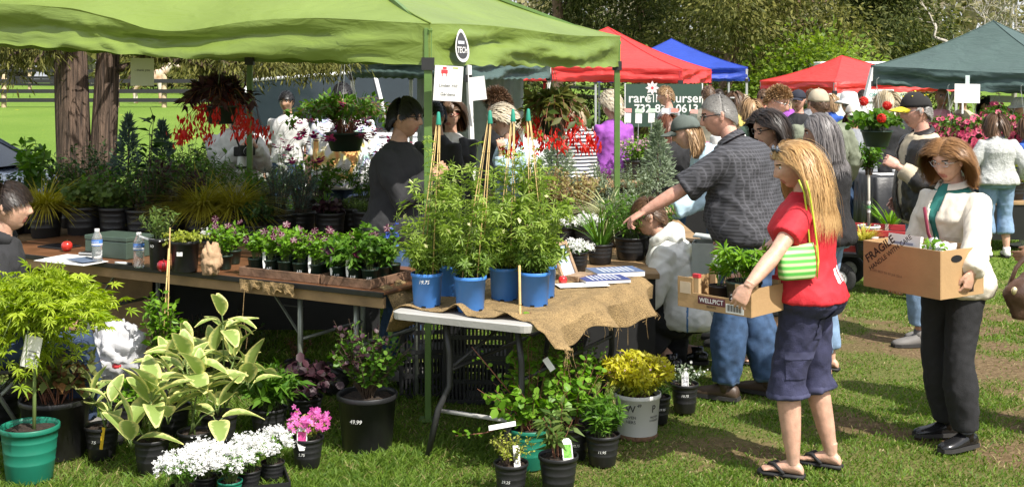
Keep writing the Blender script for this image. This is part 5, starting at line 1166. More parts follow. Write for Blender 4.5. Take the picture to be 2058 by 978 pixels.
def pot(t, r, h, m=POTB, taper=.76, ribs=True, n=28, soil=.9, holes=False):
    """moulded nursery pot: wall, rolled rim, inside, floor"""
    r0 = r * taper; pr = [(.001, 0), (r0 - .004, 0), (r0, .006)]
    if ribs:
        for i in range(1, 4): z = h * (.16 + .2 * i); rr = r0 + (r - r0) * z / h; pr += [(rr, z - .004), (rr + .0018, z), (rr, z + .004)]
    pr += [(r * .985, h * .9), (r * 1.035, h * .905), (r * 1.045, h * .93), (r * 1.045, h - .003), (r * 1.03, h), (r * .985, h), (r * .97, h * .93), (r0 * .95, .01), (.001, .01)]
    mb = MB(); mb.lathe(pr, n); p = mb.build('pot', m, t, True)
    mb = MB(); k = 14; zs = h * soil; rs = r0 + (r - r0) * soil; rs *= .965
    V = [(0, 0, zs + .008)] + [(rs * f * math.cos(a), rs * f * math.sin(a), zs + .006 * math.sin(5 * a + f * 9)) for f in (.5, 1) for a in (2 * PI * j / k for j in range(k))]
    F = [(0, 1 + j, 1 + (j + 1) % k) for j in range(k)] + [(1 + j, 1 + k + j, 1 + k + (j + 1) % k, 1 + (j + 1) % k) for j in range(k)]
    mb.add(V, F); mb.build('soil', SOIL, t, True)
    if holes:
        for j in range(6):
            a = j * PI / 3 + .35; b = MB(); b.box((r0 * math.cos(a), r0 * math.sin(a), .009), (.022, .007, .013), rzm(a + PI / 2)); b.build('drain_hole', mat('dark_gap', (.003, .003, .003), .9), p)
    return p

def plant_tag(t, loc, h=.09, w=.022, rot=0, tilt=0, m=TAGW, inset=None, pointed=True):
    """stake label: pointed plastic strip, sometimes with a printed picture"""
    Mx = Matrix.Translation(loc) @ Matrix.Rotation(rot, 4, 'Z') @ Matrix.Rotation(tilt, 4, 'X'); mb = MB(); hw = w / 2
    o = [(-hw * .5, -.03), (hw * .5, -.03), (hw, .01), (hw, h * .85), (hw * .4 if pointed else hw, h), (-hw * .4 if pointed else -hw, h), (-hw, h * .85), (-hw, .01)]
    mb.add([(x, -.0007, z) for x, z in o] + [(x, .0007, z) for x, z in o], [tuple(range(8)), tuple(range(15, 7, -1))] + [(i, 8 + i, 8 + (i + 1) % 8, (i + 1) % 8) for i in range(8)], 0, Mx); g = mb.build('plant_label', m, t)
    if inset:
        b = MB(); b.add([(-hw * .8, -.0012, h * .12), (hw * .8, -.0012, h * .12), (hw * .8, -.0012, h * .72), (-hw * .8, -.0012, h * .72)], [(0, 1, 2, 3)], 0, Mx); b.build('picture', inset, g)
    return g

def cane(t, pts, r=.004):
    mb = MB(); mb.tube(pts, r, 7)
    a, b = Vector(pts[0]), Vector(pts[-1]); L_ = (b - a).length; n = max(2, int(L_ / .16))
    for i in range(1, n): p = a.lerp(b, i / n); d = (b - a).normalized() * .003; mb.tube([p - d, p + d], r * 1.25, 7)
    return mb.build('cane', CANE, t, True)

def herb(t, rng, z, n, H, spread, per, tm_, size, lm, ang=60, droop=0., stem=.0022, sm=None, r0=.03, t0=.25, up=.6, W=None, flowers=None, down=.1, hvar=.3, name='foliage', c=(0, 0), extra=None, azim=None, sizevar=.4, upj=.45, t1=1.0):
    """a leafy plant: stems from the pot, leaves along them, flowers at the tips"""
    C = shoots(rng, n, r0, H, spread, 8, up, hvar, droop, (c[0], c[1], z), azim)
    P, T, tt = along(rng, C, per, t0, t1); D = leaf_dirs(rng, T, R(ang), .25, down); m = len(P)
    S = size * rng.uniform(1 - sizevar, 1 + sizevar * .5, m)
    bl = [inst(tm_, P, D, up_vec(rng, m, upj), S, 0, W)]; mats = [lm]
    if stem: bl.append(stem_blocks(C, stem, 1, 3)); mats.append(sm or STEMG)
    foliage(name, bl, mats, t)
    for fl in (flowers if isinstance(flowers, list) else [flowers] if flowers else []):
        k = fl['n']; P, T, tt = along(rng, C, max(1, int(math.ceil(k / n))), fl.get('t0', .85), 1.0); i = rng.permutation(len(P))[:k]; P, T = P[i], T[i]; P = P + rng.normal(0, fl.get('jit', .012), P.shape) + np.array([0, 0, fl.get('lift', .0)])
        D = unit(np.array(fl.get('dir', (0, -.5, .7))) + rng.normal(0, .45, P.shape)); Sf = fl['size'] * rng.uniform(.7, 1.2, len(P)); b2 = [inst(fl['tm'], P, D, rnd(rng, len(P)), Sf)]; ms = [fl['mat']]
        if 'tm2' in fl: b2.append(inst(fl['tm2'], P + D * (.004), D, rnd(rng, len(P)) * 0 + np.array([.3, .1, 1]), Sf, 1)); ms.append(fl['mat2'])
        foliage('blossom', b2, ms, t)
    return C

def grass_clump(t, rng, z, n, L_, lm, curl=.5, spread=.9, r0=.03, name='foliage', w=1.0, tmpl=T_BLADE):
    a = rng.uniform(0, 2 * PI, n); rr = r0 * np.sqrt(rng.uniform(0, 1, n)); P = np.stack([rr * np.cos(a), rr * np.sin(a), np.full(n, z)], 1)
    D = unit(np.stack([np.cos(a), np.sin(a), 0 * a], 1) * rng.uniform(.15, spread, (n, 1)) + np.array([0, 0, 1]) + rng.normal(0, .12, (n, 3)))
    foliage(name, [inst(tmpl, P, D, np.tile([0, 0, 1.0], (n, 1)), L_ * rng.uniform(.6, 1.1, n), 0, w)], lm, t)

def conifer(t, rng, z, H, r, n, lm, size=.06):
    """small cone-shaped evergreen in tiers of needled shoots"""
    h = H * rng.uniform(0, 1, n) ** .8; a = rng.uniform(0, 2 * PI, n); rr = r * (1 - h / H) * rng.uniform(.25, 1.05, n); P = np.stack([rr * np.cos(a), rr * np.sin(a), z + h], 1)
    D = unit(np.stack([np.cos(a), np.sin(a), .25 + 1.5 * (h / H) ** 3], 1) + rng.normal(0, .45, (n, 3))); mb = MB(); mb.tube([(0, 0, z - .02), (0, 0, z + H * .96)], [.012, .003], 6); mb.build('trunk', STEMB, t, True)
    foliage('foliage', [inst(T_LANCE, P, D, rnd(rng, n), size * rng.uniform(.5, 1.1, n), 0, 1.4)], lm, t)

def new_plant(label, loc, cat='potted plant', group=None, name='potted_plant', rz=0): return thing(name, label, cat, loc, rz, group)
def base_at(x, y, z=0): d = FOC * (HCAM - z) / (y - HY); return Vector(((x - CX) / FOC * d, d, z))     # a point at height z seen at (x, y)
def rg(s): return np.random.default_rng(s)
PH_PINK = mat('pink_flower_print', (.7, .08, .3), .4, .5, 90); PH_GRASS = mat('green_grass_print', (.15, .4, .05), .4, .6, 120); PH_MONO = mat('grey_flower_print', (.5, .5, .52), .4, .8, 110)

# ---- on the lawn, at the left
t = new_plant('lime green Japanese maple in a green plastic pot', base_at(60, 962)); pot(t, .132, .262, POTG, .8)
rng = rg(1); mb = MB(); mb.tube([(.02, 0, .2), (.022, 0, .4), (.018, .01, .55), (.03, 0, .68), (.05, 0, .78)], [.010, .009, .008, .007, .006], 8)
tips = []
for i in range(46):
    a = rng.uniform(0, 2 * PI); L_ = .36 * math.sqrt(rng.uniform(.05, 1)); z = .95 - .9 * L_ * L_ - rng.uniform(0, .34) * (1 - .75 * (math.cos(a) > .25)); x, y = .02 + L_ * (1.0 + .1 * (math.cos(a) < 0)) * math.cos(a), L_ * .8 * math.sin(a)
    p = [(.03, 0, .62 + rng.uniform(0, .14)), (.03 + (x - .03) * .5, y * .5, .95 - rng.uniform(0, .1)), (x, y, z)]; mb.tube(p, [.005, .0035, .002], 5); tips.append((x, y, z)); tips += [((x + .03) / 2 + rng.normal(0, .05), y / 2 + rng.normal(0, .05), .93 - rng.uniform(0, .14)) for _ in range(2)]
mb.build('trunk', STEMG, t, True); tips = np.array(tips); n = 1500; P = tips[rng.integers(0, len(tips), n)] + rng.normal(0, .05, (n, 3)) * np.array([1, 1, .75])
D = unit((P - np.array([.05, 0, .75])) * np.array([1, 1, .3]) + rng.normal(0, .12, (n, 3)) + np.array([0, 0, -.06])); foliage('foliage', [inst(T_PALM7, P, D, up_vec(rng, n, .35), rng.uniform(.042, .078, n))], L_LIME, t)
mb = MB(); mb.box((.06, -.13, .64), (.082, .002, .155), ry(.22) @ rx(.1)); g = mb.build('care_tag', TAGW, t); mb = MB()
for i in range(7): mb.box((.06 + .012 - .0035 * i * 0 + (i - 3) * -.0046, -.1318 + (i - 3) * .0023 * 0 - .0, .64 + (3 - i) * .018), (.05 - .008 * (i % 3), .0012, .006), ry(.22) @ rx(.1))
mb.build('print', mat('grey_print', (.3, .3, .32), .7), g); mb = MB(); mb.box((-.02, -.12, .86), (.09, .03, .003), ry(-.2)); mb.build('plant_label', TAGW, t)

t = new_plant('broad-leaved shrub with brown stems in a wide black pot behind the maple', base_at(112, 914)); pot(t, .172, .30, POTB, .82, False)
herb(t, rg(2), .27, 26, .34, .24, 9, T_OVATE, .085, LM('rhody_leaf', (.10, .15, .04), (.27, .27, .09)), 70, 0, .004, STEMR, .08, .35); herb(t, rg(22), .27, 10, .28, .22, 7, T_OVATE, .075, L_BRONZE, 80, 0, 0, None, .08, .3, name='old_leaves')
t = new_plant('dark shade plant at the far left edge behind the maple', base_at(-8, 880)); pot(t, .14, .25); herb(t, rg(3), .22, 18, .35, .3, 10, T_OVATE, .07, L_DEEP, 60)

# large cream-edged leaves, each one a piece of its own
def hosta_mesh(n=8, m=4, curl=.25):
    V = []; E = []
    for i in range(n + 1):
        u = i / n; w = .23 * (math.sin(PI * min(1, u * .93 + .03)) ** .75) * (1 - .25 * u)
        for j in range(-m, m + 1): s = j / m; V.append((w * s, u, .10 * abs(s) ** 1.5 * w / .23 - curl * u * u + .010 * math.sin(9 * u + 3 * s))); E.append(abs(s) if 0 < i < n else 1.0)
    k = 2 * m + 1; F = [(i * k + j, i * k + j + 1, (i + 1) * k + j + 1, (i + 1) * k + j) for i in range(n) for j in range(k - 1)]
    me = bpy.data.meshes.new('leaf'); me.from_pydata(V, [], F); me.polygons.foreach_set('use_smooth', [True] * len(F)); a = me.attributes.new('edge', 'FLOAT', 'POINT'); a.data.foreach_set('value', E); return me
def hosta_mat():
    m = bpy.data.materials.new('cream_edged_leaf'); m.use_nodes = True; N, L = m.node_tree.nodes, m.node_tree.links; b = N['Principled BSDF']; b.inputs['Roughness'].default_value = .55
    a = N.new('ShaderNodeAttribute'); a.attribute_name = 'edge'; tc = N.new('ShaderNodeTexCoord'); no = N.new('ShaderNodeTexNoise'); no.inputs['Scale'].default_value = 7; no.inputs['Detail'].default_value = 3; L.new(tc.outputs['Object'], no.inputs[0])
    ad = N.new('ShaderNodeMath'); ad.operation = 'ADD'; L.new(a.outputs['Fac'], ad.inputs[0]); sb = N.new('ShaderNodeMath'); sb.operation = 'MULTIPLY_ADD'; sb.inputs[1].default_value = 1.1; sb.inputs[2].default_value = -.55; L.new(no.outputs[0], sb.inputs[0]); L.new(sb.outputs[0], ad.inputs[1])
    cr = N.new('ShaderNodeValToRGB'); e = cr.color_ramp.elements; e[0].position = .5; e[0].color = (.27, .37, .09, 1); e[1].position = .9; e[1].color = (.80, .76, .28, 1); x = e.new(.64); x.color = (.38, .47, .17, 1); L.new(ad.outputs[0], cr.inputs[0]); L.new(cr.outputs[0], b.inputs['Base Color'])
    t_ = N.new('ShaderNodeBsdfTranslucent'); L.new(cr.outputs[0], t_.inputs[0]); ms = N.new('ShaderNodeMixShader'); ms.inputs[0].default_value = .3; L.new(b.outputs[0], ms.inputs[1]); L.new(t_.outputs[0], ms.inputs[2]); L.new(ms.outputs[0], N['Material Output'].inputs[0]); return m
HMAT = hosta_mat(); HME = [hosta_mesh(curl=c) for c in (.2, .45, .75)]
for me in HME: me.materials.append(HMAT)
def hosta(label, x, y, whorls, seed, pr=.085, ph=.165, price=None, yellow=False):
    t = new_plant(label, base_at(x, y), group='cream-edged leafy plants on the lawn'); pot(t, pr, ph); rng = rg(seed); sb = MB()
    for (wx, wy, wz, nl, ln) in whorls:
        base = Vector((rng.normal(0, .02), rng.normal(0, .02), ph * .9)); top = Vector((wx, wy, wz)); sb.tube([base, base.lerp(top, .5) + Vector((0, 0, .03)), top], [.006, .005, .004], 6)
        for i in range(nl):
            a = i * 2.4 + rng.uniform(0, .6); el = R(rng.uniform(5, 60)) if i < nl - 2 else R(rng.uniform(62, 82)); d = Vector((math.cos(a) * math.cos(el), math.sin(a) * math.cos(el), math.sin(el))); L_ = ln * rng.uniform(.7, 1.12)
            st = top + d * .012 - Vector((0, 0, .05 * (i / nl < .5))); sb.tube([st - d * .01 - Vector((0, 0, .02)), st + d * .02], .003, 5); st = st + d * .018
            o = bpy.data.objects.new('leaf', HME[int(rng.integers(0, 3))]); COL.objects.link(o); o.parent = t; o.location = st
            X = d.cross(Vector((0, 0, 1))); X = X.normalized() if X.length > .01 else Vector((1, 0, 0)); Z = X.cross(d); o.rotation_euler = Matrix((X, d, Z)).transposed().to_euler(); w = rng.uniform(1.1, 1.5); L_ *= 1.1; o.scale = (L_ * w, L_, L_)
    sb.build('stem', STEMG, t, True)
    if price: text_round('price', price, .02, pr * .76, pr, ph, ph * .55, -PI / 2 - .2, CHALK, t)
    return t
h1 = hosta('cream-edged leafy plant in a pot with a yellow label', 205, 918, [(-.06, .02, .30, 6, .14), (.05, -.02, .26, 5, .13)], 3, price='7.5')
mb = MB(); mb.box((.03, -.082, .12), (.016, .002, .11), ry(.12)); mb.build('plant_label', mat('yellow_plastic_tag', (.8, .5, .02), .5), h1)
hosta('cream-edged leafy plant with a broad leaf drooping to the grass', 305, 946, [(.0, .0, .36, 8, .18), (-.08, -.06, .20, 5, .19), (.08, .0, .30, 6, .17)], 4)
hosta('cream-edged leafy plant behind the white flowers', 392, 930, [(.02, .02, .40, 8, .18), (-.06, .06, .48, 8, .17), (.12, -.04, .28, 6, .18)], 5)
hosta('tallest cream-edged plant with a yellow topped stalk', 440, 898, [(.02, .0, .66, 8, .13), (.07, .03, .44, 7, .16), (-.04, .05, .46, 7, .16), (.15, .02, .36, 6, .17)], 6, .095, .18)
hosta('smaller cream-edged plant between the bag and the tall stalk', 350, 872, [(-.04, 0, .38, 7, .15), (.06, .04, .44, 8, .16), (.0, -.05, .30, 6, .15)], 7)

t = new_plant('leafy green shrub tied to two bamboo canes behind the cream-edged plants', base_at(322, 812)); pot(t, .12, .22); herb(t, rg(8), .2, 30, .52, .15, 16, T_OVATE, .055, L_BRIGHT, 55, 0, .003, STEMB, .04, .1, .75); cane(t, [(.0, 0, .1), (.05, 0, .92)]); cane(t, [(.03, .02, .1), (.055, .01, 1.04)])
t = new_plant('low green seedlings in a black pot below the plastic bag', base_at(258, 862)); pot(t, .09, .15); herb(t, rg(9), .13, 22, .16, .13, 8, T_OVATE, .045, L_BRIGHT)
t = new_plant('rounded grey-green perennial beside the dark purple leaves', base_at(540, 872)); pot(t, .10, .15); herb(t, rg(10), .13, 46, .24, .20, 11, T_LANCE, .085, L_GREEN, 45, 0, .002, None, .05, .3, W=1.6)
t = new_plant('dark purple leaved plant in the shade by the big black pot', base_at(612, 845)); pot(t, .10, .14); herb(t, rg(11), .13, 36, .20, .24, 9, T_ROUND, .055, L_PURP, 70, 0, .002, None, .05, .3)

def candytuft(label, x, y, seed, r, potm=POTG, n=330):
    t = new_plant(label, base_at(x, y), group='white candytuft pots'); pot(t, .055, .10, potm, .78); rng = rg(seed)
    herb(t, rng, .09, 60, .15, r, 12, T_LANCE, .028, L_GREEN, 60, .02, .0014, None, .03, .3, W=1.5, hvar=.3); C = shoots(rng, n // 10, .02, .17, r * 1.05, 4, .6, .3, 0, (0, 0, .09)); heads = C[:, -1]
    P = heads[rng.integers(0, len(heads), n)] + rng.normal(0, .011, (n, 3)); foliage('blossom', [inst(T_STAR4, P, unit(rng.normal(0, .45, (n, 3)) + np.array([0, -.25, 1])), rnd(rng, n), rng.uniform(.006, .0105, n), 0, 1.2)], P_WHITE, t); return t
for (lb, x, y, r, n) in (('white candytuft overflowing its pot at the lower left', 366, 1020, .105, 900), ('white candytuft clump nearest the cream-edged leaves', 412, 998, .10, 900), ('white candytuft in a green pot in the black tray', 462, 1008, .10, 900), ('white candytuft beside the pink flowers', 500, 985, .10, 800), ('last white candytuft at the right of the tray', 548, 968, .085, 600)): candytuft(lb, x, y, x, r, POTG if x == 462 else POTB, n)
def nursery_tray(label, c, L_, w, rz):
    t = thing('nursery_tray', label, 'tray', c, rz); mb = MB()
    for sx in (-1, 1): mb.box((sx * L_ / 2, 0, .03), (.008, w, .06))
    for sy in (-1, 1): mb.box((0, sy * w / 2, .03), (L_ - .009, .008, .06))
    mb.build('rim', POTB, t); mb = MB()
    for i in range(9): mb.box((-L_ / 2 + L_ * (i + .5) / 9, 0, .006), (.018, w - .01, .006))
    mb.build('floor', POTB, t); return t
nursery_tray('black lattice tray under the white candytuft', base_at(485, 985), .42, .26, .3)

t = new_plant('magenta pink flowers in a small black pot with a picture label', base_at(618, 936)); pot(t, .078, .148); herb(t, rg(12), .13, 46, .13, .11, 8, T_OVATE, .022, L_YG, 60, .01, .0014, None, .04, .2, flowers=dict(n=170, tm=T_STAR5, size=.016, mat=P_PINK, t0=.88)); plant_tag(t, (-.015, -.072, .13), .085, .05, 0, -.1, TAGW, PH_PINK); text_round('price', '5.75', .02, .06, .078, .148, .07, -PI / 2 - .25, CHALK, t)
t = new_plant('leafy shrub with dark purple tips in a very large black pot', base_at(738, 898)); pot(t, .152, .285, POTB, .84, False, 36); herb(t, rg(13), .26, 40, .42, .24, 15, T_ROUND, .036, L_GREEN, 60, 0, .004, STEMB, .03, .35, .45); herb(t, rg(14), .26, 14, .50, .24, 12, T_ROUND, .03, L_PURP, 60, 0, .002, STEMB, .03, .6, .45, name='dark_tips'); text_round('price', '49.99', .03, .128, .152, .285, .16, -PI / 2 - .3, CHALK, t)
t = new_plant('small shrub in a black pot standing in shade under the table', base_at(598, 772)); pot(t, .08, .15); herb(t, rg(15), .13, 18, .22, .11, 9, T_OVATE, .022, L_BRONZE, 60, 0, .002, STEMB)
t = new_plant('empty looking black pot tipped over in the shade', base_at(662, 790)); t.rotation_euler = (R(-12), R(24), 0); pot(t, .09, .17)
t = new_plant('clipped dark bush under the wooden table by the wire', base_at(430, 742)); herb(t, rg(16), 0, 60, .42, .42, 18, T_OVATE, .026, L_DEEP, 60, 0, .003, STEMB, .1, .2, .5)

# ---- middle of the lawn
t = new_plant('small-leaved box plant in a black pot marked 29.25', base_at(1027, 992)); pot(t, .078, .15); herb(t, rg(17), .13, 40, .17, .13, 14, T_OVATE, .018, L_YG, 60, 0, .0018, STEMB, .03, .25); plant_tag(t, (.03, -.03, .13), .10, .03, .2, -.35, TAGW, None, False); mb = MB(); mb.box((-.04, -.05, .33), (.125, .03, .0015), ry(-.18) @ rx(.5)); mb.build('plant_label', TAGW, t); text_round('price', '29.25', .019, .06, .078, .15, .07, -PI / 2 - .35, CHALK, t)
t = new_plant('whorled seedling in a ribbed black pot with a grass picture label', base_at(1122, 990)); pot(t, .09, .18); herb(t, rg(18), .16, 11, .27, .09, 14, T_LANCE, .075, L_FERN, 75, 0, .003, STEMR, .025, .3, .7, W=1.5); plant_tag(t, (.045, -.03, .16), .10, .05, .3, -.3, TAGW, PH_GRASS)
t = new_plant('climbing vine on a bamboo cane with heart-shaped leaves', base_at(1062, 938)); pot(t, .10, .20, POTG); rng = rg(19); herb(t, rng, .18, 20, .34, .27, 15, T_ROUND, .046, L_BRIGHT, 75, 0, .0028, STEMR, .03, .25, .5, upj=.6); herb(t, rng, .18, 9, .62, .09, 15, T_ROUND, .044, L_BRIGHT, 75, 0, .003, STEMR, .02, .2, .7, name='upper_foliage'); cane(t, [(-.03, -.02, .05), (-.045, -.02, 1.0)], .0065)
sb = MB(); sb.tube([(-.05, 0, .32), (-.18, -.02, .48), (-.28, -.02, .60)], [.004, .003, .002], 5); sb.tube([(-.05, 0, .22), (-.22, -.04, .18), (-.36, -.05, .17)], [.004, .003, .002], 5); sb.build('runner', STEMR, t, True); mb = MB(); mb.box((.10, -.05, .52), (.03, .002, .07), ry(-.6)); mb.build('plant_label', TAGW, t); P = np.array([(-.12, 0, .40), (-.17, -.02, .46), (-.2, 0, .50), (-.24, -.02, .55), (-.15, -.02, .2), (-.24, -.04, .18), (-.30, -.05, .18), (-.34, -.05, .175)]); P = np.repeat(P, 4, 0) + rng.normal(0, .012, (32, 3)); foliage('runner_leaves', [inst(T_ROUND, P, rnd(rng, 32), up_vec(rng, 32), rng.uniform(.015, .032, 32))], L_BRIGHT, t)
t = new_plant('second climbing vine spreading to the right of the cane', base_at(1150, 920)); pot(t, .09, .17); herb(t, rg(20), .15, 26, .42, .22, 14, T_ROUND, .042, L_BRIGHT, 75, 0, .0028, STEMR, .03, .25, .5); text_round('price', '10.75', .018, .068, .09, .17, .08, -PI / 2 + .2, CHALK, t)
t = new_plant('upright willowy perennial in a black pot before the white tub', base_at(1211, 932)); pot(t, .085, .155); herb(t, rg(21), .14, 44, .21, .12, 13, T_LANCE, .062, L_GREEN, 50, 0, .002, None, .045, .2, W=1.3); text_round('price', '11.95', .019, .065, .085, .155, .075, -PI / 2 - .1, CHALK, t)
t = new_plant('thin green shrub in shade behind the golden spirea', base_at(1165, 862)); pot(t, .10, .18); herb(t, rg(23), .16, 36, .42, .2, 13, T_OVATE, .03, L_GREEN, 60, 0, .0025, STEMB, .04, .25, .6); herb(t, rg(24), .16, 7, .5, .16, 12, T_OVATE, .02, L_BRONZE, 60, 0, .002, STEMB, .03, .5, name='young_tips')
t = new_plant('golden yellow spirea in a white printed nursery tub', base_at(1281, 874)); pot(t, .122, .235, POTW, .86, False, 40); rng = rg(25)
herb(t, rng, .21, 190, .25, .205, 14, T_LANCE, .042, L_GOLD, 55, 0, .0018, STEMR, .07, .45, .55, W=2.0, hvar=.2); herb(t, rng, .20, 90, .20, .19, 12, T_LANCE, .038, L_YG, 60, 0, 0, None, .07, .2, .5, W=2.0, name='inner_foliage', flowers=dict(n=40, tm=T_STAR5, size=.007, mat=P_LIL, t0=.9, lift=.05))
for s, sz, z, a in (('W', .055, .152, -.42), ('OVEN', .022, .118, -.42), ('NERS', .024, .092, -.42), ('49', .024, .182, -.02), ('P', .055, .150, .72), ('PROVEN', .016, .118, .78), ('WINNERS', .016, .100, .78)): text_round('print', s, sz, .122 * .86, .122, .235, z, -PI / 2 + a, INK, t, 0 if s != '49' else .2, .0)
mb = MB(); mb.lathe([(.1065, -.004), (.1085, .004), (.1085, .014), (.107, .02)], 40); mb.build('mud_ring', mat('dried_mud', (.16, .09, .05), .95, .4, 40, .1, 80), t)
t = new_plant('pale flowered plant with a picture label in a pot marked 10.75', base_at(1376, 826)); pot(t, .078, .165); herb(t, rg(26), .15, 26, .12, .14, 8, T_OVATE, .024, L_GREY, 60, .02, .0016, None, .03, .2, flowers=dict(n=24, tm=T_STAR5, size=.008, mat=P_WHITE)); plant_tag(t, (-.005, -.06, .15), .095, .04, 0, -.1, TAGW, PH_MONO); text_round('price', '10.75', .02, .06, .078, .165, .1, -PI / 2 - .1, CHALK, t)
t = new_plant('black pot half hidden behind the white tub marked 19.95', base_at(1322, 848)); pot(t, .07, .15); herb(t, rg(27), .14, 20, .14, .10, 9, T_OVATE, .028, L_GREEN); text_round('price', '19.95', .018, .053, .07, .15, .08, -PI / 2 + .3, CHALK, t)

# ---- blue pots on the grey table, climbing clematis on cane wigwams
GT = .745
def clematis(label, x, y, seed, wig=True, wx=0, top=1.0, price=None, n=30, H_=.55):
    t = new_plant(label, base_at(x, y, GT), group='clematis in blue pots'); pot(t, .08, .178, POTBLUE, .86, False, 32, .9, True); rng = rg(seed)
    herb(t, rng, .16, n, H_ * 1.12, .21, 10, T_PALM5, .060, L_CLEM, 70, 0, .002, None, .04, .12, .65, hvar=.75, W=.75, flowers=dict(n=9, tm=T_OVATE, size=.04, mat=P_YEL, t0=.6, dir=(0, -.3, .2), jit=.02)); herb(t, rng, .16, 26, .16, .15, 9, T_PALM5, .055, LM('clematis_low', (.11, .20, .025), (.22, .33, .07), .4), 75, .03, 0, None, .05, .2, name='skirt_foliage', W=.8)
    if wig:
        ap = Vector((wx, .0, top)); f = []
        for i in range(4): a = i * PI / 2 + .5; cane(t, [(.062 * math.cos(a), .062 * math.sin(a), .08), ap + Vector((.008 * math.cos(a), .008 * math.sin(a), .0))], .0027)
        mb = MB(); mb.lathe([(.0135, -.033), (.0145, -.03), (.008, .028), (.006, .032), (.001, .034)], 12, ap); mb.build('cane_cap', mat('green_rubber_cap', (.02, .25, .17), .6), t, True); C = shoots(rng, 9, .03, .72, .10, 10, .6, .4, 0, (wx * .6, 0, .2)); P, T, _ = along(rng, C, 10, .35); foliage('vine', [stem_blocks(C, .0018, 1, 3), inst(T_PALM5, P, leaf_dirs(rng, T, R(75)), up_vec(rng, len(P)), rng.uniform(.035, .06, len(P)))], [L_CLEM, STEMG], t)
    if price: text_round('price', price, .026, .067, .078, .178, .13, -PI / 2 - .1, CHALK, t)
    return t
clematis('blue pot of clematis with a price at the left corner of the grey table', 858, 616, 31, True, .06, .97, '19.75')
clematis('blue pot of clematis in the middle of the grey table front', 945, 624, 32, True, .10, .98)
clematis('blue pot of clematis behind the middle front pot', 906, 596, 33, False, H_=.62)
clematis('blue pot of clematis set back behind the bamboo cane', 1014, 603, 34, True, .045, .98, n=34, H_=.66)
clematis('blue pot of clematis beside the leaning framed notice', 1074, 614, 35, False, n=34, H_=.5)
clematis('rearmost blue pot of clematis near the leaning framed notice', 1088, 598, 36, True, -.07, .98, H_=.6)

# ---- bedding in two wooden trays on the brown table
WT = .765
def bedding(label, p, kind, seed, price=None, tagged=False, group='bedding plants in the wooden trays'):
    t = new_plant(label, p, group=group); pot(t, .046, .088, POTDG, .8, False, 18); rng = rg(seed)
    if kind == 'petunia': herb(t, rng, .08, 20, .17, .09, 12, T_OVATE, .038, L_BRIGHT, 65, .01, .0016, None, .02, .2, flowers=dict(n=4, tm=T_TRUMPET, size=.026, mat=P_MAROON, tm2=T_STRIPE, mat2=P_STRIPE, t0=.75, dir=(0, -.9, .45), jit=.015, lift=.012))
    elif kind == 'tall': herb(t, rng, .08, 11, .25, .08, 14, T_OVATE, .054, L_GREEN, 65, 0, .002, None, .015, .15, .7)
    elif kind == 'salvia': herb(t, rng, .08, 10, .24, .06, 12, T_OVATE, .042, L_GREEN, 65, 0, .002, None, .015, .1, .7, flowers=dict(n=26, tm=T_STAR5, size=.012, mat=P_BLUE, t0=.9, jit=.008))
    else: herb(t, rng, .08, 18, .16, .09, 12, T_LANCE, .07, L_GREEN, 65, 0, .0016, None, .02, .15, W=1.6, flowers=dict(n=3, tm=T_TRUMPET, size=.024, mat=P_MAROON, t0=.8, dir=(0, -.9, .4)))
    if price: text_round('price', price, .018, .037, .046, .088, .035, -PI / 2, CHALK, t)
    if tagged: plant_tag(t, (-.03, -.035, .07), .075, .018, 0, -.1)
    return t
TA, TB = base_at(482, 553, WT), base_at(745, 581, WT); tdir = (TB - TA).normalized(); tnor = Vector((-tdir.y, tdir.x, 0))
ordw = ('first', 'second', 'third', 'fourth', 'fifth', 'sixth')
for r_ in range(3):
    for i in range(5):
        p = TA + tdir * (.065 + i * .112) + tnor * (.065 + r_ * .11); p.z = WT + .012
        bedding('star petunia pot, %s from the left in the %s row of the left tray' % (ordw[i], ('front', 'middle', 'back')[r_]), p, 'petunia', 100 + r_ * 10 + i, '3.75' if r_ == 0 and i in (1, 3) else None, r_ == 0 and i in (1, 4))
for r_ in range(3):
    for i in range(3):
        p = TA + tdir * (.668 + i * .112) + tnor * (.065 + r_ * .11); p.z = WT + .012; k = 'petunia' if r_ == 2 and i < 2 else 'salvia' if (r_, i) == (2, 2) else 'tall' if (r_ + i) % 3 == 2 else 'leafy'
        bedding('leafy bedding pot, %s from the left in the %s row of the right tray' % (ordw[i], ('front', 'middle', 'back')[r_]), p, k, 140 + r_ * 10 + i, '3.95' if r_ == 0 and i < 3 else None, r_ == 0 and i in (0, 1))
for i, (x, y) in enumerate(((452, 541), (470, 530), (440, 528))): p = base_at(x, y, WT); bedding('star petunia pot on the brown table, %s beside the paper bag' % ordw[i], p, 'petunia', 170 + i, group='loose petunia pots by the paper bag')
def tray(label, a, L_, w, h=.05):
    t = thing('wooden_tray', label, 'tray', a, math.atan2(tdir.y, tdir.x)); WD = mat('weathered_tray_wood', (.17, .095, .055), .8, .4, 9, .08, 30)
    for nm, c, s in (('side_board', (L_ / 2, 0, h / 2), (L_, .014, h)), ('side_board', (L_ / 2, w, h / 2), (L_, .014, h)), ('end_board', (.007, w / 2, h / 2), (.014, w - .016, h)), ('end_board', (L_ - .007, w / 2, h / 2), (.014, w - .016, h))): mb = MB(); mb.box(c, s); mb.build(nm, WD, t, bev=.002)
    for i in range(5): mb = MB(); mb.box((L_ / 2, w * (i + .5) / 5, .005), (L_ - .03, w / 5 - .006, .008)); mb.build('slat', WD, t)
tray('left weathered wooden tray full of star petunias', TA + Vector((0, 0, .001)), .59, .36); tray('right weathered wooden tray of leafy bedding at the table end', TA + tdir * .605 + Vector((0, 0, .001)), .345, .38)

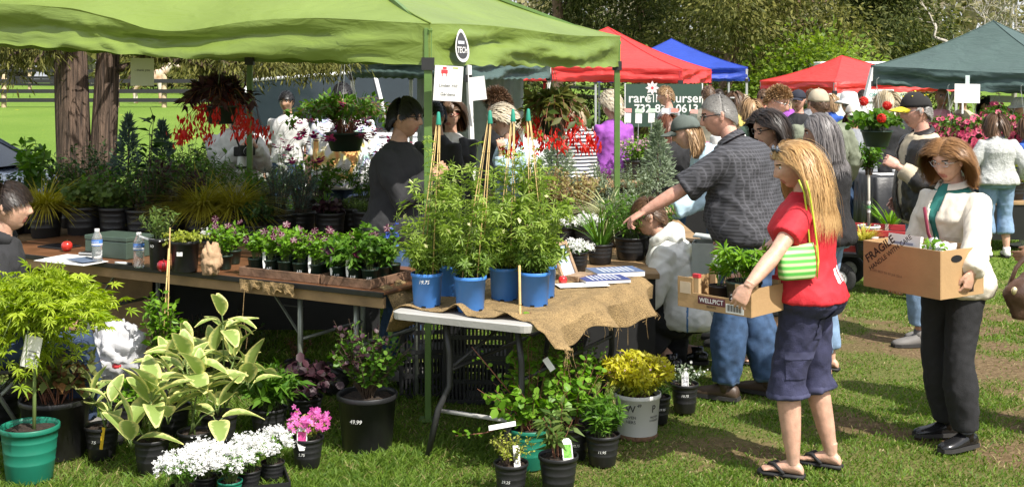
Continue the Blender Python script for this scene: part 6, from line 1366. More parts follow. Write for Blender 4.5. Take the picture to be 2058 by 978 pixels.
# ---- other plants on the brown table
t = new_plant('ferny herb in a slim black pot with white paper collar', base_at(320, 541, WT)); pot(t, .062, .19, POTB, .85, False); herb(t, rg(41), .17, 20, .26, .13, 15, T_LANCE, .04, L_FERN, 60, 0, .002, None, .03, .15, W=1.4); text_round('price', 'BO', .022, .053, .062, .19, .14, -PI / 2 - .5, CHALK, t)
mb = MB(); mb.tube([(-.115, 0, .20), (-.06, -.02, .185), (.02, -.05, .178), (.06, -.02, .187)], .007, 6, ell=((0, 0, 1), 2.2)); mb.build('paper_collar', TAGW, t, True)
t = new_plant('golden creeping plant in a wide black pot with a white sticker', base_at(372, 545, WT)); pot(t, .083, .185, POTB, .88, False); herb(t, rg(42), .17, 46, .10, .17, 13, T_OVATE, .026, L_YG, 65, .05, .0016, None, .05, .2, hvar=.6); mb = MB(); mb.box((-.01, -.083, .115), (.034, .002, .024)); mb.build('sticker', TAGW, t)
t = new_plant('white flowering pot behind the paper bag', base_at(425, 522, WT)); pot(t, .055, .12); herb(t, rg(43), .11, 26, .09, .09, 9, T_LANCE, .03, L_GREEN, 60, .0, .0015, None, .03, .2, flowers=dict(n=120, tm=T_STAR4, size=.009, mat=P_WHITE, t0=.9))

# ---- back bench under the canopy: rows of big black pots
BB = .74
def row(label, x, D, r, h, fn, z=BB, m=POTB): t = new_plant(label, at(x, HY, D).xy.to_3d() + Vector((0, 0, z)), group='pots on the back bench'); pot(t, r, h, m, .84, True, 22); fn(t, h * .9); return t
HAK = LM('golden_grass', (.28, .25, .02), (.48, .44, .06), .4)
def F(kind, seed, k=1.0):
    def f(t, z):
        rng = rg(seed)
        if kind == 'hak': grass_clump(t, rng, z, 620, .30 * k, HAK, .6, 1.5, .07, w=.62, tmpl=blade(5, .025, 1.0))
        elif kind == 'bush': herb(t, rng, z, 40, .28 * k, .2 * k, 12, T_OVATE, .045, L_DEEP, 60, 0, .003, STEMB, .06, .2)
        elif kind == 'green': herb(t, rng, z, 40, .28 * k, .2 * k, 12, T_OVATE, .05, L_GREEN, 60, 0, .003, STEMB, .06, .2)
        elif kind == 'epi': herb(t, rng, z, 46, .22 * k, .2 * k, 10, T_ROUND, .05, L_FERN, 80, 0, .002, None, .06, .3)
        elif kind == 'purple': herb(t, rng, z, 40, .28 * k, .18 * k, 12, T_OVATE, .04, L_PURP, 60, 0, .003, STEMB, .06, .2)
        elif kind == 'tall': herb(t, rng, z, 14, .62 * k, .22 * k, 13, T_OVATE, .10, L_GREEN, 60, 0, .004, None, .05, .25, .6)
        elif kind == 'spruce': conifer(t, rng, z, .55 * k, .17 * k, 900, L_BLUE, .07)
        elif kind == 'pine': herb(t, rng, z, 22, .42 * k, .14 * k, 70, T_NEEDLE, .05, L_BLUE, 50, 0, .004, STEMB, .05, .1, .7, W=2)
        elif kind == 'lily': herb(t, rng, z, 4, .75 * k, .12, 10, T_LANCE, .12, L_DEEP, 75, 0, .005, L_PURP, .03, .3, .7, W=1.6)
        elif kind == 'heuch': herb(t, rng, z, 34, .12 * k, .13 * k, 8, T_ROUND, .05, L_PURP, 75, 0, .002, None, .05, .4)
        elif kind == 'sedum': herb(t, rng, z, 70, .10 * k, .12 * k, 14, T_OVATE, .018, L_FERN, 60, 0, .0015, None, .06, .2)
        elif kind == 'gold': herb(t, rng, z, 44, .34 * k, .22 * k, 15, T_OVATE, .035, LM('pink_gold_leaf', (.26, .27, .07), (.58, .46, .24), .35), 60, 0, .003, STEMR, .06, .2)
        elif kind == 'silver': herb(t, rng, z, 46, .40 * k, .24 * k, 18, T_LANCE, .036, L_GREY, 60, 0, .003, STEMG, .06, .2, W=1.6)
        elif kind == 'cypress': conifer(t, rng, z, .55 * k, .2 * k, 1800, L_GREY, .06)
        elif kind == 'vargrass': grass_clump(t, rng, z, 300, .32 * k, L_VAR, .75, 1.5, .05, w=.8, tmpl=blade(5, .025, .95))
        elif kind == 'white': herb(t, rng, z, 40, .10 * k, .13 * k, 9, T_LANCE, .03, L_GREEN, 60, 0, .0015, None, .05, .2, flowers=dict(n=260, tm=T_STAR4, size=.012, mat=P_WHITE, t0=.9))
        elif kind == 'iris': grass_clump(t, rng, z, 46, .36 * k, L_GREEN, .18, .5, .05, w=.85)
        elif kind == 'pinkfl': herb(t, rng, z, 40, .26 * k, .17 * k, 10, T_LANCE, .06, L_BRIGHT, 60, 0, .002, None, .06, .2, W=1.5, flowers=dict(n=70, tm=T_STAR5, size=.016, mat=P_LIL, t0=.85))
        elif kind == 'mum': herb(t, rng, z, 30, .12 * k, .16 * k, 8, T_ROUND, .06, L_BRONZE, 70, 0, .002, None, .06, .2, flowers=dict(n=120, tm=T_STAR5, size=.024, mat=P_PINK, t0=.8, lift=.1))
        elif kind == 'hyd': herb(t, rng, z, 24, .25 * k, .2 * k, 9, T_OVATE, .07, L_GREEN, 60, 0, .003, None, .06, .2, flowers=dict(n=220, tm=T_STAR4, size=.022, mat=P_WHITE, t0=.88, jit=.03))
        elif kind == 'euph': herb(t, rng, z, 40, .30 * k, .2 * k, 16, T_LANCE, .05, L_GREEN, 70, 0, .003, None, .06, .2, W=1.5)
    return f
ROW = [('leafy green filler pot beside the cedar trunk base', 120, 9.6, .12, .2, F('green', 301, 1.3)), ('green filler pot behind the fern-leaved pots', 215, 9.35, .12, .2, F('green', 302, 1.2)), ('rounded green pot left of the golden grass', 315, 9.6, .12, .2, F('green', 303, 1.5)), ('feathery green pot behind the golden grass', 440, 9.5, .12, .2, F('euph', 304, 1.4)), ('leafy green pot right of the golden grass', 522, 9.3, .12, .2, F('green', 305, 1.2)), ('tall green pot behind the heuchera', 640, 9.9, .12, .2, F('green', 306, 1.3)), ('green pot near the vendor in black', 730, 9.9, .12, .2, F('euph', 307, 1.2)),
    ('tall leafy shrub beside the dark car', 62, 9.2, .12, .22, F('tall', 51)), ('golden grass pot behind the black hoodie', 92, 8.9, .12, .22, F('hak', 52, 1.1)), ('low fern-leaved pot before the cedar trunk', 168, 8.9, .13, .23, F('epi', 53, 1.1)), ('fern-leaved pot right of the cedar trunk', 232, 8.85, .12, .23, F('epi', 54)), ('dark leafy pot in the second row behind the cedar trunk', 150, 9.5, .12, .22, F('bush', 55, 1.7)),
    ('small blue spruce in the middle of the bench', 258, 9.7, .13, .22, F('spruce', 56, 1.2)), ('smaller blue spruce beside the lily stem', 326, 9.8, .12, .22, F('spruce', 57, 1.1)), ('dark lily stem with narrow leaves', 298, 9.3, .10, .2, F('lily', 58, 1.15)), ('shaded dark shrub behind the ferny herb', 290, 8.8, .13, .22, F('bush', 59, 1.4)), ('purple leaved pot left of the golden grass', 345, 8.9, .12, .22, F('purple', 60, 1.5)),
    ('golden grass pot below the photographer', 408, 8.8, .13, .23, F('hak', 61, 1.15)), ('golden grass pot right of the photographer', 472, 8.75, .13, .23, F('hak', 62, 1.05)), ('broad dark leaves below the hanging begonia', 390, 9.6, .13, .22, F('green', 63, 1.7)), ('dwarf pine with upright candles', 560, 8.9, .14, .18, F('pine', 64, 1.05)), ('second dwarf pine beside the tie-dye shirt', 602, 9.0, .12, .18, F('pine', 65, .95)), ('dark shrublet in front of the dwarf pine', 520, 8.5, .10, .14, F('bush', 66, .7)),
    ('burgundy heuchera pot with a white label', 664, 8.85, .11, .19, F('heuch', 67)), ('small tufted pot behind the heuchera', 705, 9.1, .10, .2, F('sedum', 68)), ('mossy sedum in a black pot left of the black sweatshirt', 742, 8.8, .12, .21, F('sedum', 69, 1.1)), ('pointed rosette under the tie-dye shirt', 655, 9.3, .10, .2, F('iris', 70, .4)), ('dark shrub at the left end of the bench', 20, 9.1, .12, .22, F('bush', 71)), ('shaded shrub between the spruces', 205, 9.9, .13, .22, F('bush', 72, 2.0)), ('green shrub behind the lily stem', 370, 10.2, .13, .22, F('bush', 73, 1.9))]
for a in ROW: row(*a)
# ---- sunny bench right of the canopy pole
SB = .70
ROW2 = [('pink-gold shrub below the hanging begonia', 1110, 9.5, .12, .2, F('gold', 81, 1.1)), ('pink-gold shrub beside the canopy pole', 1165, 9.3, .12, .2, F('gold', 82)), ('feathery green conifer in the sunny group', 1120, 10.4, .12, .2, F('cypress', 83, 1.25)), ('silvery shrub left of the canopy pole', 1215, 9.8, .12, .2, F('silver', 84)), ('silvery shrub right of the canopy pole', 1285, 9.6, .12, .2, F('silver', 85, 1.1)), ('upright grey conifer beside the grey-green cap', 1322, 9.9, .12, .2, F('cypress', 86, 1.2)), ('white striped grass at the canopy pole', 1226, 8.9, .11, .18, F('vargrass', 87)), ('white flowering pot in front of the striped grass', 1182, 8.5, .10, .17, F('white', 88)), ('second white flowering pot beside the narrow leaves', 1135, 8.6, .09, .16, F('white', 89, .9)), ('pot of narrow upright leaves by the pointing hand', 1206, 7.9, .085, .13, F('iris', 90, .95)), ('bushy spurge under the pointing hand', 1268, 8.1, .11, .15, F('euph', 91, 1.1)), ('leafy spurge beside the white hood', 1306, 8.3, .10, .14, F('euph', 92)), ('small leafy pot marked 5.95 behind the framed notice', 1160, 7.6, .07, .12, F('white', 93, .8)), ('grassy green plant behind the brochures', 1250, 8.7, .10, .15, F('silver', 94, .8)), ('green shrub at the back of the sunny group', 1070, 10.2, .12, .2, F('green', 95, 1.2)), ('leafy green shrub right of the blond woman', 1098, 10.9, .12, .2, F('green', 96, 1.3))]
for a in ROW2: t = row(*a, z=SB)
ROW3 = [('pink spotted perennial on the far table, first from the purple sweater', 1275, 12.6, .12, .2, F('pinkfl', 101, 1.1)), ('pink spotted perennial on the far table, second from the purple sweater', 1312, 12.5, .12, .2, F('pinkfl', 102, 1.1)), ('pink mop-headed flowers by the grey-haired man', 1412, 12.2, .12, .2, F('mum', 103, 1.2)), ('white hydrangea beside the purple sweater', 1190, 13.4, .13, .22, F('hyd', 104, 1.2)), ('tall green perennial behind the russet hair', 1336, 13.0, .12, .2, F('pinkfl', 105))]
for a in ROW3: row(*a, z=.86)
# ---- around the right hand stalls
t = new_plant('young clipped tree on a banded stem in the red wagon', at(1746, HY, 11.0).xy.to_3d() + Vector((0, 0, .37))); pot(t, .10, .2, POTW); rng = rg(111); mb = MB(); mb.tube([(0, 0, .17), (0, 0, .72)], .013, 8); mb.build('trunk', mat('pale_bark', (.45, .42, .36), .8), t, True)
for z in (.33, .37, .41): mb = MB(); mb.lathe([(.0135, -.012), (.017, -.012), (.017, .012), (.0135, .012)], 10, (0, 0, z)); mb.build('band', TAGW if z != .37 else mat('green_band', (.1, .3, .1), .6), t)
herb(t, rng, .66, 40, .36, .17, 13, T_OVATE, .055, L_GREEN, 60, 0, .003, STEMB, .03, .2, .6)
t = new_plant('yellow striped grass in a black pot in the red wagon', at(1736, HY, 10.55).xy.to_3d() + Vector((0, 0, .37))); pot(t, .085, .13); grass_clump(t, rg(112), .12, 160, .17, LM('gold_blade', (.5, .46, .05), (.75, .7, .2), .4), .35, .9, .05, w=1.4)
t = new_plant('green strappy plant standing at the back of the red wagon', at(1786, HY, 11.1).xy.to_3d() + Vector((0, 0, .37))); pot(t, .09, .16); grass_clump(t, rg(113), .15, 40, .30, L_BRIGHT, .2, .5, .05, w=1.5)
for i, x in enumerate((1930, 2035)): t = new_plant(('low leafy plants left of the grey sweater', 'low leafy plants right of the grey sweater')[i], at(x, HY, 13.6).xy.to_3d() + Vector((0, 0, .55))); pot(t, .16, .2); herb(t, rg(120 + i), .18, 60, .30, .24, 10, T_LANCE, .09, L_YG if i else L_GREY, 60, 0, .003, None, .08, .2, W=1.5)

# ---- hanging baskets
def basket(label, x, y, D, r, h, seed, hook_z, fn, n_wire=3, hx=0):
    """y: row of the rim; hung by wires from hook_z"""
    p = at(x, y, D); t = new_plant(label, p - Vector((0, 0, h)), 'hanging basket', name='hanging_basket'); pot(t, r, h, POTDG, .72, False, 26, .92)
    mb = MB(); top = Vector((hx, 0, hook_z - (p.z - h)))
    for i in range(n_wire): a = 2 * PI * i / n_wire + .5; mb.tube([(r * math.cos(a), r * math.sin(a), h), top], .0022, 4)
    mb.tube([top, top + Vector((0, 0, .05)), top + Vector((.02, 0, .07))], .003, 5); mb.build('hanger', mat('wire', (.25, .27, .25), .5), t); fn(t, rg(seed), h * .92); return t
def begonia(k, leafm):
    def f(t, rng, z):
        herb(t, rng, z, 46, .26 * k, .30 * k, 9, T_OVATE, .10, leafm, 55, .24 * k, .004, STEMR, .07, .3, .9, W=.8, upj=.7); C = shoots(rng, 46, .05, .16 * k, .34 * k, 6, 1.0, .3, .34 * k, (0, 0, z)); e = C[:, -1]; n = 620; P = e[rng.integers(0, len(e), n)] + rng.normal(0, .024, (n, 3)); D = unit(rng.normal(0, .35, (n, 3)) + np.array([0, 0, -1])); foliage('blossom', [inst(T_LANCE, P, D, rnd(rng, n), rng.uniform(.035, .065, n), 0, 1.8), stem_blocks(C, .0025, 1, 3)], [P_RED, STEMR], t)
    return f
def fuchsia(t, rng, z):
    herb(t, rng, z, 84, .44, .58, 14, T_OVATE, .066, L_GREEN, 65, .30, .003, STEMR, .07, .2, .95, upj=.6); C = shoots(rng, 34, .05, .38, .62, 6, 1.0, .5, .42, (0, 0, z)); e = np.concatenate([C[:, -1], C[:, -2]]); P = e - np.array([0, 0, .03]); m = len(P); D = np.tile([0, 0, -1.0], (m, 1)) + rng.normal(0, .25, (m, 3))
    foliage('blossom', [inst(T_STAR4, P, -D, rnd(rng, m), rng.uniform(.045, .065, m), 0, 1.0), inst(T_TRUMPET, P - np.array([0, 0, .022]), -D, rnd(rng, m), rng.uniform(.03, .042, m), 1), stem_blocks(C, .002, 2, 3)], [P_FUCH, LM('plum_petal', (.16, .01, .12), (.32, .03, .2), .3), STEMR], t)
basket('hanging basket of dark leaved begonia with drooping red flowers near the photographer', 445, 212, 8.5, .125, .13, 201, 2.12, begonia(1.0, L_PURP))
basket('hanging basket of fuchsia with crimson flowers in front of the tie-dye shirt', 694, 266, 10.25, .172, .16, 202, 2.2, fuchsia)
basket('hanging basket of bronze leaved begonia with scarlet flowers beside the canopy pole', 1112, 236, 8.7, .10, .13, 203, 2.02, begonia(1.05, leafmat('olive_bronze', (.05, .085, .015), (.16, .15, .035), .3)))
def geranium(t, rng, z):
    herb(t, rng, z, 60, .20, .26, 10, T_ROUND, .06, L_GREEN, 75, .1, .003, None, .07, .25, .9); C = [(-.14, -.1, z + .26), (-.02, -.20, z + .12), (.12, .1, z + .22), (.26, -.08, z + .16)]
    for i, c in enumerate(C): n = 70; u = unit(rng.normal(0, 1, (n, 3))); foliage('flower_head', [inst(T_STAR5, np.array(c) + u * .034, u, rnd(rng, n), rng.uniform(.012, .02, n))], P_RED, t); mb = MB(); mb.tube([(0, 0, z), c], .003, 4); mb.build('flower_stalk', STEMG, t)
basket('hanging basket of red geranium by the white canopy leg', 1762, 262, 10.2, .13, .14, 204, 1.86, geranium)
def petunia_ball(t, rng, z):
    herb(t, rng, z, 60, .24, .36, 10, T_OVATE, .05, L_GREEN, 65, .34, .003, None, .07, .3, .95); C = shoots(rng, 160, .06, .26, .40, 6, 1.0, .5, .42, (0, 0, z)); P = C[:, -1] + rng.normal(0, .02, (160, 3)); D = unit(P - np.array([0, 0, z - .1]) + np.array([0, -.25, 0])); foliage('blossom', [inst(T_TRUMPET, P, D, rnd(rng, 160), rng.uniform(.03, .045, 160), 0), inst(T_STAR5, P + D * .008, D, rnd(rng, 160), rng.uniform(.010, .014, 160), 1)], [P_ROSE, P_MAROON], t)
for i, (x, y, D, w) in enumerate(((1905, 258, 14.2, 'leftmost, behind the man in the cap'), (1952, 262, 13.9, 'second from the left, above the low grey plants'), (2006, 236, 14.3, 'highest, above the grey sweater'), (2052, 255, 14.0, 'rightmost, at the right edge'))): basket('hanging basket of rose pink petunias, ' + w, x, y, D, .14, .15, 210 + i, 1.78, petunia_ball)

# ---- big shrubs standing on the grass behind the bench
for i, (x, D, H_, sp, lm, tm_, sz, lb) in enumerate(((560, 12.6, 1.08, .34, L_GREY, T_OVATE, .05, 'pale leafy shrub below the far man in white'), (612, 12.2, 1.0, .36, L_GREEN, T_OVATE, .055, 'tall green shrub left of the tie-dye shirt'), (395, 12.4, 1.0, .4, L_FERN, T_PALM5, .08, 'wide green shrub behind the spruces'), (330, 12.8, .8, .4, L_GREEN, T_OVATE, .06, 'green shrub beside the cedar trunk'), (755, 11.8, .7, .3, L_GREEN, T_OVATE, .05, 'green shrub left of the black sweatshirt'), (560, 11.4, .55, .3, L_DEEP, T_OVATE, .05, 'dark shrub behind the dwarf pine'), (120, 10.9, .8, .35, L_DEEP, T_OVATE, .06, 'dark leafy shrub in front of the cedar base'), (250, 11.2, .75, .36, L_DEEP, T_OVATE, .06, 'dark shrub right of the cedar base'))):
    t = new_plant(lb, gp(x, D), group='shrubs behind the bench'); pot(t, .2, .34); herb(t, rg(500 + i), .3, 46, H_, sp, 15, tm_, sz, lm, 60, 0, .004, STEMB, .1, .15, .6, flowers=dict(n=60, tm=T_STAR5, size=.02, mat=P_WHITE, t0=.8) if i == 0 else None)

# ------------------------------------------------------------------ tables and benches
PLY = mat('plywood', (.30, .19, .09), .7, .3, 6, .05, 30); LAMW = mat('wood_laminate', (.17, .075, .035), .35, .35, 5, .02, 30); BLKEDGE = mat('black_edge_strip', (.012, .012, .012), .4); STEEL = mat('painted_steel_leg', (.22, .24, .20), .4, .15, metal=.4); DKSTEEL = mat('dark_steel_leg', (.045, .045, .045), .45, .1, metal=.3); GREYPL = mat('grey_table_plastic', (.40, .39, .365), .5, .06, 6, .02, 60)
ang = math.atan2(tdir.y, tdir.x); s0, s1 = -2.35, 1.06; Lt = s1 - s0
t = thing('folding_table', 'long brown folding table with wooden apron under the petunia trays', 'table', Vector((TA.x, TA.y, 0)) + tdir * s0 - tnor * .035, ang)
mb = MB(); mb.box((Lt / 2, .40, WT - .010), (Lt, .80, .018)); mb.build('table_top', LAMW, t, bev=.003)
mb = MB(); mb.box((Lt / 2, -.004, WT - .017), (Lt, .012, .030)); mb.build('edge_strip', BLKEDGE, t, bev=.003)
mb = MB(); mb.box((Lt / 2, .022, WT - .062), (Lt - .02, .022, .062)); mb.build('apron', PLY, t, bev=.002)
mb = MB(); mb.box((Lt / 2, .78, WT - .062), (Lt - .02, .022, .062)); mb.build('apron', PLY, t, bev=.002)
for x in (.45, 1.0, 2.75, 3.15):
    for y in (.1, .70):
        mb = MB(); mb.tube([(x, y, 0), (x, y, WT - .03)], .016, 8); mb.build('leg', STEEL, t, True)
    mb = MB(); mb.tube([(x, .1, .42), (x, .70, .42)], .010, 6); mb.build('crossbar', STEEL, t, True)
for x0, x1 in ((1.0, 1.28), (.45, .73), (2.75, 2.48)): mb = MB(); mb.bar((x0, .12, .42), (x1, .12, WT - .04), .018, .006); mb.build('brace', STEEL, t); mb = MB(); mb.bar((x0, .13, .60), (x0 + (x1 - x0) * .55, .13, .60), .014, .006); mb.build('brace', DKSTEEL, t)

NL, NR, FR_ = base_at(784, 624, GT), base_at(1064, 654, GT), base_at(1318, 562, GT); u = (NR - NL); v = (FR_ - NR); Lu, Lv = u.length, v.length; un, vn = u.normalized(), v.normalized(); org = Vector((NL.x, NL.y, 0))
t = thing('folding_table', 'grey plastic folding table under the burlap and blue pots', 'table', org); vn = (vn - un * un.dot(vn)).normalized()
def G(a, b, z): q = un * (a * Lu) + vn * (b * Lv); return Vector((q.x, q.y, z))
mb = MB(); rs = []
for z, ins in ((GT - .045, .02), (GT - .040, .0), (GT - .006, -.004), (GT, .008)):
    ring = []
    for ca, cb, a0 in ((0, 0, PI), (1, 0, 1.5 * PI), (1, 1, 0), (0, 1, .5 * PI)):
        for j in range(5):
            q = a0 + j * PI / 8; rr = .05; ring.append(un * ((rr if ca == 0 else Lu - rr) + (rr - ins) * math.cos(q)) + vn * ((rr if cb == 0 else Lv - rr) + (rr - ins) * math.sin(q)) + Vector((0, 0, z)))
    rs.append(ring)
mb.rings(rs); mb.build('table_top', GREYPL, t)
for a in (.30, .82):
    for b, sg in ((.10, -1), (.86, 1)):
        mb = MB(); mb.tube([G(a, b, GT - .05), G(a + .03, b + .0, .52), G(a + .03, b, .36), G(a - .02, b - sg * -.03, .25), G(a - .10, b + sg * .03, .0)], .016, 8); mb.build('leg', DKSTEEL, t, True)
    mb = MB(); mb.tube([G(a + .03, .1, .44), G(a + .03, .86, .44)], .011, 6); mb.build('crossbar', DKSTEEL, t, True)
mb = MB(); mb.tube([G(.27, .10, .23), G(.80, .10, .23)], .012, 6); mb.build('crossbar', GREYPL, t, True); mb = MB(); mb.tube([G(.32, .1, .44), G(.55, .42, GT - .06)], .010, 6); mb.build('brace', DKSTEEL, t, True)

def burlap_mat():
    m = mat('burlap', (.40, .27, .12), .95, .2, 12, 0, 1, trans=.12); N, L = m.node_tree.nodes, m.node_tree.links; b = N['Principled BSDF']; tc = N['Texture Coordinate']
    no = N.new('ShaderNodeTexNoise'); no.inputs['Scale'].default_value = 150; no.inputs['Detail'].default_value = 3; L.new(tc.outputs['Object'], no.inputs[0]); bp = N.new('ShaderNodeBump'); bp.inputs['Strength'].default_value = 1; bp.inputs['Distance'].default_value = .01; L.new(no.outputs[0], bp.inputs['Height']); L.new(bp.outputs[0], b.inputs['Normal'])
    old = b.inputs['Base Color'].links[0].from_socket; mx = N.new('ShaderNodeMix'); mx.data_type = 'RGBA'; mx.blend_type = 'MULTIPLY'; mx.inputs['Factor'].default_value = .55; mr = N.new('ShaderNodeMapRange'); mr.inputs['From Min'].default_value = .35; mr.inputs['From Max'].default_value = .6; L.new(no.outputs[0], mr.inputs[0]); L.new(old, mx.inputs['A']); L.new(mr.outputs[0], mx.inputs['B']); L.new(mx.outputs['Result'], b.inputs['Base Color']); return m
BURLAP = burlap_mat(); t = thing('burlap_cloth', 'frayed tan burlap draped over the grey table', 'cloth', org)
def drape(s, r):
    """s across the table from left overhang to right overhang, r from the near end to the far end"""
    a = -.12 + 1.70 * s; near = .025 + .018 * math.sin(a * 9) + .03 * math.exp(-((a - .45) / .12) ** 2) + .03 * max(0, 1 - a * 5); near *= max(0, 1 - max(0, a - .95) * 8); b = near + (1.0 - near) * r
    w = noise.noise(Vector((a * 5, b * 6, 3))) * .012 + .012 * abs(noise.noise(Vector((a * 11, b * 9, 1)))); z = GT + .006 + max(0, w)
    hump = .045 * math.exp(-((a - .44) / .06) ** 2 - ((r) / .10) ** 2) + .03 * math.exp(-((a - .80) / .05) ** 2 - (r / .08) ** 2); z += hump
    over = max(0, a - 1.0) * Lu; left = max(0, -a) * Lu; aa = min(max(a, -.01), 1.015)
    if over > 0:
        k = over / (.58 * Lu); dep = (.17 + .05 * math.sin(b * 8 + 1.8) + .04 * noise.noise(Vector((b * 7, 2, 0)))) * k ** .85 * (1 - .25 * b) * (.45 + .55 * min(1, b / .22)); z = GT + .004 - dep; out = .05 * min(1, k * 4) + .05 * k * (1 + math.sin(b * 17 + .6) + .5 * math.sin(b * 31)); q = G(1.01, b, z) + un * out; return q
    if left > 0: k = left / (.12 * Lu); z = GT + .004 - .10 * k * (1 + .5 * math.sin(b * 12)); return G(-.01, b, z) - un * (.02 + .03 * k * (1 + math.sin(b * 15)))
    return G(aa, b, z)
V, F_ = cloth_grid(drape, 110, 90); mb = MB(); mb.add(V, F_); o = mb.build('cloth', BURLAP, t, True); sd = o.modifiers.new('thickness', 'SOLIDIFY'); sd.thickness = .003
mb = MB(); rng = rg(300)
for i in range(44):
    q = drape(1.0, rng.uniform(.02, .98)); L_ = rng.uniform(.02, .16) if i % 3 == 0 else rng.uniform(.01, .04); mb.tube([q + Vector((0, 0, .01)), q + Vector((rng.normal(0, .008), rng.normal(0, .008), -L_ * .5)), q + Vector((rng.normal(0, .015), rng.normal(0, .015), -L_))], .0013, 4)
mb.build('fringe', BURLAP, t)
mb = MB(); e0 = TA + tdir * .02; pl = []
t2 = thing('burlap_cloth', 'strip of frayed burlap hanging below the left tray', 'cloth', Vector((TA.x, TA.y, 0)) - tnor * .04, ang)
def strip(s, r): return Vector((.06 + .40 * s, .0 - .028 - .008 * math.sin(s * 30) * r - .01 * noise.noise(Vector((s * 9, r * 3, 5))), WT - .004 - (.055 + .012 * math.sin(s * 14) + .01 * math.sin(s * 60)) * r))
V, F_ = cloth_grid(strip, 50, 6); mb.add(V, F_); mb.build('cloth', BURLAP, t2, True); mb = MB(); mb.tube([(.10, -.03, WT - .05), (.09, -.035, .55), (.12, -.03, .42), (.11, -.03, .36)], .002, 5); mb.tube([(.09, -.035, .55), (.06, -.03, .44), (.05, -.03, .40)], .002, 5); mb.build('thread', BURLAP, t2)
t2 = thing('burlap_cloth', 'burlap folded under the right tray end', 'cloth', Vector((TA.x, TA.y, 0)), ang)
def strip2(s, r): return Vector((.98 + .10 * r + .02 * math.sin(s * 9), .02 + .42 * s, WT + .004 - .10 * r * r + .012 * math.sin(s * 15 + r * 3) * (1 - r)))
mb = MB(); V, F_ = cloth_grid(strip2, 30, 12); mb.add(V, F_); o = mb.build('cloth', BURLAP, t2, True); sd = o.modifiers.new('thickness', 'SOLIDIFY'); sd.thickness = .004

def bench(label, x0, x1, d0, d1, z, m=PLY, legm=PLY, skirt=None, cat='table', name='plank_table'):
    """x0,x1: pixel columns at the middle distance"""
    dm = (d0 + d1) / 2; X0, X1 = (x0 - CX) / FOC * dm, (x1 - CX) / FOC * dm; c = Vector(((X0 + X1) / 2, dm, 0)); L_, w = X1 - X0, d1 - d0; t = thing(name, label, cat, c); n = max(3, int(w / .28))
    for i in range(n): mb = MB(); mb.box((0, -w / 2 + w * (i + .5) / n, z - .018), (L_, w / n - .008, .034)); mb.build('plank', m, t, bev=.003)
    for sx in (-1, 1):
        for sy in (-1, 1): mb = MB(); mb.box((sx * (L_ / 2 - .12), sy * (w / 2 - .1), z / 2 - .018), (.07, .07, z - .036)); mb.build('leg', legm, t)
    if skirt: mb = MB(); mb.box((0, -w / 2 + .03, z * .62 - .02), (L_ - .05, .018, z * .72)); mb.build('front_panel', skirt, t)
    return t
bench('plank bench behind the brown table holding big black pots', -40, 800, 8.3, 10.5, BB - .002, legm=DKSTEEL, skirt=mat('dark_front_panel', (.012, .012, .012), .9))  # dark panel added in place of the shade under the bench
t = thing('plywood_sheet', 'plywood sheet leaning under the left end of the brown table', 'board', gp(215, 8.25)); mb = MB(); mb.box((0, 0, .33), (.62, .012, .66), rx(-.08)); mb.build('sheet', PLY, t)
bench('low sunny bench of pots right of the canopy pole', 1045, 1372, 9.0, 11.2, SB - .002, skirt=mat('dark_front_panel', (.012, .012, .012), .9))
bench('small bench of seedlings under the pointing hand', 1118, 1300, 7.5, 8.95, SB - .004, skirt=mat('dark_front_panel', (.012, .012, .012), .9))
bench('far bench of pink perennials by the purple sweater', 1165, 1445, 12.0, 13.7, .858, skirt=mat('dark_front_panel', (.012, .012, .012), .9))
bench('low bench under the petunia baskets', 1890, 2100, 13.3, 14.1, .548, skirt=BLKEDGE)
def cloth_table(label, x0, x1, D, w, z):
    X0, X1 = (x0 - CX) / FOC * D, (x1 - CX) / FOC * D; t = thing('cloth_covered_table', label, 'table', ((X0 + X1) / 2, D, 0)); L_ = X1 - X0; n = 80; P = []
    def rim(k): 
        f = k / n * (2 * L_ + 2 * w)
        if f < L_: return (-L_ / 2 + f, -w / 2, 0, -1)
        if f < L_ + w: return (L_ / 2, -w / 2 + f - L_, 1, 0)
        if f < 2 * L_ + w: return (L_ / 2 - (f - L_ - w), w / 2, 0, 1)
        return (-L_ / 2, w / 2 - (f - 2 * L_ - w), -1, 0)
    rs = []
    for zz, o_ in ((z, -.01), (z - .01, 0), (z * .6, .012), (.02, .03)):
        rs.append([Vector((x + nx * (o_ + (.025 * math.sin(k * 1.3) + .015 * math.sin(k * .7 + 1)) * (1 - zz / z)), y + ny * (o_ + (.025 * math.sin(k * 1.3) + .015 * math.sin(k * .7)) * (1 - zz / z)), zz)) for k in range(n) for x, y, nx, ny in (rim(k),)])
    mb = MB(); mb.rings(rs); mb.build('cloth', mat('black_vinyl_cloth', (.014, .014, .015), .35, .2, 8, .05, 12), t, True)
    for sx in (-1, 1): mb = MB(); mb.box((sx * (L_ / 2 - .08), 0, z / 2 - .02), (.03, w - .1, z - .06)); mb.build('leg', DKSTEEL, t)
    mb = MB(); mb.box((-.02, 0, z + .004), (.34, .22, .004), rzm(.2)); mb.build('paper', TAGW, t); mb = MB(); mb.box((.16, .1, z + .02), (.22, .15, .03), rzm(-.1)); mb.build('notebook', TAGW, t)
cloth_table('table under black vinyl cloth with papers beside the wagon', 1736, 1850, 12.1, .7, .95)

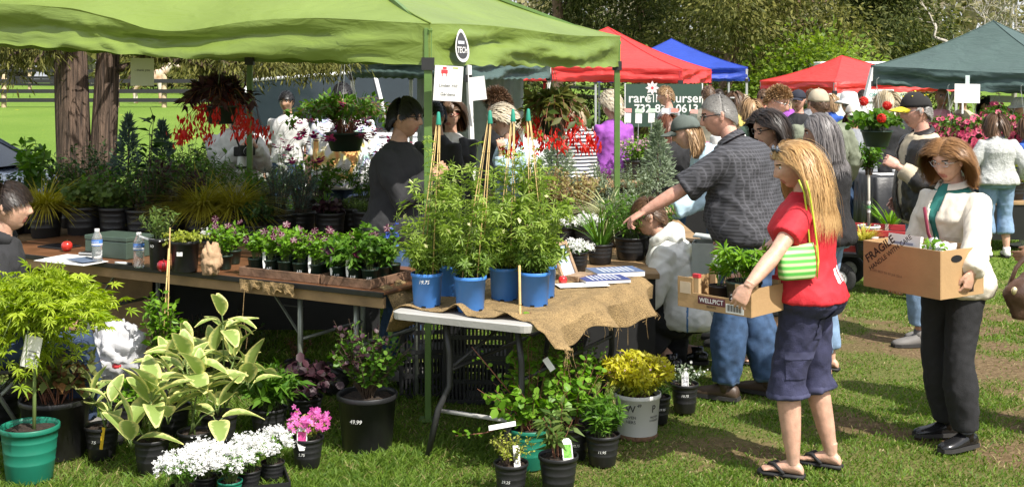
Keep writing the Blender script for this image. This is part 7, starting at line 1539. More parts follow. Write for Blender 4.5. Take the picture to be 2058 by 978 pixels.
# ------------------------------------------------------------------ things on the brown table
def on_table(x, y): return base_at(x, y, WT)
def bottle(label, p, rz):
    t = thing('water_bottle', label, 'bottle', p, rz); gl = bpy.data.materials.get('clear_plastic')
    if not gl:
        gl = mat('clear_plastic', (.93, .95, .96), .06, .0); b = gl.node_tree.nodes['Principled BSDF']; b.inputs['Transmission Weight'].default_value = .82; b.inputs['IOR'].default_value = 1.2
    pr = [(.001, 0), (.026, 0), (.031, .006)]
    for i in range(5): z = .015 + i * .018; pr += [(.0325, z), (.0300, z + .008)]
    pr += [(.0325, .108), (.0325, .150), (.031, .158), (.024, .178), (.0145, .196), (.0135, .204)]
    mb = MB(); mb.lathe(pr, 24); b_ = mb.build('bottle_body', gl, t, True); mb = MB(); mb.lathe([(.0338, .110), (.0338, .148)], 24); lb = mb.build('label_band', mat('bottle_label_blue', (.08, .22, .62), .4, .1), t, True)
    mb = MB(); mb.lathe([(.0345, .114), (.0345, .124)], 24); mb.build('label_stripe', TAGW, lb, True); text_round('label_print', 'WATER', .014, .0345, .0345, .2, .129, -PI / 2 - rz, TAGW, lb, 0, 0)
    mb = MB(); mb.lathe([(.0150, .198), (.0150, .212), (.0140, .214), (.001, .214)], 18); mb.build('cap', TAGW, t, True)
bottle('clear water bottle standing on the papers', on_table(195, 528), .2); bottle('clear water bottle beside the slim black pot', on_table(279, 537), -.3)
t = thing('cash_box', 'grey-green metal cash box on the brown table', 'box', on_table(208, 519) + tnor * .13, ang + .05); CB = mat('grey_green_enamel', (.055, .085, .065), .4, .1)
mb = MB(); mb.box((0, 0, .055), (.36, .24, .11)); mb.build('body', CB, t, bev=.006); mb = MB(); mb.box((0, 0, .127), (.366, .246, .030)); l = mb.build('lid', CB, t, bev=.006); mb = MB(); mb.box((-.05, -.124, .10), (.035, .006, .03)); mb.build('latch', STEEL, t)
def apple(label, p, r, col):
    t = thing('apple', label, 'apple', p); mb = MB(); mb.lathe([(.001, r * .12), (r * .35, .0), (r * .75, r * .25), (r, r * .9), (r * .93, r * 1.4), (r * .6, r * 1.78), (r * .25, r * 1.82), (.001, r * 1.62)], 22); mb.build('flesh', mat('apple_' + label[:4].strip(), col, .25, .35, 30, coat=.3), t, True); mb = MB(); mb.tube([(0, 0, r * 1.6), (.004, 0, r * 2.1)], .0018, 5); mb.build('stalk', STEMB, t)
apple('red apple beside the cash box', on_table(127, 506) + tnor * .03, .037, (.52, .03, .02)); apple('dark red apple in front of the wide black pot', on_table(328, 546), .038, (.30, .012, .02)); apple('bright red apple on the burlap by the framed notice', base_at(1131, 574, GT) + Vector((0, 0, .008)), .026, (.6, .02, .02))
def crumple(name, label, p, size, m, seed, cat, k=2.2, amp=.3, top=None):
    t = thing(name, label, cat, p); n, mm = 40, 30; V = []
    for i in range(mm + 1):
        th = PI * i / mm
        for j in range(n):
            a = 2 * PI * j / n; d = Vector((math.sin(th) * math.cos(a), math.sin(th) * math.sin(a), math.cos(th))); f = 1 + amp * (noise.noise(d * k + Vector((seed, 0, 0))) + .7 * abs(noise.noise(d * k * 2.3 + Vector((seed, 3, 0)))) + .3 * abs(noise.noise(d * k * 6 + Vector((0, seed, 0)))) - .4)
            q = Vector((d.x * size[0] * f, d.y * size[1] * f, d.z * size[2] * f)); 
            if top: q.z += top * max(0, d.z) ** 4 * size[2]
            q.z = max(q.z, -size[2] * .8); V.append(q + Vector((0, 0, size[2] * .8)))
    F = [(i * n + j, (i + 1) * n + j, (i + 1) * n + (j + 1) % n, i * n + (j + 1) % n) for i in range(mm) for j in range(n)]; mb = MB(); mb.add(V, F); mb.build('bag_skin', m, t, True); return t
crumple('paper_bag', 'crumpled brown paper bag on the table edge', on_table(424, 552), (.066, .05, .105), mat('kraft_paper', (.40, .26, .15), .8, .12, 9, .2, 14), 4, 'paper bag', 2.6, .30)
t = crumple('plastic_bag', 'white plastic carrier bag sitting on a black crate', base_at(236, 756, .13), (.18, .14, .17), mat('thin_white_plastic', (.74, .74, .76), .3, .06, 10, trans=.4), 9, 'plastic bag', 3.4, .42, .2)
for sx in (-1, 1): mb = MB(); mb.tube([(sx * .03, -.02, .26), (sx * .07, -.05, .33), (sx * .11, -.06, .31), (sx * .10, -.05, .24)], .02, 6, ell=((0, 1, 0), .4)); mb.build('handle', MATS['thin_white_plastic'], t, True)
mb = MB(); mb.ball((.03, -.11, .09), (.03, .02, .02), 8, 6); mb.build('red_print', mat('red_print', (.6, .05, .06), .4), t, True)
def crate(label, p, rz, s=(.40, .30, .26), m=POTB):
    """ventilated plastic crate: corner posts, rails, slats"""
    t = thing('plastic_crate', label, 'crate', p, rz); lx, ly, lz = s
    mb = MB()
    for sx in (-1, 1):
        for sy in (-1, 1): mb.box((sx * (lx / 2 - .012), sy * (ly / 2 - .012), lz / 2), (.024, .024, lz))
    mb.build('corner_post', m, t); mb = MB()
    for z in (.012, lz * .5, lz - .014):
        for sx in (-1, 1): mb.box((sx * (lx / 2 - .005), 0, z), (.009, ly - .05, .026)); mb.box((0, sx * (ly / 2 - .005), z), (lx - .05, .009, .026))
    mb.build('rail', m, t)
    for sy in (-1, 1):
        mb = MB()
        for i in range(15): mb.box((-lx / 2 + .03 + (lx - .06) * (i + .5) / 15, sy * (ly / 2 - .0055), lz / 2), (.011, .006, lz - .03))
        mb.build('slatted_side', m, t)
    for sx in (-1, 1):
        mb = MB()
        for i in range(11): mb.box((sx * (lx / 2 - .0055), -ly / 2 + .03 + (ly - .06) * (i + .5) / 11, lz / 2), (.006, .011, lz - .03))
        mb.build('slatted_side', m, t)
    mb = MB(); mb.box((0, 0, .006), (lx - .03, ly - .03, .006)); mb.build('floor', m, t); return t
for lb, p, rz, z in (('black lattice crate at the bottom left under the grey table', gp(868, 7.35), .1, 0), ('black lattice crate on top of the left stack under the grey table', gp(868, 7.35), .14, .262), ('black lattice crate at the bottom right under the grey table', gp(962, 7.2), -.1, 0), ('black lattice crate on top of the right stack under the grey table', gp(962, 7.2), -.06, .262), ('low black crate under the white plastic bag', base_at(235, 800), .2, 0)): crate(lb, p + Vector((0, 0, z)), rz, (.40, .30, .26) if 'low' not in lb else (.34, .26, .13))
t = thing('paper_sheet', 'loose white sheets on the left end of the brown table', 'paper', on_table(135, 527) + tnor * .03 + Vector((0, 0, .002)), ang)
for i, (x, y, w, h, r) in enumerate(((0, 0, .44, .20, .02), (-.06, .06, .28, .2, .1), (.10, .02, .20, .14, -.2))): mb = MB(); mb.box((x, y, .003 + i * .007), (w, h, .004 + .003 * (i == 1)), rzm(r)); mb.build('sheet', TAGW if i != 2 else mat('blue_grey_cover', (.12, .16, .24), .5), t)
t = thing('calculator', 'small grey pocket calculator on the sheets', 'calculator', on_table(165, 520) + tnor * .06 + Vector((0, 0, .024)), ang + .2); mb = MB(); mb.box((0, 0, .006), (.12, .07, .012)); mb.build('case', mat('grey_plastic', (.3, .3, .3), .5), t, bev=.003)
for i in range(4):
    for j in range(3): mb = MB(); mb.box((-.04 + i * .022, -.022 + j * .018, .0135), (.014, .011, .004)); mb.build('key', BLKEDGE, t)
t = thing('marker_pen', 'white marker pen between the two bottles', 'pen', on_table(245, 531) + Vector((0, 0, .008)), ang + .15); mb = MB(); mb.tube([(-.05, 0, 0), (.045, 0, 0)], .008, 8); mb.build('barrel', TAGW, t, True); mb = MB(); mb.tube([(.046, 0, 0), (.075, 0, 0)], .0075, 8); mb.build('cap', BLKEDGE, t, True)
t = thing('tablet', 'dark tablet computer lying behind the red apple', 'tablet', on_table(95, 500) + tnor * .1, ang); mb = MB(); mb.box((0, 0, .006), (.24, .17, .010)); mb.build('case', BLKEDGE, t, bev=.003); mb = MB(); mb.box((0, 0, .0125), (.21, .15, .002)); mb.build('screen', LENS, t)

# things on the burlap
def flat_book(name, label, p, s, rz, cover, page=TAGW, cat='booklet', n=1):
    t = thing(name, label, cat, p, rz)
    mb = MB(); mb.box((0, 0, s[2] / 2), (s[0] - .004, s[1] - .004, s[2] - .002)); mb.build('pages', page, t); mb = MB(); mb.box((0, 0, s[2] + .0006), (s[0], s[1], .0016)); c = mb.build('cover', cover, t); mb = MB()
    for i in range(7): mb.box((-.3 * s[0] + i * .1 * s[0], 0, s[2] + .0022), (.04 * s[0], s[1] * .7, .0008))
    mb.build('print', mat('pale_print', (.6, .62, .66), .5), c); return t
BLUEBK = mat('navy_cover', (.03, .05, .2), .4, .2, 30)
flat_book('stacked_booklet', 'blue and white catalogues furthest back on the burlap', base_at(1236, 556, GT) + Vector((0, 0, .014)), (.30, .21, .028), .28, mat('slate_cover', (.10, .15, .28), .4, .3, 60)); flat_book('stacked_booklet', 'navy catalogues in the middle of the burlap', base_at(1212, 569, GT) + Vector((0, 0, .014)), (.27, .20, .018), .26, BLUEBK)
t = thing('paper_sheet', 'white leaflet at the front of the burlap', 'paper', base_at(1170, 578, GT) + Vector((0, 0, .016)), .22); mb = MB(); mb.box((0, 0, .001), (.29, .13, .0015)); mb.build('sheet', TAGW, t); mb = MB(); mb.box((-.02, .0, .0024), (.08, .006, .0006)); mb.box((-.02, .02, .0024), (.05, .005, .0006)); mb.build('print', mat('grey_print', (.3, .3, .32), .7), t)
t = thing('framed_notice', 'small framed notice leaning in a wooden stand on the burlap', 'sign', base_at(1147, 566, GT) + Vector((0, .05, .012)), .95); Mx = Matrix.Rotation(-.42, 4, 'X'); WF = mat('driftwood_frame', (.30, .20, .12), .8, .3, 14, .08, 40)
for c, s in (((-.075, 0, .11), (.022, .018, .22)), ((.075, 0, .11), (.022, .018, .22)), ((0, 0, .010), (.128, .018, .020)), ((0, 0, .21), (.128, .018, .020))): mb = MB(); mb.box(c, s, None, 0, Mx); mb.build('frame_bar', WF, t)
mb = MB(); mb.box((0, .004, .11), (.13, .004, .19), None, 0, Mx); mb.build('notice', mat('pale_blue_notice', (.45, .55, .75), .4, .1, 20), t); mb = MB(); mb.box((0, -.06, .015), (.17, .09, .03)); mb.build('stand', WF, t)

# ------------------------------------------------------------------ boxes and bags that people carry
CARD = mat('corrugated_card', (.40, .25, .115), .8, .08, 8, .02, 60); CARDIN = mat('card_inside', (.46, .31, .16), .85, .06); BLKINK = mat('box_print', (.035, .02, .015), .8)
def open_box(t, L_, w, h, th=.005, m=CARD, flaps=False):
    for nm, c, s in (('front_panel', (L_ / 2, th / 2, h / 2), (L_, th, h)), ('back_panel', (L_ / 2, w - th / 2, h / 2), (L_, th, h)), ('end_panel', (th / 2, w / 2, h / 2), (th, w - 2 * th - .001, h)), ('end_panel', (L_ - th / 2, w / 2, h / 2), (th, w - 2 * th - .001, h)), ('bottom_panel', (L_ / 2, w / 2, th / 2), (L_ - 2 * th - .001, w - 2 * th - .001, th))): mb = MB(); mb.box(c, s); mb.build(nm, m, t, bev=.0015)
def face(ori, ex, ez): ex, ez = Vector(ex).normalized(), Vector(ez).normalized(); M = Matrix((ex, ez, ex.cross(ez))).transposed().to_4x4(); M.translation = Vector(ori); return M
a, b = at(1362, 612, 5.80), at(1510, 639, 5.50); a.z = b.z = .818; d = b - a; L_ = d.length
t = thing('fruit_carton', 'printed fruit carton carried by the woman in red', 'box', a, math.atan2(d.y, d.x)); open_box(t, L_, .27, .075)
for x in (.045, L_ - .045): fl = MB(); fl.box((x, .0025, .110), (.09, .005, .07)); fl.build('corner_flap', CARD, t)
for x in (.0025, L_ - .0025): fl = MB(); fl.box((x, .135, .102), (.0049, .26, .054)); fl.build('end_flap', CARD, t)
for x, y in ((.03, .255), (L_ - .03, .255), (.10, .02), (L_ - .02, .05)): mb = MB(); mb.box((x, y, .08), (.035, .022, .13)); p_ = mb.build('corner_tab', CARDIN, t); mb = MB(); mb.box((x, y, .155), (.036, .023, .018)); mb.build('tab_tip', mat('red_card_print', (.5, .03, .04), .7), p_)
mb = MB(); mb.box((.20, -.002, .048), (.155, .0016, .036)); pl = mb.build('brand_plate', mat('maroon_print', (.10, .02, .03), .7), t); text_on('lettering', 'WELLPICT', .030, face((.20, -.0036, .038), (1, 0, 0), (0, 0, 1)), TAGW, pl, 0, .012); text_on('lettering', 'BERRIES', .016, face((.20, -.0016, .014), (1, 0, 0), (0, 0, 1)), BLKINK, t)
mb = MB(); mb.box((L_ - .105, -.002, .085), (.034, .0016, .040)); pl = mb.build('number_plate', BLKINK, t); text_on('lettering', '2', .034, face((L_ - .105, -.0036, .073), (1, 0, 0), (0, 0, 1)), TAGW, pl, 0, .012); mb = MB(); mb.box((L_ - .09, -.002, .028), (.10, .0014, .042)); pl = mb.build('barcode_sticker', TAGW, t); mb = MB()
for i in range(16): mb.box((L_ - .132 + i * .0052, -.0032, .030), (.0012 + .0014 * (i % 3), .0008, .030))
mb.build('barcode', BLKINK, pl); mb = MB(); mb.box((.047, -.002, .095), (.062, .0014, .055)); mb.build('blank_sticker', mat('beige_sticker', (.55, .43, .30), .8), t)
P0 = a + Matrix.Rotation(math.atan2(d.y, d.x), 3, 'Z') @ Vector((L_ * .66, .15, .008))
t = new_plant('tomato-like seedling in a dark pot inside the fruit carton', P0); pot(t, .085, .13, POTDG, .85, False); herb(t, rg(401), .11, 9, .20, .15, 10, T_PALM5, .075, L_BRIGHT, 70, .03, .003, None, .04, .3, .8); plant_tag(t, (.02, -.03, .11), .10, .018, 0, -.1)
P1 = a + Matrix.Rotation(math.atan2(d.y, d.x), 3, 'Z') @ Vector((L_ * .32, .16, .008)); t = new_plant('small seedling at the left end of the fruit carton', P1); pot(t, .055, .09, POTB, .85, False); herb(t, rg(402), .08, 5, .16, .10, 6, T_PALM5, .06, L_BRIGHT, 70, .02, .003, None, .02, .4)
a, b = at(1735, 570, 6.15), at(1890, 603, 5.75); zb = (a.z + b.z) / 2; a.z = b.z = zb - .005; d = b - a; L_ = d.length
t = thing('cardboard_box', 'large brown cardboard box stamped FRAGILE held by the woman in cream', 'box', a, math.atan2(d.y, d.x)); open_box(t, L_, .33, .235)
M1 = face((.035, -.0012, .125), (.80, 0, .60), (-.60, 0, .80)); text_on('lettering', 'FRAGILE', .058, M1, BLKINK, t, 0, .02, False); M2 = face((.05, -.0012, .085), (.80, 0, .60), (-.60, 0, .80)); text_on('lettering', 'HANDLE WITH CARE', .034, M2, BLKINK, t, 0, .012, False); text_on('lettering', 'U/O BEST BY 07 JUL 2014', .017, face((.06, -.0012, .085), (1, 0, -.06), (.06, 0, 1)), mat('faded_print', (.16, .10, .06), .8), t, 0, 0, False)
mb = MB(); mb.tube([(L_ + .001, .12 + .04 * math.cos(q), .19 + .016 * math.sin(q)) for q in (2 * PI * j / 16 for j in range(17))], .002, 4); mb.add([(L_ + .0015, .12 + .04 * math.cos(q), .19 + .016 * math.sin(q)) for q in (2 * PI * j / 16 for j in range(16))], [tuple(range(16))]); mb.build('hand_hole', mat('dark_gap', (.003, .003, .003), .9), t); mb = MB(); mb.add([(L_ + .0012, .19, .02), (L_ + .0012, .25, .02), (L_ + .0012, .25, .055), (L_ + .0012, .19, .055)], [(0, 1, 2, 3)]); mb.build('stamp', BLKINK, t)
RB = Matrix.Rotation(math.atan2(d.y, d.x), 3, 'Z')
def inbox(x, y, z): return a + RB @ Vector((x, y, z))
t = thing('paper_packet', 'white printed packet sticking out of the cardboard box', 'packet', inbox(.18, .10, .15), math.atan2(d.y, d.x)); mb = MB(); mb.box((0, 0, .06), (.20, .02, .13), rx(-.15)); mb.build('packet_body', TAGW, t); mb = MB(); mb.box((.01, -.022, .085), (.12, .001, .012)); mb.box((.01, -.02, .066), (.10, .001, .008)); mb.build('print', mat('blue_print', (.3, .35, .5), .6), t)
t = crumple('plastic_bag', 'white plastic bag bunched inside the cardboard box', inbox(.33, .17, .10), (.09, .08, .09), MATS['thin_white_plastic'], 21, 'plastic bag', 2.4, .45); t = new_plant('small seedling peeping out of the cardboard box', inbox(.36, .07, .006)); pot(t, .045, .20, POTW, .9, False); herb(t, rg(403), .18, 5, .10, .06, 6, T_OVATE, .04, L_BRIGHT, 60, 0, .002)
t = thing('tall_carton', 'tall grey carton with a yellow printed edge behind the jeans', 'box', Vector((1.17, 7.78, .27)), -.25); open_box(t, .40, .22, .58, .005, mat('grey_card', (.42, .45, .42), .7, .08)); mb = MB(); mb.box((-.001, .11, .44), (.0015, .16, .22)); mb.build('printed_panel', mat('yellow_green_print', (.5, .45, .05), .6, .6, 12), t); mb = MB(); mb.box((.2, .11, .60), (.39, .20, .006), ry(.1)); mb.build('lid', mat('grey_card', (.42, .45, .42), .7), t)
BAGG = stripe_mat('green_striped_weave', (.10, .42, .07), (.50, .62, .30), 'Z', 11, .5, .62, .5); I = PP['red']
t = thing('handbag', 'bright green striped handbag under the arm of the woman in red', 'bag', at(1602, 560, 5.60), .38); mb = MB(); rs = []
for z, w, d_ in ((0, .086, .028), (.01, .096, .036), (.06, .100, .036), (.12, .096, .026), (.155, .090, .012)): rs.append([Vector((x, y, z + .012 * (x / .1) * (z > .1))) for x, y in ((w * math.copysign(abs(math.cos(q)) ** .5, math.cos(q)), d_ * math.copysign(abs(math.sin(q)) ** .7, math.sin(q))) for q in (2 * PI * j / 24 for j in range(24)))])
mb.rings(rs); mb.build('bag_body', BAGG, t, True); LIMEP = mat('lime_piping', (.5, .62, .05), .4)
for sy in (-.03, .03): mb = MB(); mb.tube([(.09, sy, .01), (.098, sy, .08), (.092, sy, .15), (.072, sy * .8, .30), (.055, sy * .7, .40), (.03, sy, .46)], .0045, 6); mb.build('strap', LIMEP, t, True)
mb = MB(); mb.tube([(.094 * math.cos(q), -.034 * 1, .078 + .076 * math.sin(q)) for q in (2 * PI * j / 24 for j in range(25))][:1] + [(.098, -.02, .0), (.1, -.02, .08), (.095, -.015, .155)], .003, 5); mb.build('piping', LIMEP, t, True)
t = crumple('shoulder_bag', 'soft brown leather bag at the right edge', at(2066, 640, 6.1), (.12, .08, .13), mat('brown_leather', (.085, .045, .03), .4, .2, 12, .04, 40), 31, 'bag', 1.4, .18); mb = MB(); mb.tube([(-.10, 0, .16), (-.06, 0, .26), (.02, .02, .34), (.10, .02, .42)], .012, 8); mb.build('strap', MATS['brown_leather'], t, True); mb = MB(); mb.ball((-.09, -.05, .15), (.018, .012, .022), 8, 6); mb.build('buckle', mat('pale_brass', (.7, .62, .4), .3, metal=.8), t, True)
t = thing('camera', 'black camera with a pale lens held by the photographer', 'camera', at(497, 302, 10.04), R(200)); mb = MB(); mb.box((0, 0, 0), (.13, .05, .085)); mb.box((0, 0, .05), (.05, .045, .03)); mb.build('camera_body', BLKEDGE, t, bev=.008); Mx = Matrix.Translation((0, .02, -.005)) @ Matrix.Rotation(-PI / 2, 4, 'X'); mb = MB(); mb.lathe([(.036, 0), (.036, .05), (.032, .052), (.001, .045)], 18, M=Mx); mb.build('lens', BLKEDGE, t, True); mb = MB(); mb.lathe([(.0375, .03), (.0375, .042)], 18, M=Mx); mb.build('lens_ring', TAGW, t, True)
for sx in (-1, 1): mb = MB(); mb.tube([(sx * .065, 0, .03), (sx * .12, -.05, .2), (sx * .09, -.18, .42)], .008, 5); mb.build('strap', BLKEDGE, t, True)
t = thing('white_lens', 'white telephoto lens on a black camera hanging at the photographer hip', 'lens', at(485, 352, 10.05)); mb = MB(); mb.tube([(0, 0, .16), (0, 0, .06), (0, 0, .05), (0, 0, 0)], [.034, .036, .042, .042], 16); mb.build('barrel', TAGW, t, True); mb = MB(); mb.tube([(0, 0, .055), (0, 0, .075)], .0435, 16); mb.build('grip_ring', BLKEDGE, t, True); mb = MB(); mb.box((0, 0, .2), (.12, .06, .08)); mb.build('camera_body', BLKEDGE, t, bev=.008)

# ------------------------------------------------------------------ the chair of the young man
t = thing('folding_chair', 'dark folding chair under the young man in the hoodie', 'chair', gp(-12, 6.25), R(-76))
mb = MB(); mb.box((0, .02, .425), (.40, .40, .02)); mb.build('seat', DKSTEEL, t, bev=.006); mb = MB(); mb.box((0, -.25, .74), (.40, .018, .2), rx(.12)); mb.build('backrest', DKSTEEL, t, bev=.006)
for sx in (-1, 1):
    for p, q in (((sx * .2, .24, 0), (sx * .2, -.26, .84)), ((sx * .18, -.26, 0), (sx * .18, .18, .42))): mb = MB(); mb.tube([p, q], .011, 7); mb.build('leg', STEEL, t, True)

# ------------------------------------------------------------------ red wagon
t = thing('garden_wagon', 'red garden wagon with slatted wooden sides and black tyres', 'wagon', gp(1776, 10.8), R(-24)); RW = mat('red_painted_slat', (.42, .035, .04), .5, .12, 8, .03, 40)
mb = MB(); mb.box((0, 0, .34), (.95, .50, .03)); mb.build('bed', mat('black_wagon_bed', (.02, .02, .02), .6), t, bev=.004)
for i in range(3):
    for sy in (-1, 1): mb = MB(); mb.box((0, sy * .25, .40 + i * .075), (.95, .016, .055)); mb.build('side_slat', RW, t, bev=.003)
    for sx in (-1, 1): mb = MB(); mb.box((sx * .475, 0, .40 + i * .075), (.016, .48, .055)); mb.build('end_slat', RW, t, bev=.003)
for x in (-.4, 0, .4):
    for sy in (-1, 1): mb = MB(); mb.box((x, sy * .236, .46), (.03, .012, .24)); mb.build('stake', mat('pale_stake', (.55, .45, .35), .7), t)
for x in (-.34, .34):
    mb = MB(); mb.tube([(x, -.27, .14), (x, .27, .14)], .012, 8); mb.build('axle', DKSTEEL, t)
    for sy in (-1, 1):
        Mx = Matrix.Translation((x, sy * .30, .14)) @ Matrix.Rotation(PI / 2, 4, 'X'); mb = MB(); mb.lathe([(.07, -.035), (.11, -.042), (.135, -.03), (.14, 0), (.135, .03), (.11, .042), (.07, .035)], 26, M=Mx); w_ = mb.build('wheel', mat('tyre_rubber', (.018, .018, .018), .8, .1, 30, .05, 60), t, True); mb = MB(); mb.lathe([(.001, -.022), (.03, -.03), (.07, -.03), (.07, .03), (.03, .03), (.001, .022)], 20, M=Mx); mb.build('rim', mat('pale_rim', (.6, .58, .55), .5), w_, True)
mb = MB(); mb.tube([(-.48, 0, .2), (-.7, 0, .3), (-.95, 0, .62)], .012, 7); mb.tube([(-.95, -.08, .62), (-.95, .08, .62)], .012, 7); mb.build('handle', DKSTEEL, t, True)

# ------------------------------------------------------------------ signs and notices
def sheet(name, label, c, w, h, rz=0, roll=0, pitch=0, m=TAGW, cat='sign'):
    t = thing(name, label, cat, c, rz); t.rotation_euler = (pitch, roll, rz); mb = MB(); mb.box((0, 0, 0), (w, .0016, h)); mb.build('sheet', m, t); return t
def fr(x, z): return face((x, -.0022, z), (1, 0, 0), (0, 0, 1))
t = sheet('hanging_sign', 'white paper sign reading Linden Hill Gardens on the canopy pole', at(901, 168, 6.62), .158, .195, .15, .06)
text_on('lettering', 'Linden Hill', .024, fr(0, -.020), INK, t, .1, .006); text_on('lettering', 'Gardens', .024, fr(0, -.068), INK, t, .1, .006); mb = MB(); mb.box((-.025, -.0022, .065), (.036, .0012, .02)); mb.box((-.036, -.0022, .047), (.004, .0012, .02)); mb.box((-.014, -.0022, .047), (.004, .0012, .02)); mb.box((-.025, -.0022, .085), (.022, .0012, .012)); mb.build('cart_emblem', mat('red_print', (.6, .05, .06), .4), t); mb = MB(); mb.box((.035, -.0022, .088), (.03, .0012, .006)); mb.build('green_mark', LIMEP, t)
t = sheet('hanging_sign', 'small white notice hanging at the dark green canopy leg', at(960, 178, 11.2), .15, .22, .1, -.12); text_on('lettering', 'OPEN', .03, fr(0, .03), mat('pale_print', (.6, .62, .66), .5), t)
t = sheet('hanging_sign', 'dim paper sign reading thank you hanging under the lime canopy', at(286, 145, 8.0), .155, .185, .05, 0, m=mat('green_lit_paper', (.66, .68, .52), .8, .03, trans=.3)); text_on('lettering', '- thank you', .022, fr(0, .006), INK, t, 0, .006); t2 = MB(); t2.tube([(-.06, 0, .09), (-.06, 0, .22)], .001, 4); t2.tube([(.06, 0, .09), (.06, 0, .22)], .001, 4); t2.build('string', TAGW, t)  # white paper; the green canopy shade is put into its colour
t = sheet('price_sign', 'white square price sign taped to the dark green canopy edge', at(1944, 188, 13.5), .30, .215, .1, .02); PP_ = mat('pale_print', (.6, .62, .66), .5); text_on('lettering', 'Petunia basket', .03, fr(0, .015), PP_, t); text_on('lettering', '$19.95', .04, fr(0, -.05), PP_, t); mb = MB(); mb.box((0, .0, .155), (.05, .002, .10)); mb.build('tape', mat('clear_tape', (.5, .6, .58), .3), t); mb = MB(); mb.box((-.05, .0035, -.16), (.02, .004, .14)); mb.build('stick', TAGW, t)
t = sheet('price_sign', 'grey-white sign behind the petunias at the right', at(2013, 199, 15.0), .28, .085, -.1, .03, m=mat('grey_white_board', (.6, .6, .66), .7)); text_on('lettering', 'ANNUALS', .04, fr(0, -.015), PP_, t)  # pale blue-grey board colour
ban = at(1334, 212, 16.75); t = sheet('banner', 'dark green nursery banner with a white flower and phone number', ban, 1.07, .6, 0, 0, m=mat('dark_green_vinyl', (.035, .07, .05), .5, .06, 3)); sB = 16.75 / FOC
def bx(px, py): return (px - 1334) * sB, -(py - 212) * sB
x, z = bx(1264, 206); text_on('lettering', 'rare', .19, face((x, -.003, z), (1, 0, 0), (0, 0, 1)), TAGW, t, 0, .012, False); x, z = bx(1301, 206); text_on('lettering', 'FIND', .17, face((x, -.003, z), (1, 0, 0), (0, 0, 1)), TAGW, t, 0, -.012, False); x, z = bx(1345, 206); text_on('lettering', 'nursery', .185, face((x, -.003, z), (1, 0, 0), (0, 0, 1)), TAGW, t, 0, .012, False); x, z = bx(1275, 226); text_on('lettering', '732-833-0613', .16, face((x, -.003, z), (1, 0, 0), (0, 0, 1)), TAGW, t, 0, .02, False); x, z = bx(1340, 242); text_on('lettering', 'rarefind.com', .10, face((x, -.003, z), (1, 0, 0), (0, 0, 1)), TAGW, t, 0, .012, False)
x, z = bx(1311, 177); mb = MB(); V, F_ = T_STAR5[0], None
fm = petals(8, .22, 0); mb.add([(x + v_[0] * .10, -.004, z + v_[2] * .10) for v_ in fm[0]], [tuple(f) for f in fm[1]]); em = mb.build('flower_emblem', mat('pale_pink_print', (.78, .68, .66), .6), t); mb = MB(); mb.add([(x + .02 * math.cos(q), -.0052, z + .02 * math.sin(q)) for q in (2 * PI * j / 12 for j in range(12))], [tuple(range(12))]); mb.build('flower_eye', mat('red_print', (.6, .05, .06), .4), em)
for sx in (-1, 1): mb = MB(); mb.tube([(sx * .54, .01, .31), (sx * .54, .01, -1.6)], .012, 6); mb.build('pole', WHITELEG, t)
t = sheet('market_sign', 'white tomato sign under the second red canopy', at(1768, 192, 19.5), .46, .2, 0, 0); text_on('lettering', 'TOMATOES', .085, fr(0, -.02), mat('teal_print', (.05, .35, .3), .6), t, 0, .01); mb = MB(); mb.tube([(0, .01, -.1), (0, .01, -1.6)], .012, 6); mb.build('pole', WHITELEG, t)
t = sheet('market_sign', 'two line green sign reading area beyond the canopies', at(1818, 187, 24), .36, .17, 0, 0, m=mat('pale_green_board', (.5, .6, .42), .7)); text_on('lettering', 'PET ROOM', .06, fr(0, .02), mat('red_print', (.6, .05, .06), .4), t); text_on('lettering', 'AREA', .075, fr(0, -.06), INK, t, 0, .01); mb = MB(); mb.tube([(0, .01, -.08), (0, .01, -1.7)], .012, 6); mb.build('pole', WHITELEG, t)
for i, (x, y, c, w) in enumerate(((1262, 222, (.75, .3, .27), 'red headed card nearest the purple sweater'), (1284, 223, (.5, .68, .5), 'pale green card beside it'), (1310, 222, (.5, .68, .5), 'pale green card left of the grey T-shirt'), (1337, 222, (.8, .8, .78), 'plain white card before the grey T-shirt'), (1356, 222, (.75, .25, .2), 'red headed card right of the grey T-shirt'), (1395, 224, (.75, .35, .3), 'red headed card by the red canopy leg'))):
    p = at(x, y, 13.6); t = sheet('price_card', 'price placard on a wire stand, ' + w, p, .085, .045, 0, .03, m=mat('card_%d' % i, c, .7)); mb = MB(); mb.box((0, .003, -.085), (.075, .002, .11)); mb.build('picture', mat('dark_card_picture', (.12, .14, .12), .5, .5, 60) if i in (4, 5) else TAGW, t); mb = MB(); mb.tube([(0, .008, -.02), (0, .008, -.6)], .004, 5); mb.build('wire', GREYLEG, t)
    t['group'] = 'price placards on the far bench'
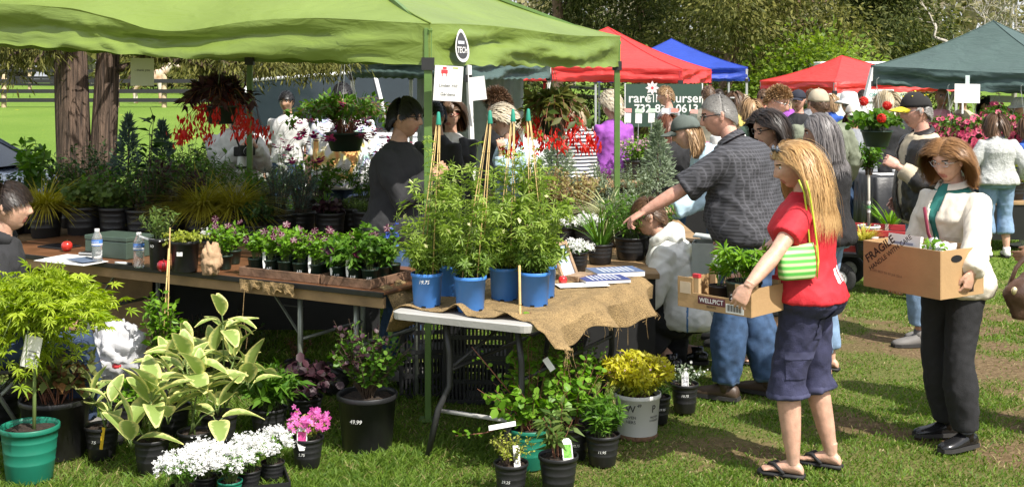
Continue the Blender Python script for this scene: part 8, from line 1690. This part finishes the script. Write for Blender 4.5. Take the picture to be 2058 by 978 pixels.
def emblem():
    """bean-shaped black and white badge on the lime canopy valance"""
    c = at(909, 92, 6.93); n_ = (B - A).cross(Vector((0, 0, 1))).normalized(); n_ = n_ if n_.y < 0 else -n_; ex = (B - A); ex.z = 0; ex.normalize(); M = face(Vector((0, 0, 0)), ex, (0, 0, 1)); M = Matrix.Translation(c + n_ * .05 - lime_o) @ M
    def bean(k): return [(k * 1.55 * (.052 * math.cos(q) * (1 + .15 * math.sin(q)) + .022 * (1 - math.sin(q)) * .5 - .012 * math.sin(2 * q)), k * 1.55 * .062 * math.sin(q)) for q in (2 * PI * j / 28 for j in range(28))]
    for nm, k, z, m in (('emblem', 1.0, 0, TAGW), ('emblem_field', .80, .0015, mat('charcoal_print', (.06, .06, .065), .6))):
        mb = MB(); P = [(x + .010, y, z) for x, y in bean(k)]; mb.add(P, [tuple(range(28))], 0, M); o = mb.build(nm, m, lime if nm == 'emblem' else eo); eo = o if nm == 'emblem' else eo
    text_on('lettering', 'TECH', .050, M @ Matrix.Translation((.026, -.042, .003)), TAGW, eo, .1, .02); mb = MB(); mb.box((.012, .018, .003), (.075, .018, .0005), None, 0, M); mb.build('lettering', mat('pale_print', (.6, .62, .66), .5), eo)
emblem()

# ------------------------------------------------------------------ vehicles beyond the stall
GLASS = mat('car_glass', (.02, .03, .035), .08, .05); CHROME = mat('chrome', (.6, .6, .62), .15, metal=.9); TYRE = mat('tyre_rubber', (.018, .018, .018), .8)
def car(label, p, rz, col, kind='sedan', name='parked_car', cat='car'):
    t = thing(name, label, cat, p, R(rz)); pm = mat('paint_' + label[:10].strip().replace(' ', '_'), col, .25, .04, 3, coat=.6); W_ = .88
    if kind == 'sedan': low = [(-2.2, .45, .75), (-2.1, .28, .92), (-1.3, .22, .98), (.9, .22, .96), (1.5, .24, .88), (2.1, .28, .74), (2.25, .42, .62)]; cab = [(-1.75, .97), (-1.05, 1.40), (-.2, 1.46), (.45, 1.42), (1.25, .95)]
    else: low = [(-2.3, .45, 1.1), (-2.25, .3, 1.2), (-1.3, .25, 1.22), (.9, .25, 1.2), (1.6, .28, 1.12), (2.2, .3, .9), (2.3, .45, .75)]; cab = [(-2.25, 1.2), (-2.1, 1.85), (-.4, 1.98), (.8, 1.92), (1.6, 1.15)]
    mb = MB(); rs = []
    for x, z0, z1 in low:
        k = 1 - .12 * (abs(x) / 2.2) ** 4; rs.append([Vector((x, y * W_ * k, z0 + (z1 - z0) * f)) for y, f in ((-.86, 0), (-1, .25), (-1, .6), (-.94, .93), (-.7, 1), (.7, 1), (.94, .93), (1, .6), (1, .25), (.86, 0))])
    mb.rings(rs); body = mb.build('body', pm, t, True)
    mb = MB(); rs = []; 
    for sgn in (-1, 1): pass
    base = [(x, .94 if kind == 'sedan' else 1.18) for x, _ in cab]; V = []
    for (x, z), (xb, zb_) in zip(cab, base): V += [(x, -W_ * (.92 - .17 * (z - zb_) / .5), z), (x, W_ * (.92 - .17 * (z - zb_) / .5), z)]
    nC = len(cab); Fr = [(2 * i, 2 * i + 1, 2 * i + 3, 2 * i + 2) for i in range(1, nC - 2)]; mb.add(V, Fr); mb.build('roof', pm, t, True)
    for nm, f in (('rear_window', (0, 1, 3, 2)), ('windscreen', (2 * nC - 4, 2 * nC - 3, 2 * nC - 1, 2 * nC - 2))): mb = MB(); mb.add([V[i] for i in f], [(0, 1, 2, 3)]); mb.build(nm, GLASS, t)
    for s in (0, 1): mb = MB(); mb.add([V[2 * i + s] for i in range(nC)], [tuple(range(nC))]); mb.build('side_window', GLASS, t)
    for s in (-1, 1):
        mb = MB()
        for i in range(nC - 1): mb.tube([Vector(V[2 * i + (s > 0)]), Vector(V[2 * i + 2 + (s > 0)])], .028, 6)
        mb.tube([(-.2, s * W_ * .93, .95 if kind == 'sedan' else 1.2), Vector(V[4 + (s > 0)])], .03, 6); mb.build('pillar', pm, t, True); mb = MB(); mb.ball((1.0, s * (W_ + .10), 1.02 if kind == 'sedan' else 1.25), (.07, .10, .07), 10, 8); mb.build('mirror', pm, t, True)
        mb = MB(); mb.box((.25, s * (W_ + .005), .80), (.16, .02, .025)); mb.box((-.75, s * (W_ + .005), .80), (.16, .02, .025)); mb.build('door_handle', CHROME, t); mb = MB(); mb.box((0, s * (W_ + .004), .935 if kind == 'sedan' else 1.17), (2.6, .012, .02)); mb.build('trim', CHROME, t)
        mb = MB(); mb.ball((2.12, s * .62, .66), (.10, .18, .07), 10, 8); mb.build('headlight', mat('lamp_glass', (.75, .78, .8), .1), t, True); mb = MB(); mb.ball((-2.14, s * .66, .78), (.06, .16, .07), 10, 8); mb.build('tail_light', mat('red_lamp', (.35, .01, .01), .2), t, True)
        for x in (-1.35, 1.4):
            Mx = Matrix.Translation((x, s * (W_ - .08), .32)) @ Matrix.Rotation(PI / 2, 4, 'X'); mb = MB(); mb.lathe([(.19, -.10), (.28, -.11), (.32, -.08), (.32, .08), (.28, .11), (.19, .10)], 28, M=Mx); w_ = mb.build('wheel', TYRE, t, True); mb = MB(); mb.lathe([(.001, -.09), (.08, -.10), (.19, -.085), (.19, .085), (.08, .10), (.001, .09)], 20, M=Mx); mb.build('rim', CHROME, w_, True)
    return t
car('dark blue sedan parked at the left edge behind the bench', gp(-215, 13.2), -8, (.10, .13, .19)); car('white van parked behind the hanging fuchsia', gp(812, 17.0), 4, (.75, .76, .77), 'van', 'parked_van', 'van')
t = thing('white_trailer', 'white box trailer behind the second red canopy', 'trailer', gp(1705, 29)); mb = MB(); mb.box((0, 0, 1.35), (1.95, 2.2, 1.9)); mb.build('body', mat('trailer_white', (.78, .78, .77), .4), t, bev=.08)
for sx in (-1, 1): Mx = Matrix.Translation((sx * .55, -1.0, .3)) @ Matrix.Rotation(PI / 2, 4, 'X'); mb = MB(); mb.lathe([(.001, -.1), (.30, -.1), (.30, .1), (.001, .1)], 20, M=Mx); mb.build('wheel', TYRE, t, True)
mb = MB(); mb.box((.3, -1.115, 1.6), (.6, .02, .5)); mb.build('window', GLASS, t)

# ------------------------------------------------------------------ the pony behind the paddock fence
def pony():
    t = thing('pony', 'tan and white pony standing behind the paddock fence', 'pony', gp(300, 43.5), 0); mb = MB()
    mb.rings([[Vector((x, w * math.cos(q), z + h * math.sin(q))) for q in (2 * PI * j / 14 for j in range(14))] for x, z, w, h in ((-.62, .98, .08, .12), (-.58, .98, .19, .22), (-.4, .99, .25, .27), (-.1, .94, .26, .27), (.2, .94, .25, .28), (.42, .98, .22, .27), (.55, 1.02, .12, .2))])
    mb.tube([(.42, 0, 1.05), (.62, 0, 1.22), (.80, 0, 1.42)], [.19, .15, .11], 12); mb.tube([(.74, 0, 1.46), (.86, 0, 1.44), (1.02, 0, 1.36), (1.12, 0, 1.31)], [.10, .105, .075, .055], 12)
    for sy in (-1, 1):
        mb.tube([(.78, sy * .05, 1.52), (.77, sy * .06, 1.62)], [.03, .008], 7)
        mb.tube([(.40, sy * .12, .86), (.42, sy * .12, .60), (.41, sy * .12, .42), (.42, sy * .12, .12), (.44, sy * .12, .0)], [.11, .075, .055, .045, .06], 9)
        mb.tube([(-.42, sy * .13, .90), (-.36, sy * .13, .66), (-.52, sy * .13, .42), (-.50, sy * .13, .14), (-.48, sy * .13, .0)], [.15, .10, .06, .045, .06], 9)
    V, F_, N_ = remesh(mb, .03, 3)
    m = mat('pinto_coat', (.75, .70, .62), .8, 0, 2.4, col2=(.42, .20, .07), det=2); link('body', npmesh('body', [(V, F_, 0)], m, True), t)
    mb = MB(); mb.tube([(-.62, 0, 1.08), (-.74, 0, .9), (-.76, 0, .5)], [.04, .06, .02], 8); mb.build('tail', mat('pony_hair', (.05, .03, .02), .9), t, True); mb = MB()
    for i in range(7): f = i / 6; mb.ball((.48 + .30 * f, 0, 1.26 + .28 * f), (.06, .03, .07), 8, 6)
    mb.build('mane', MATS['pony_hair'], t, True)
pony()
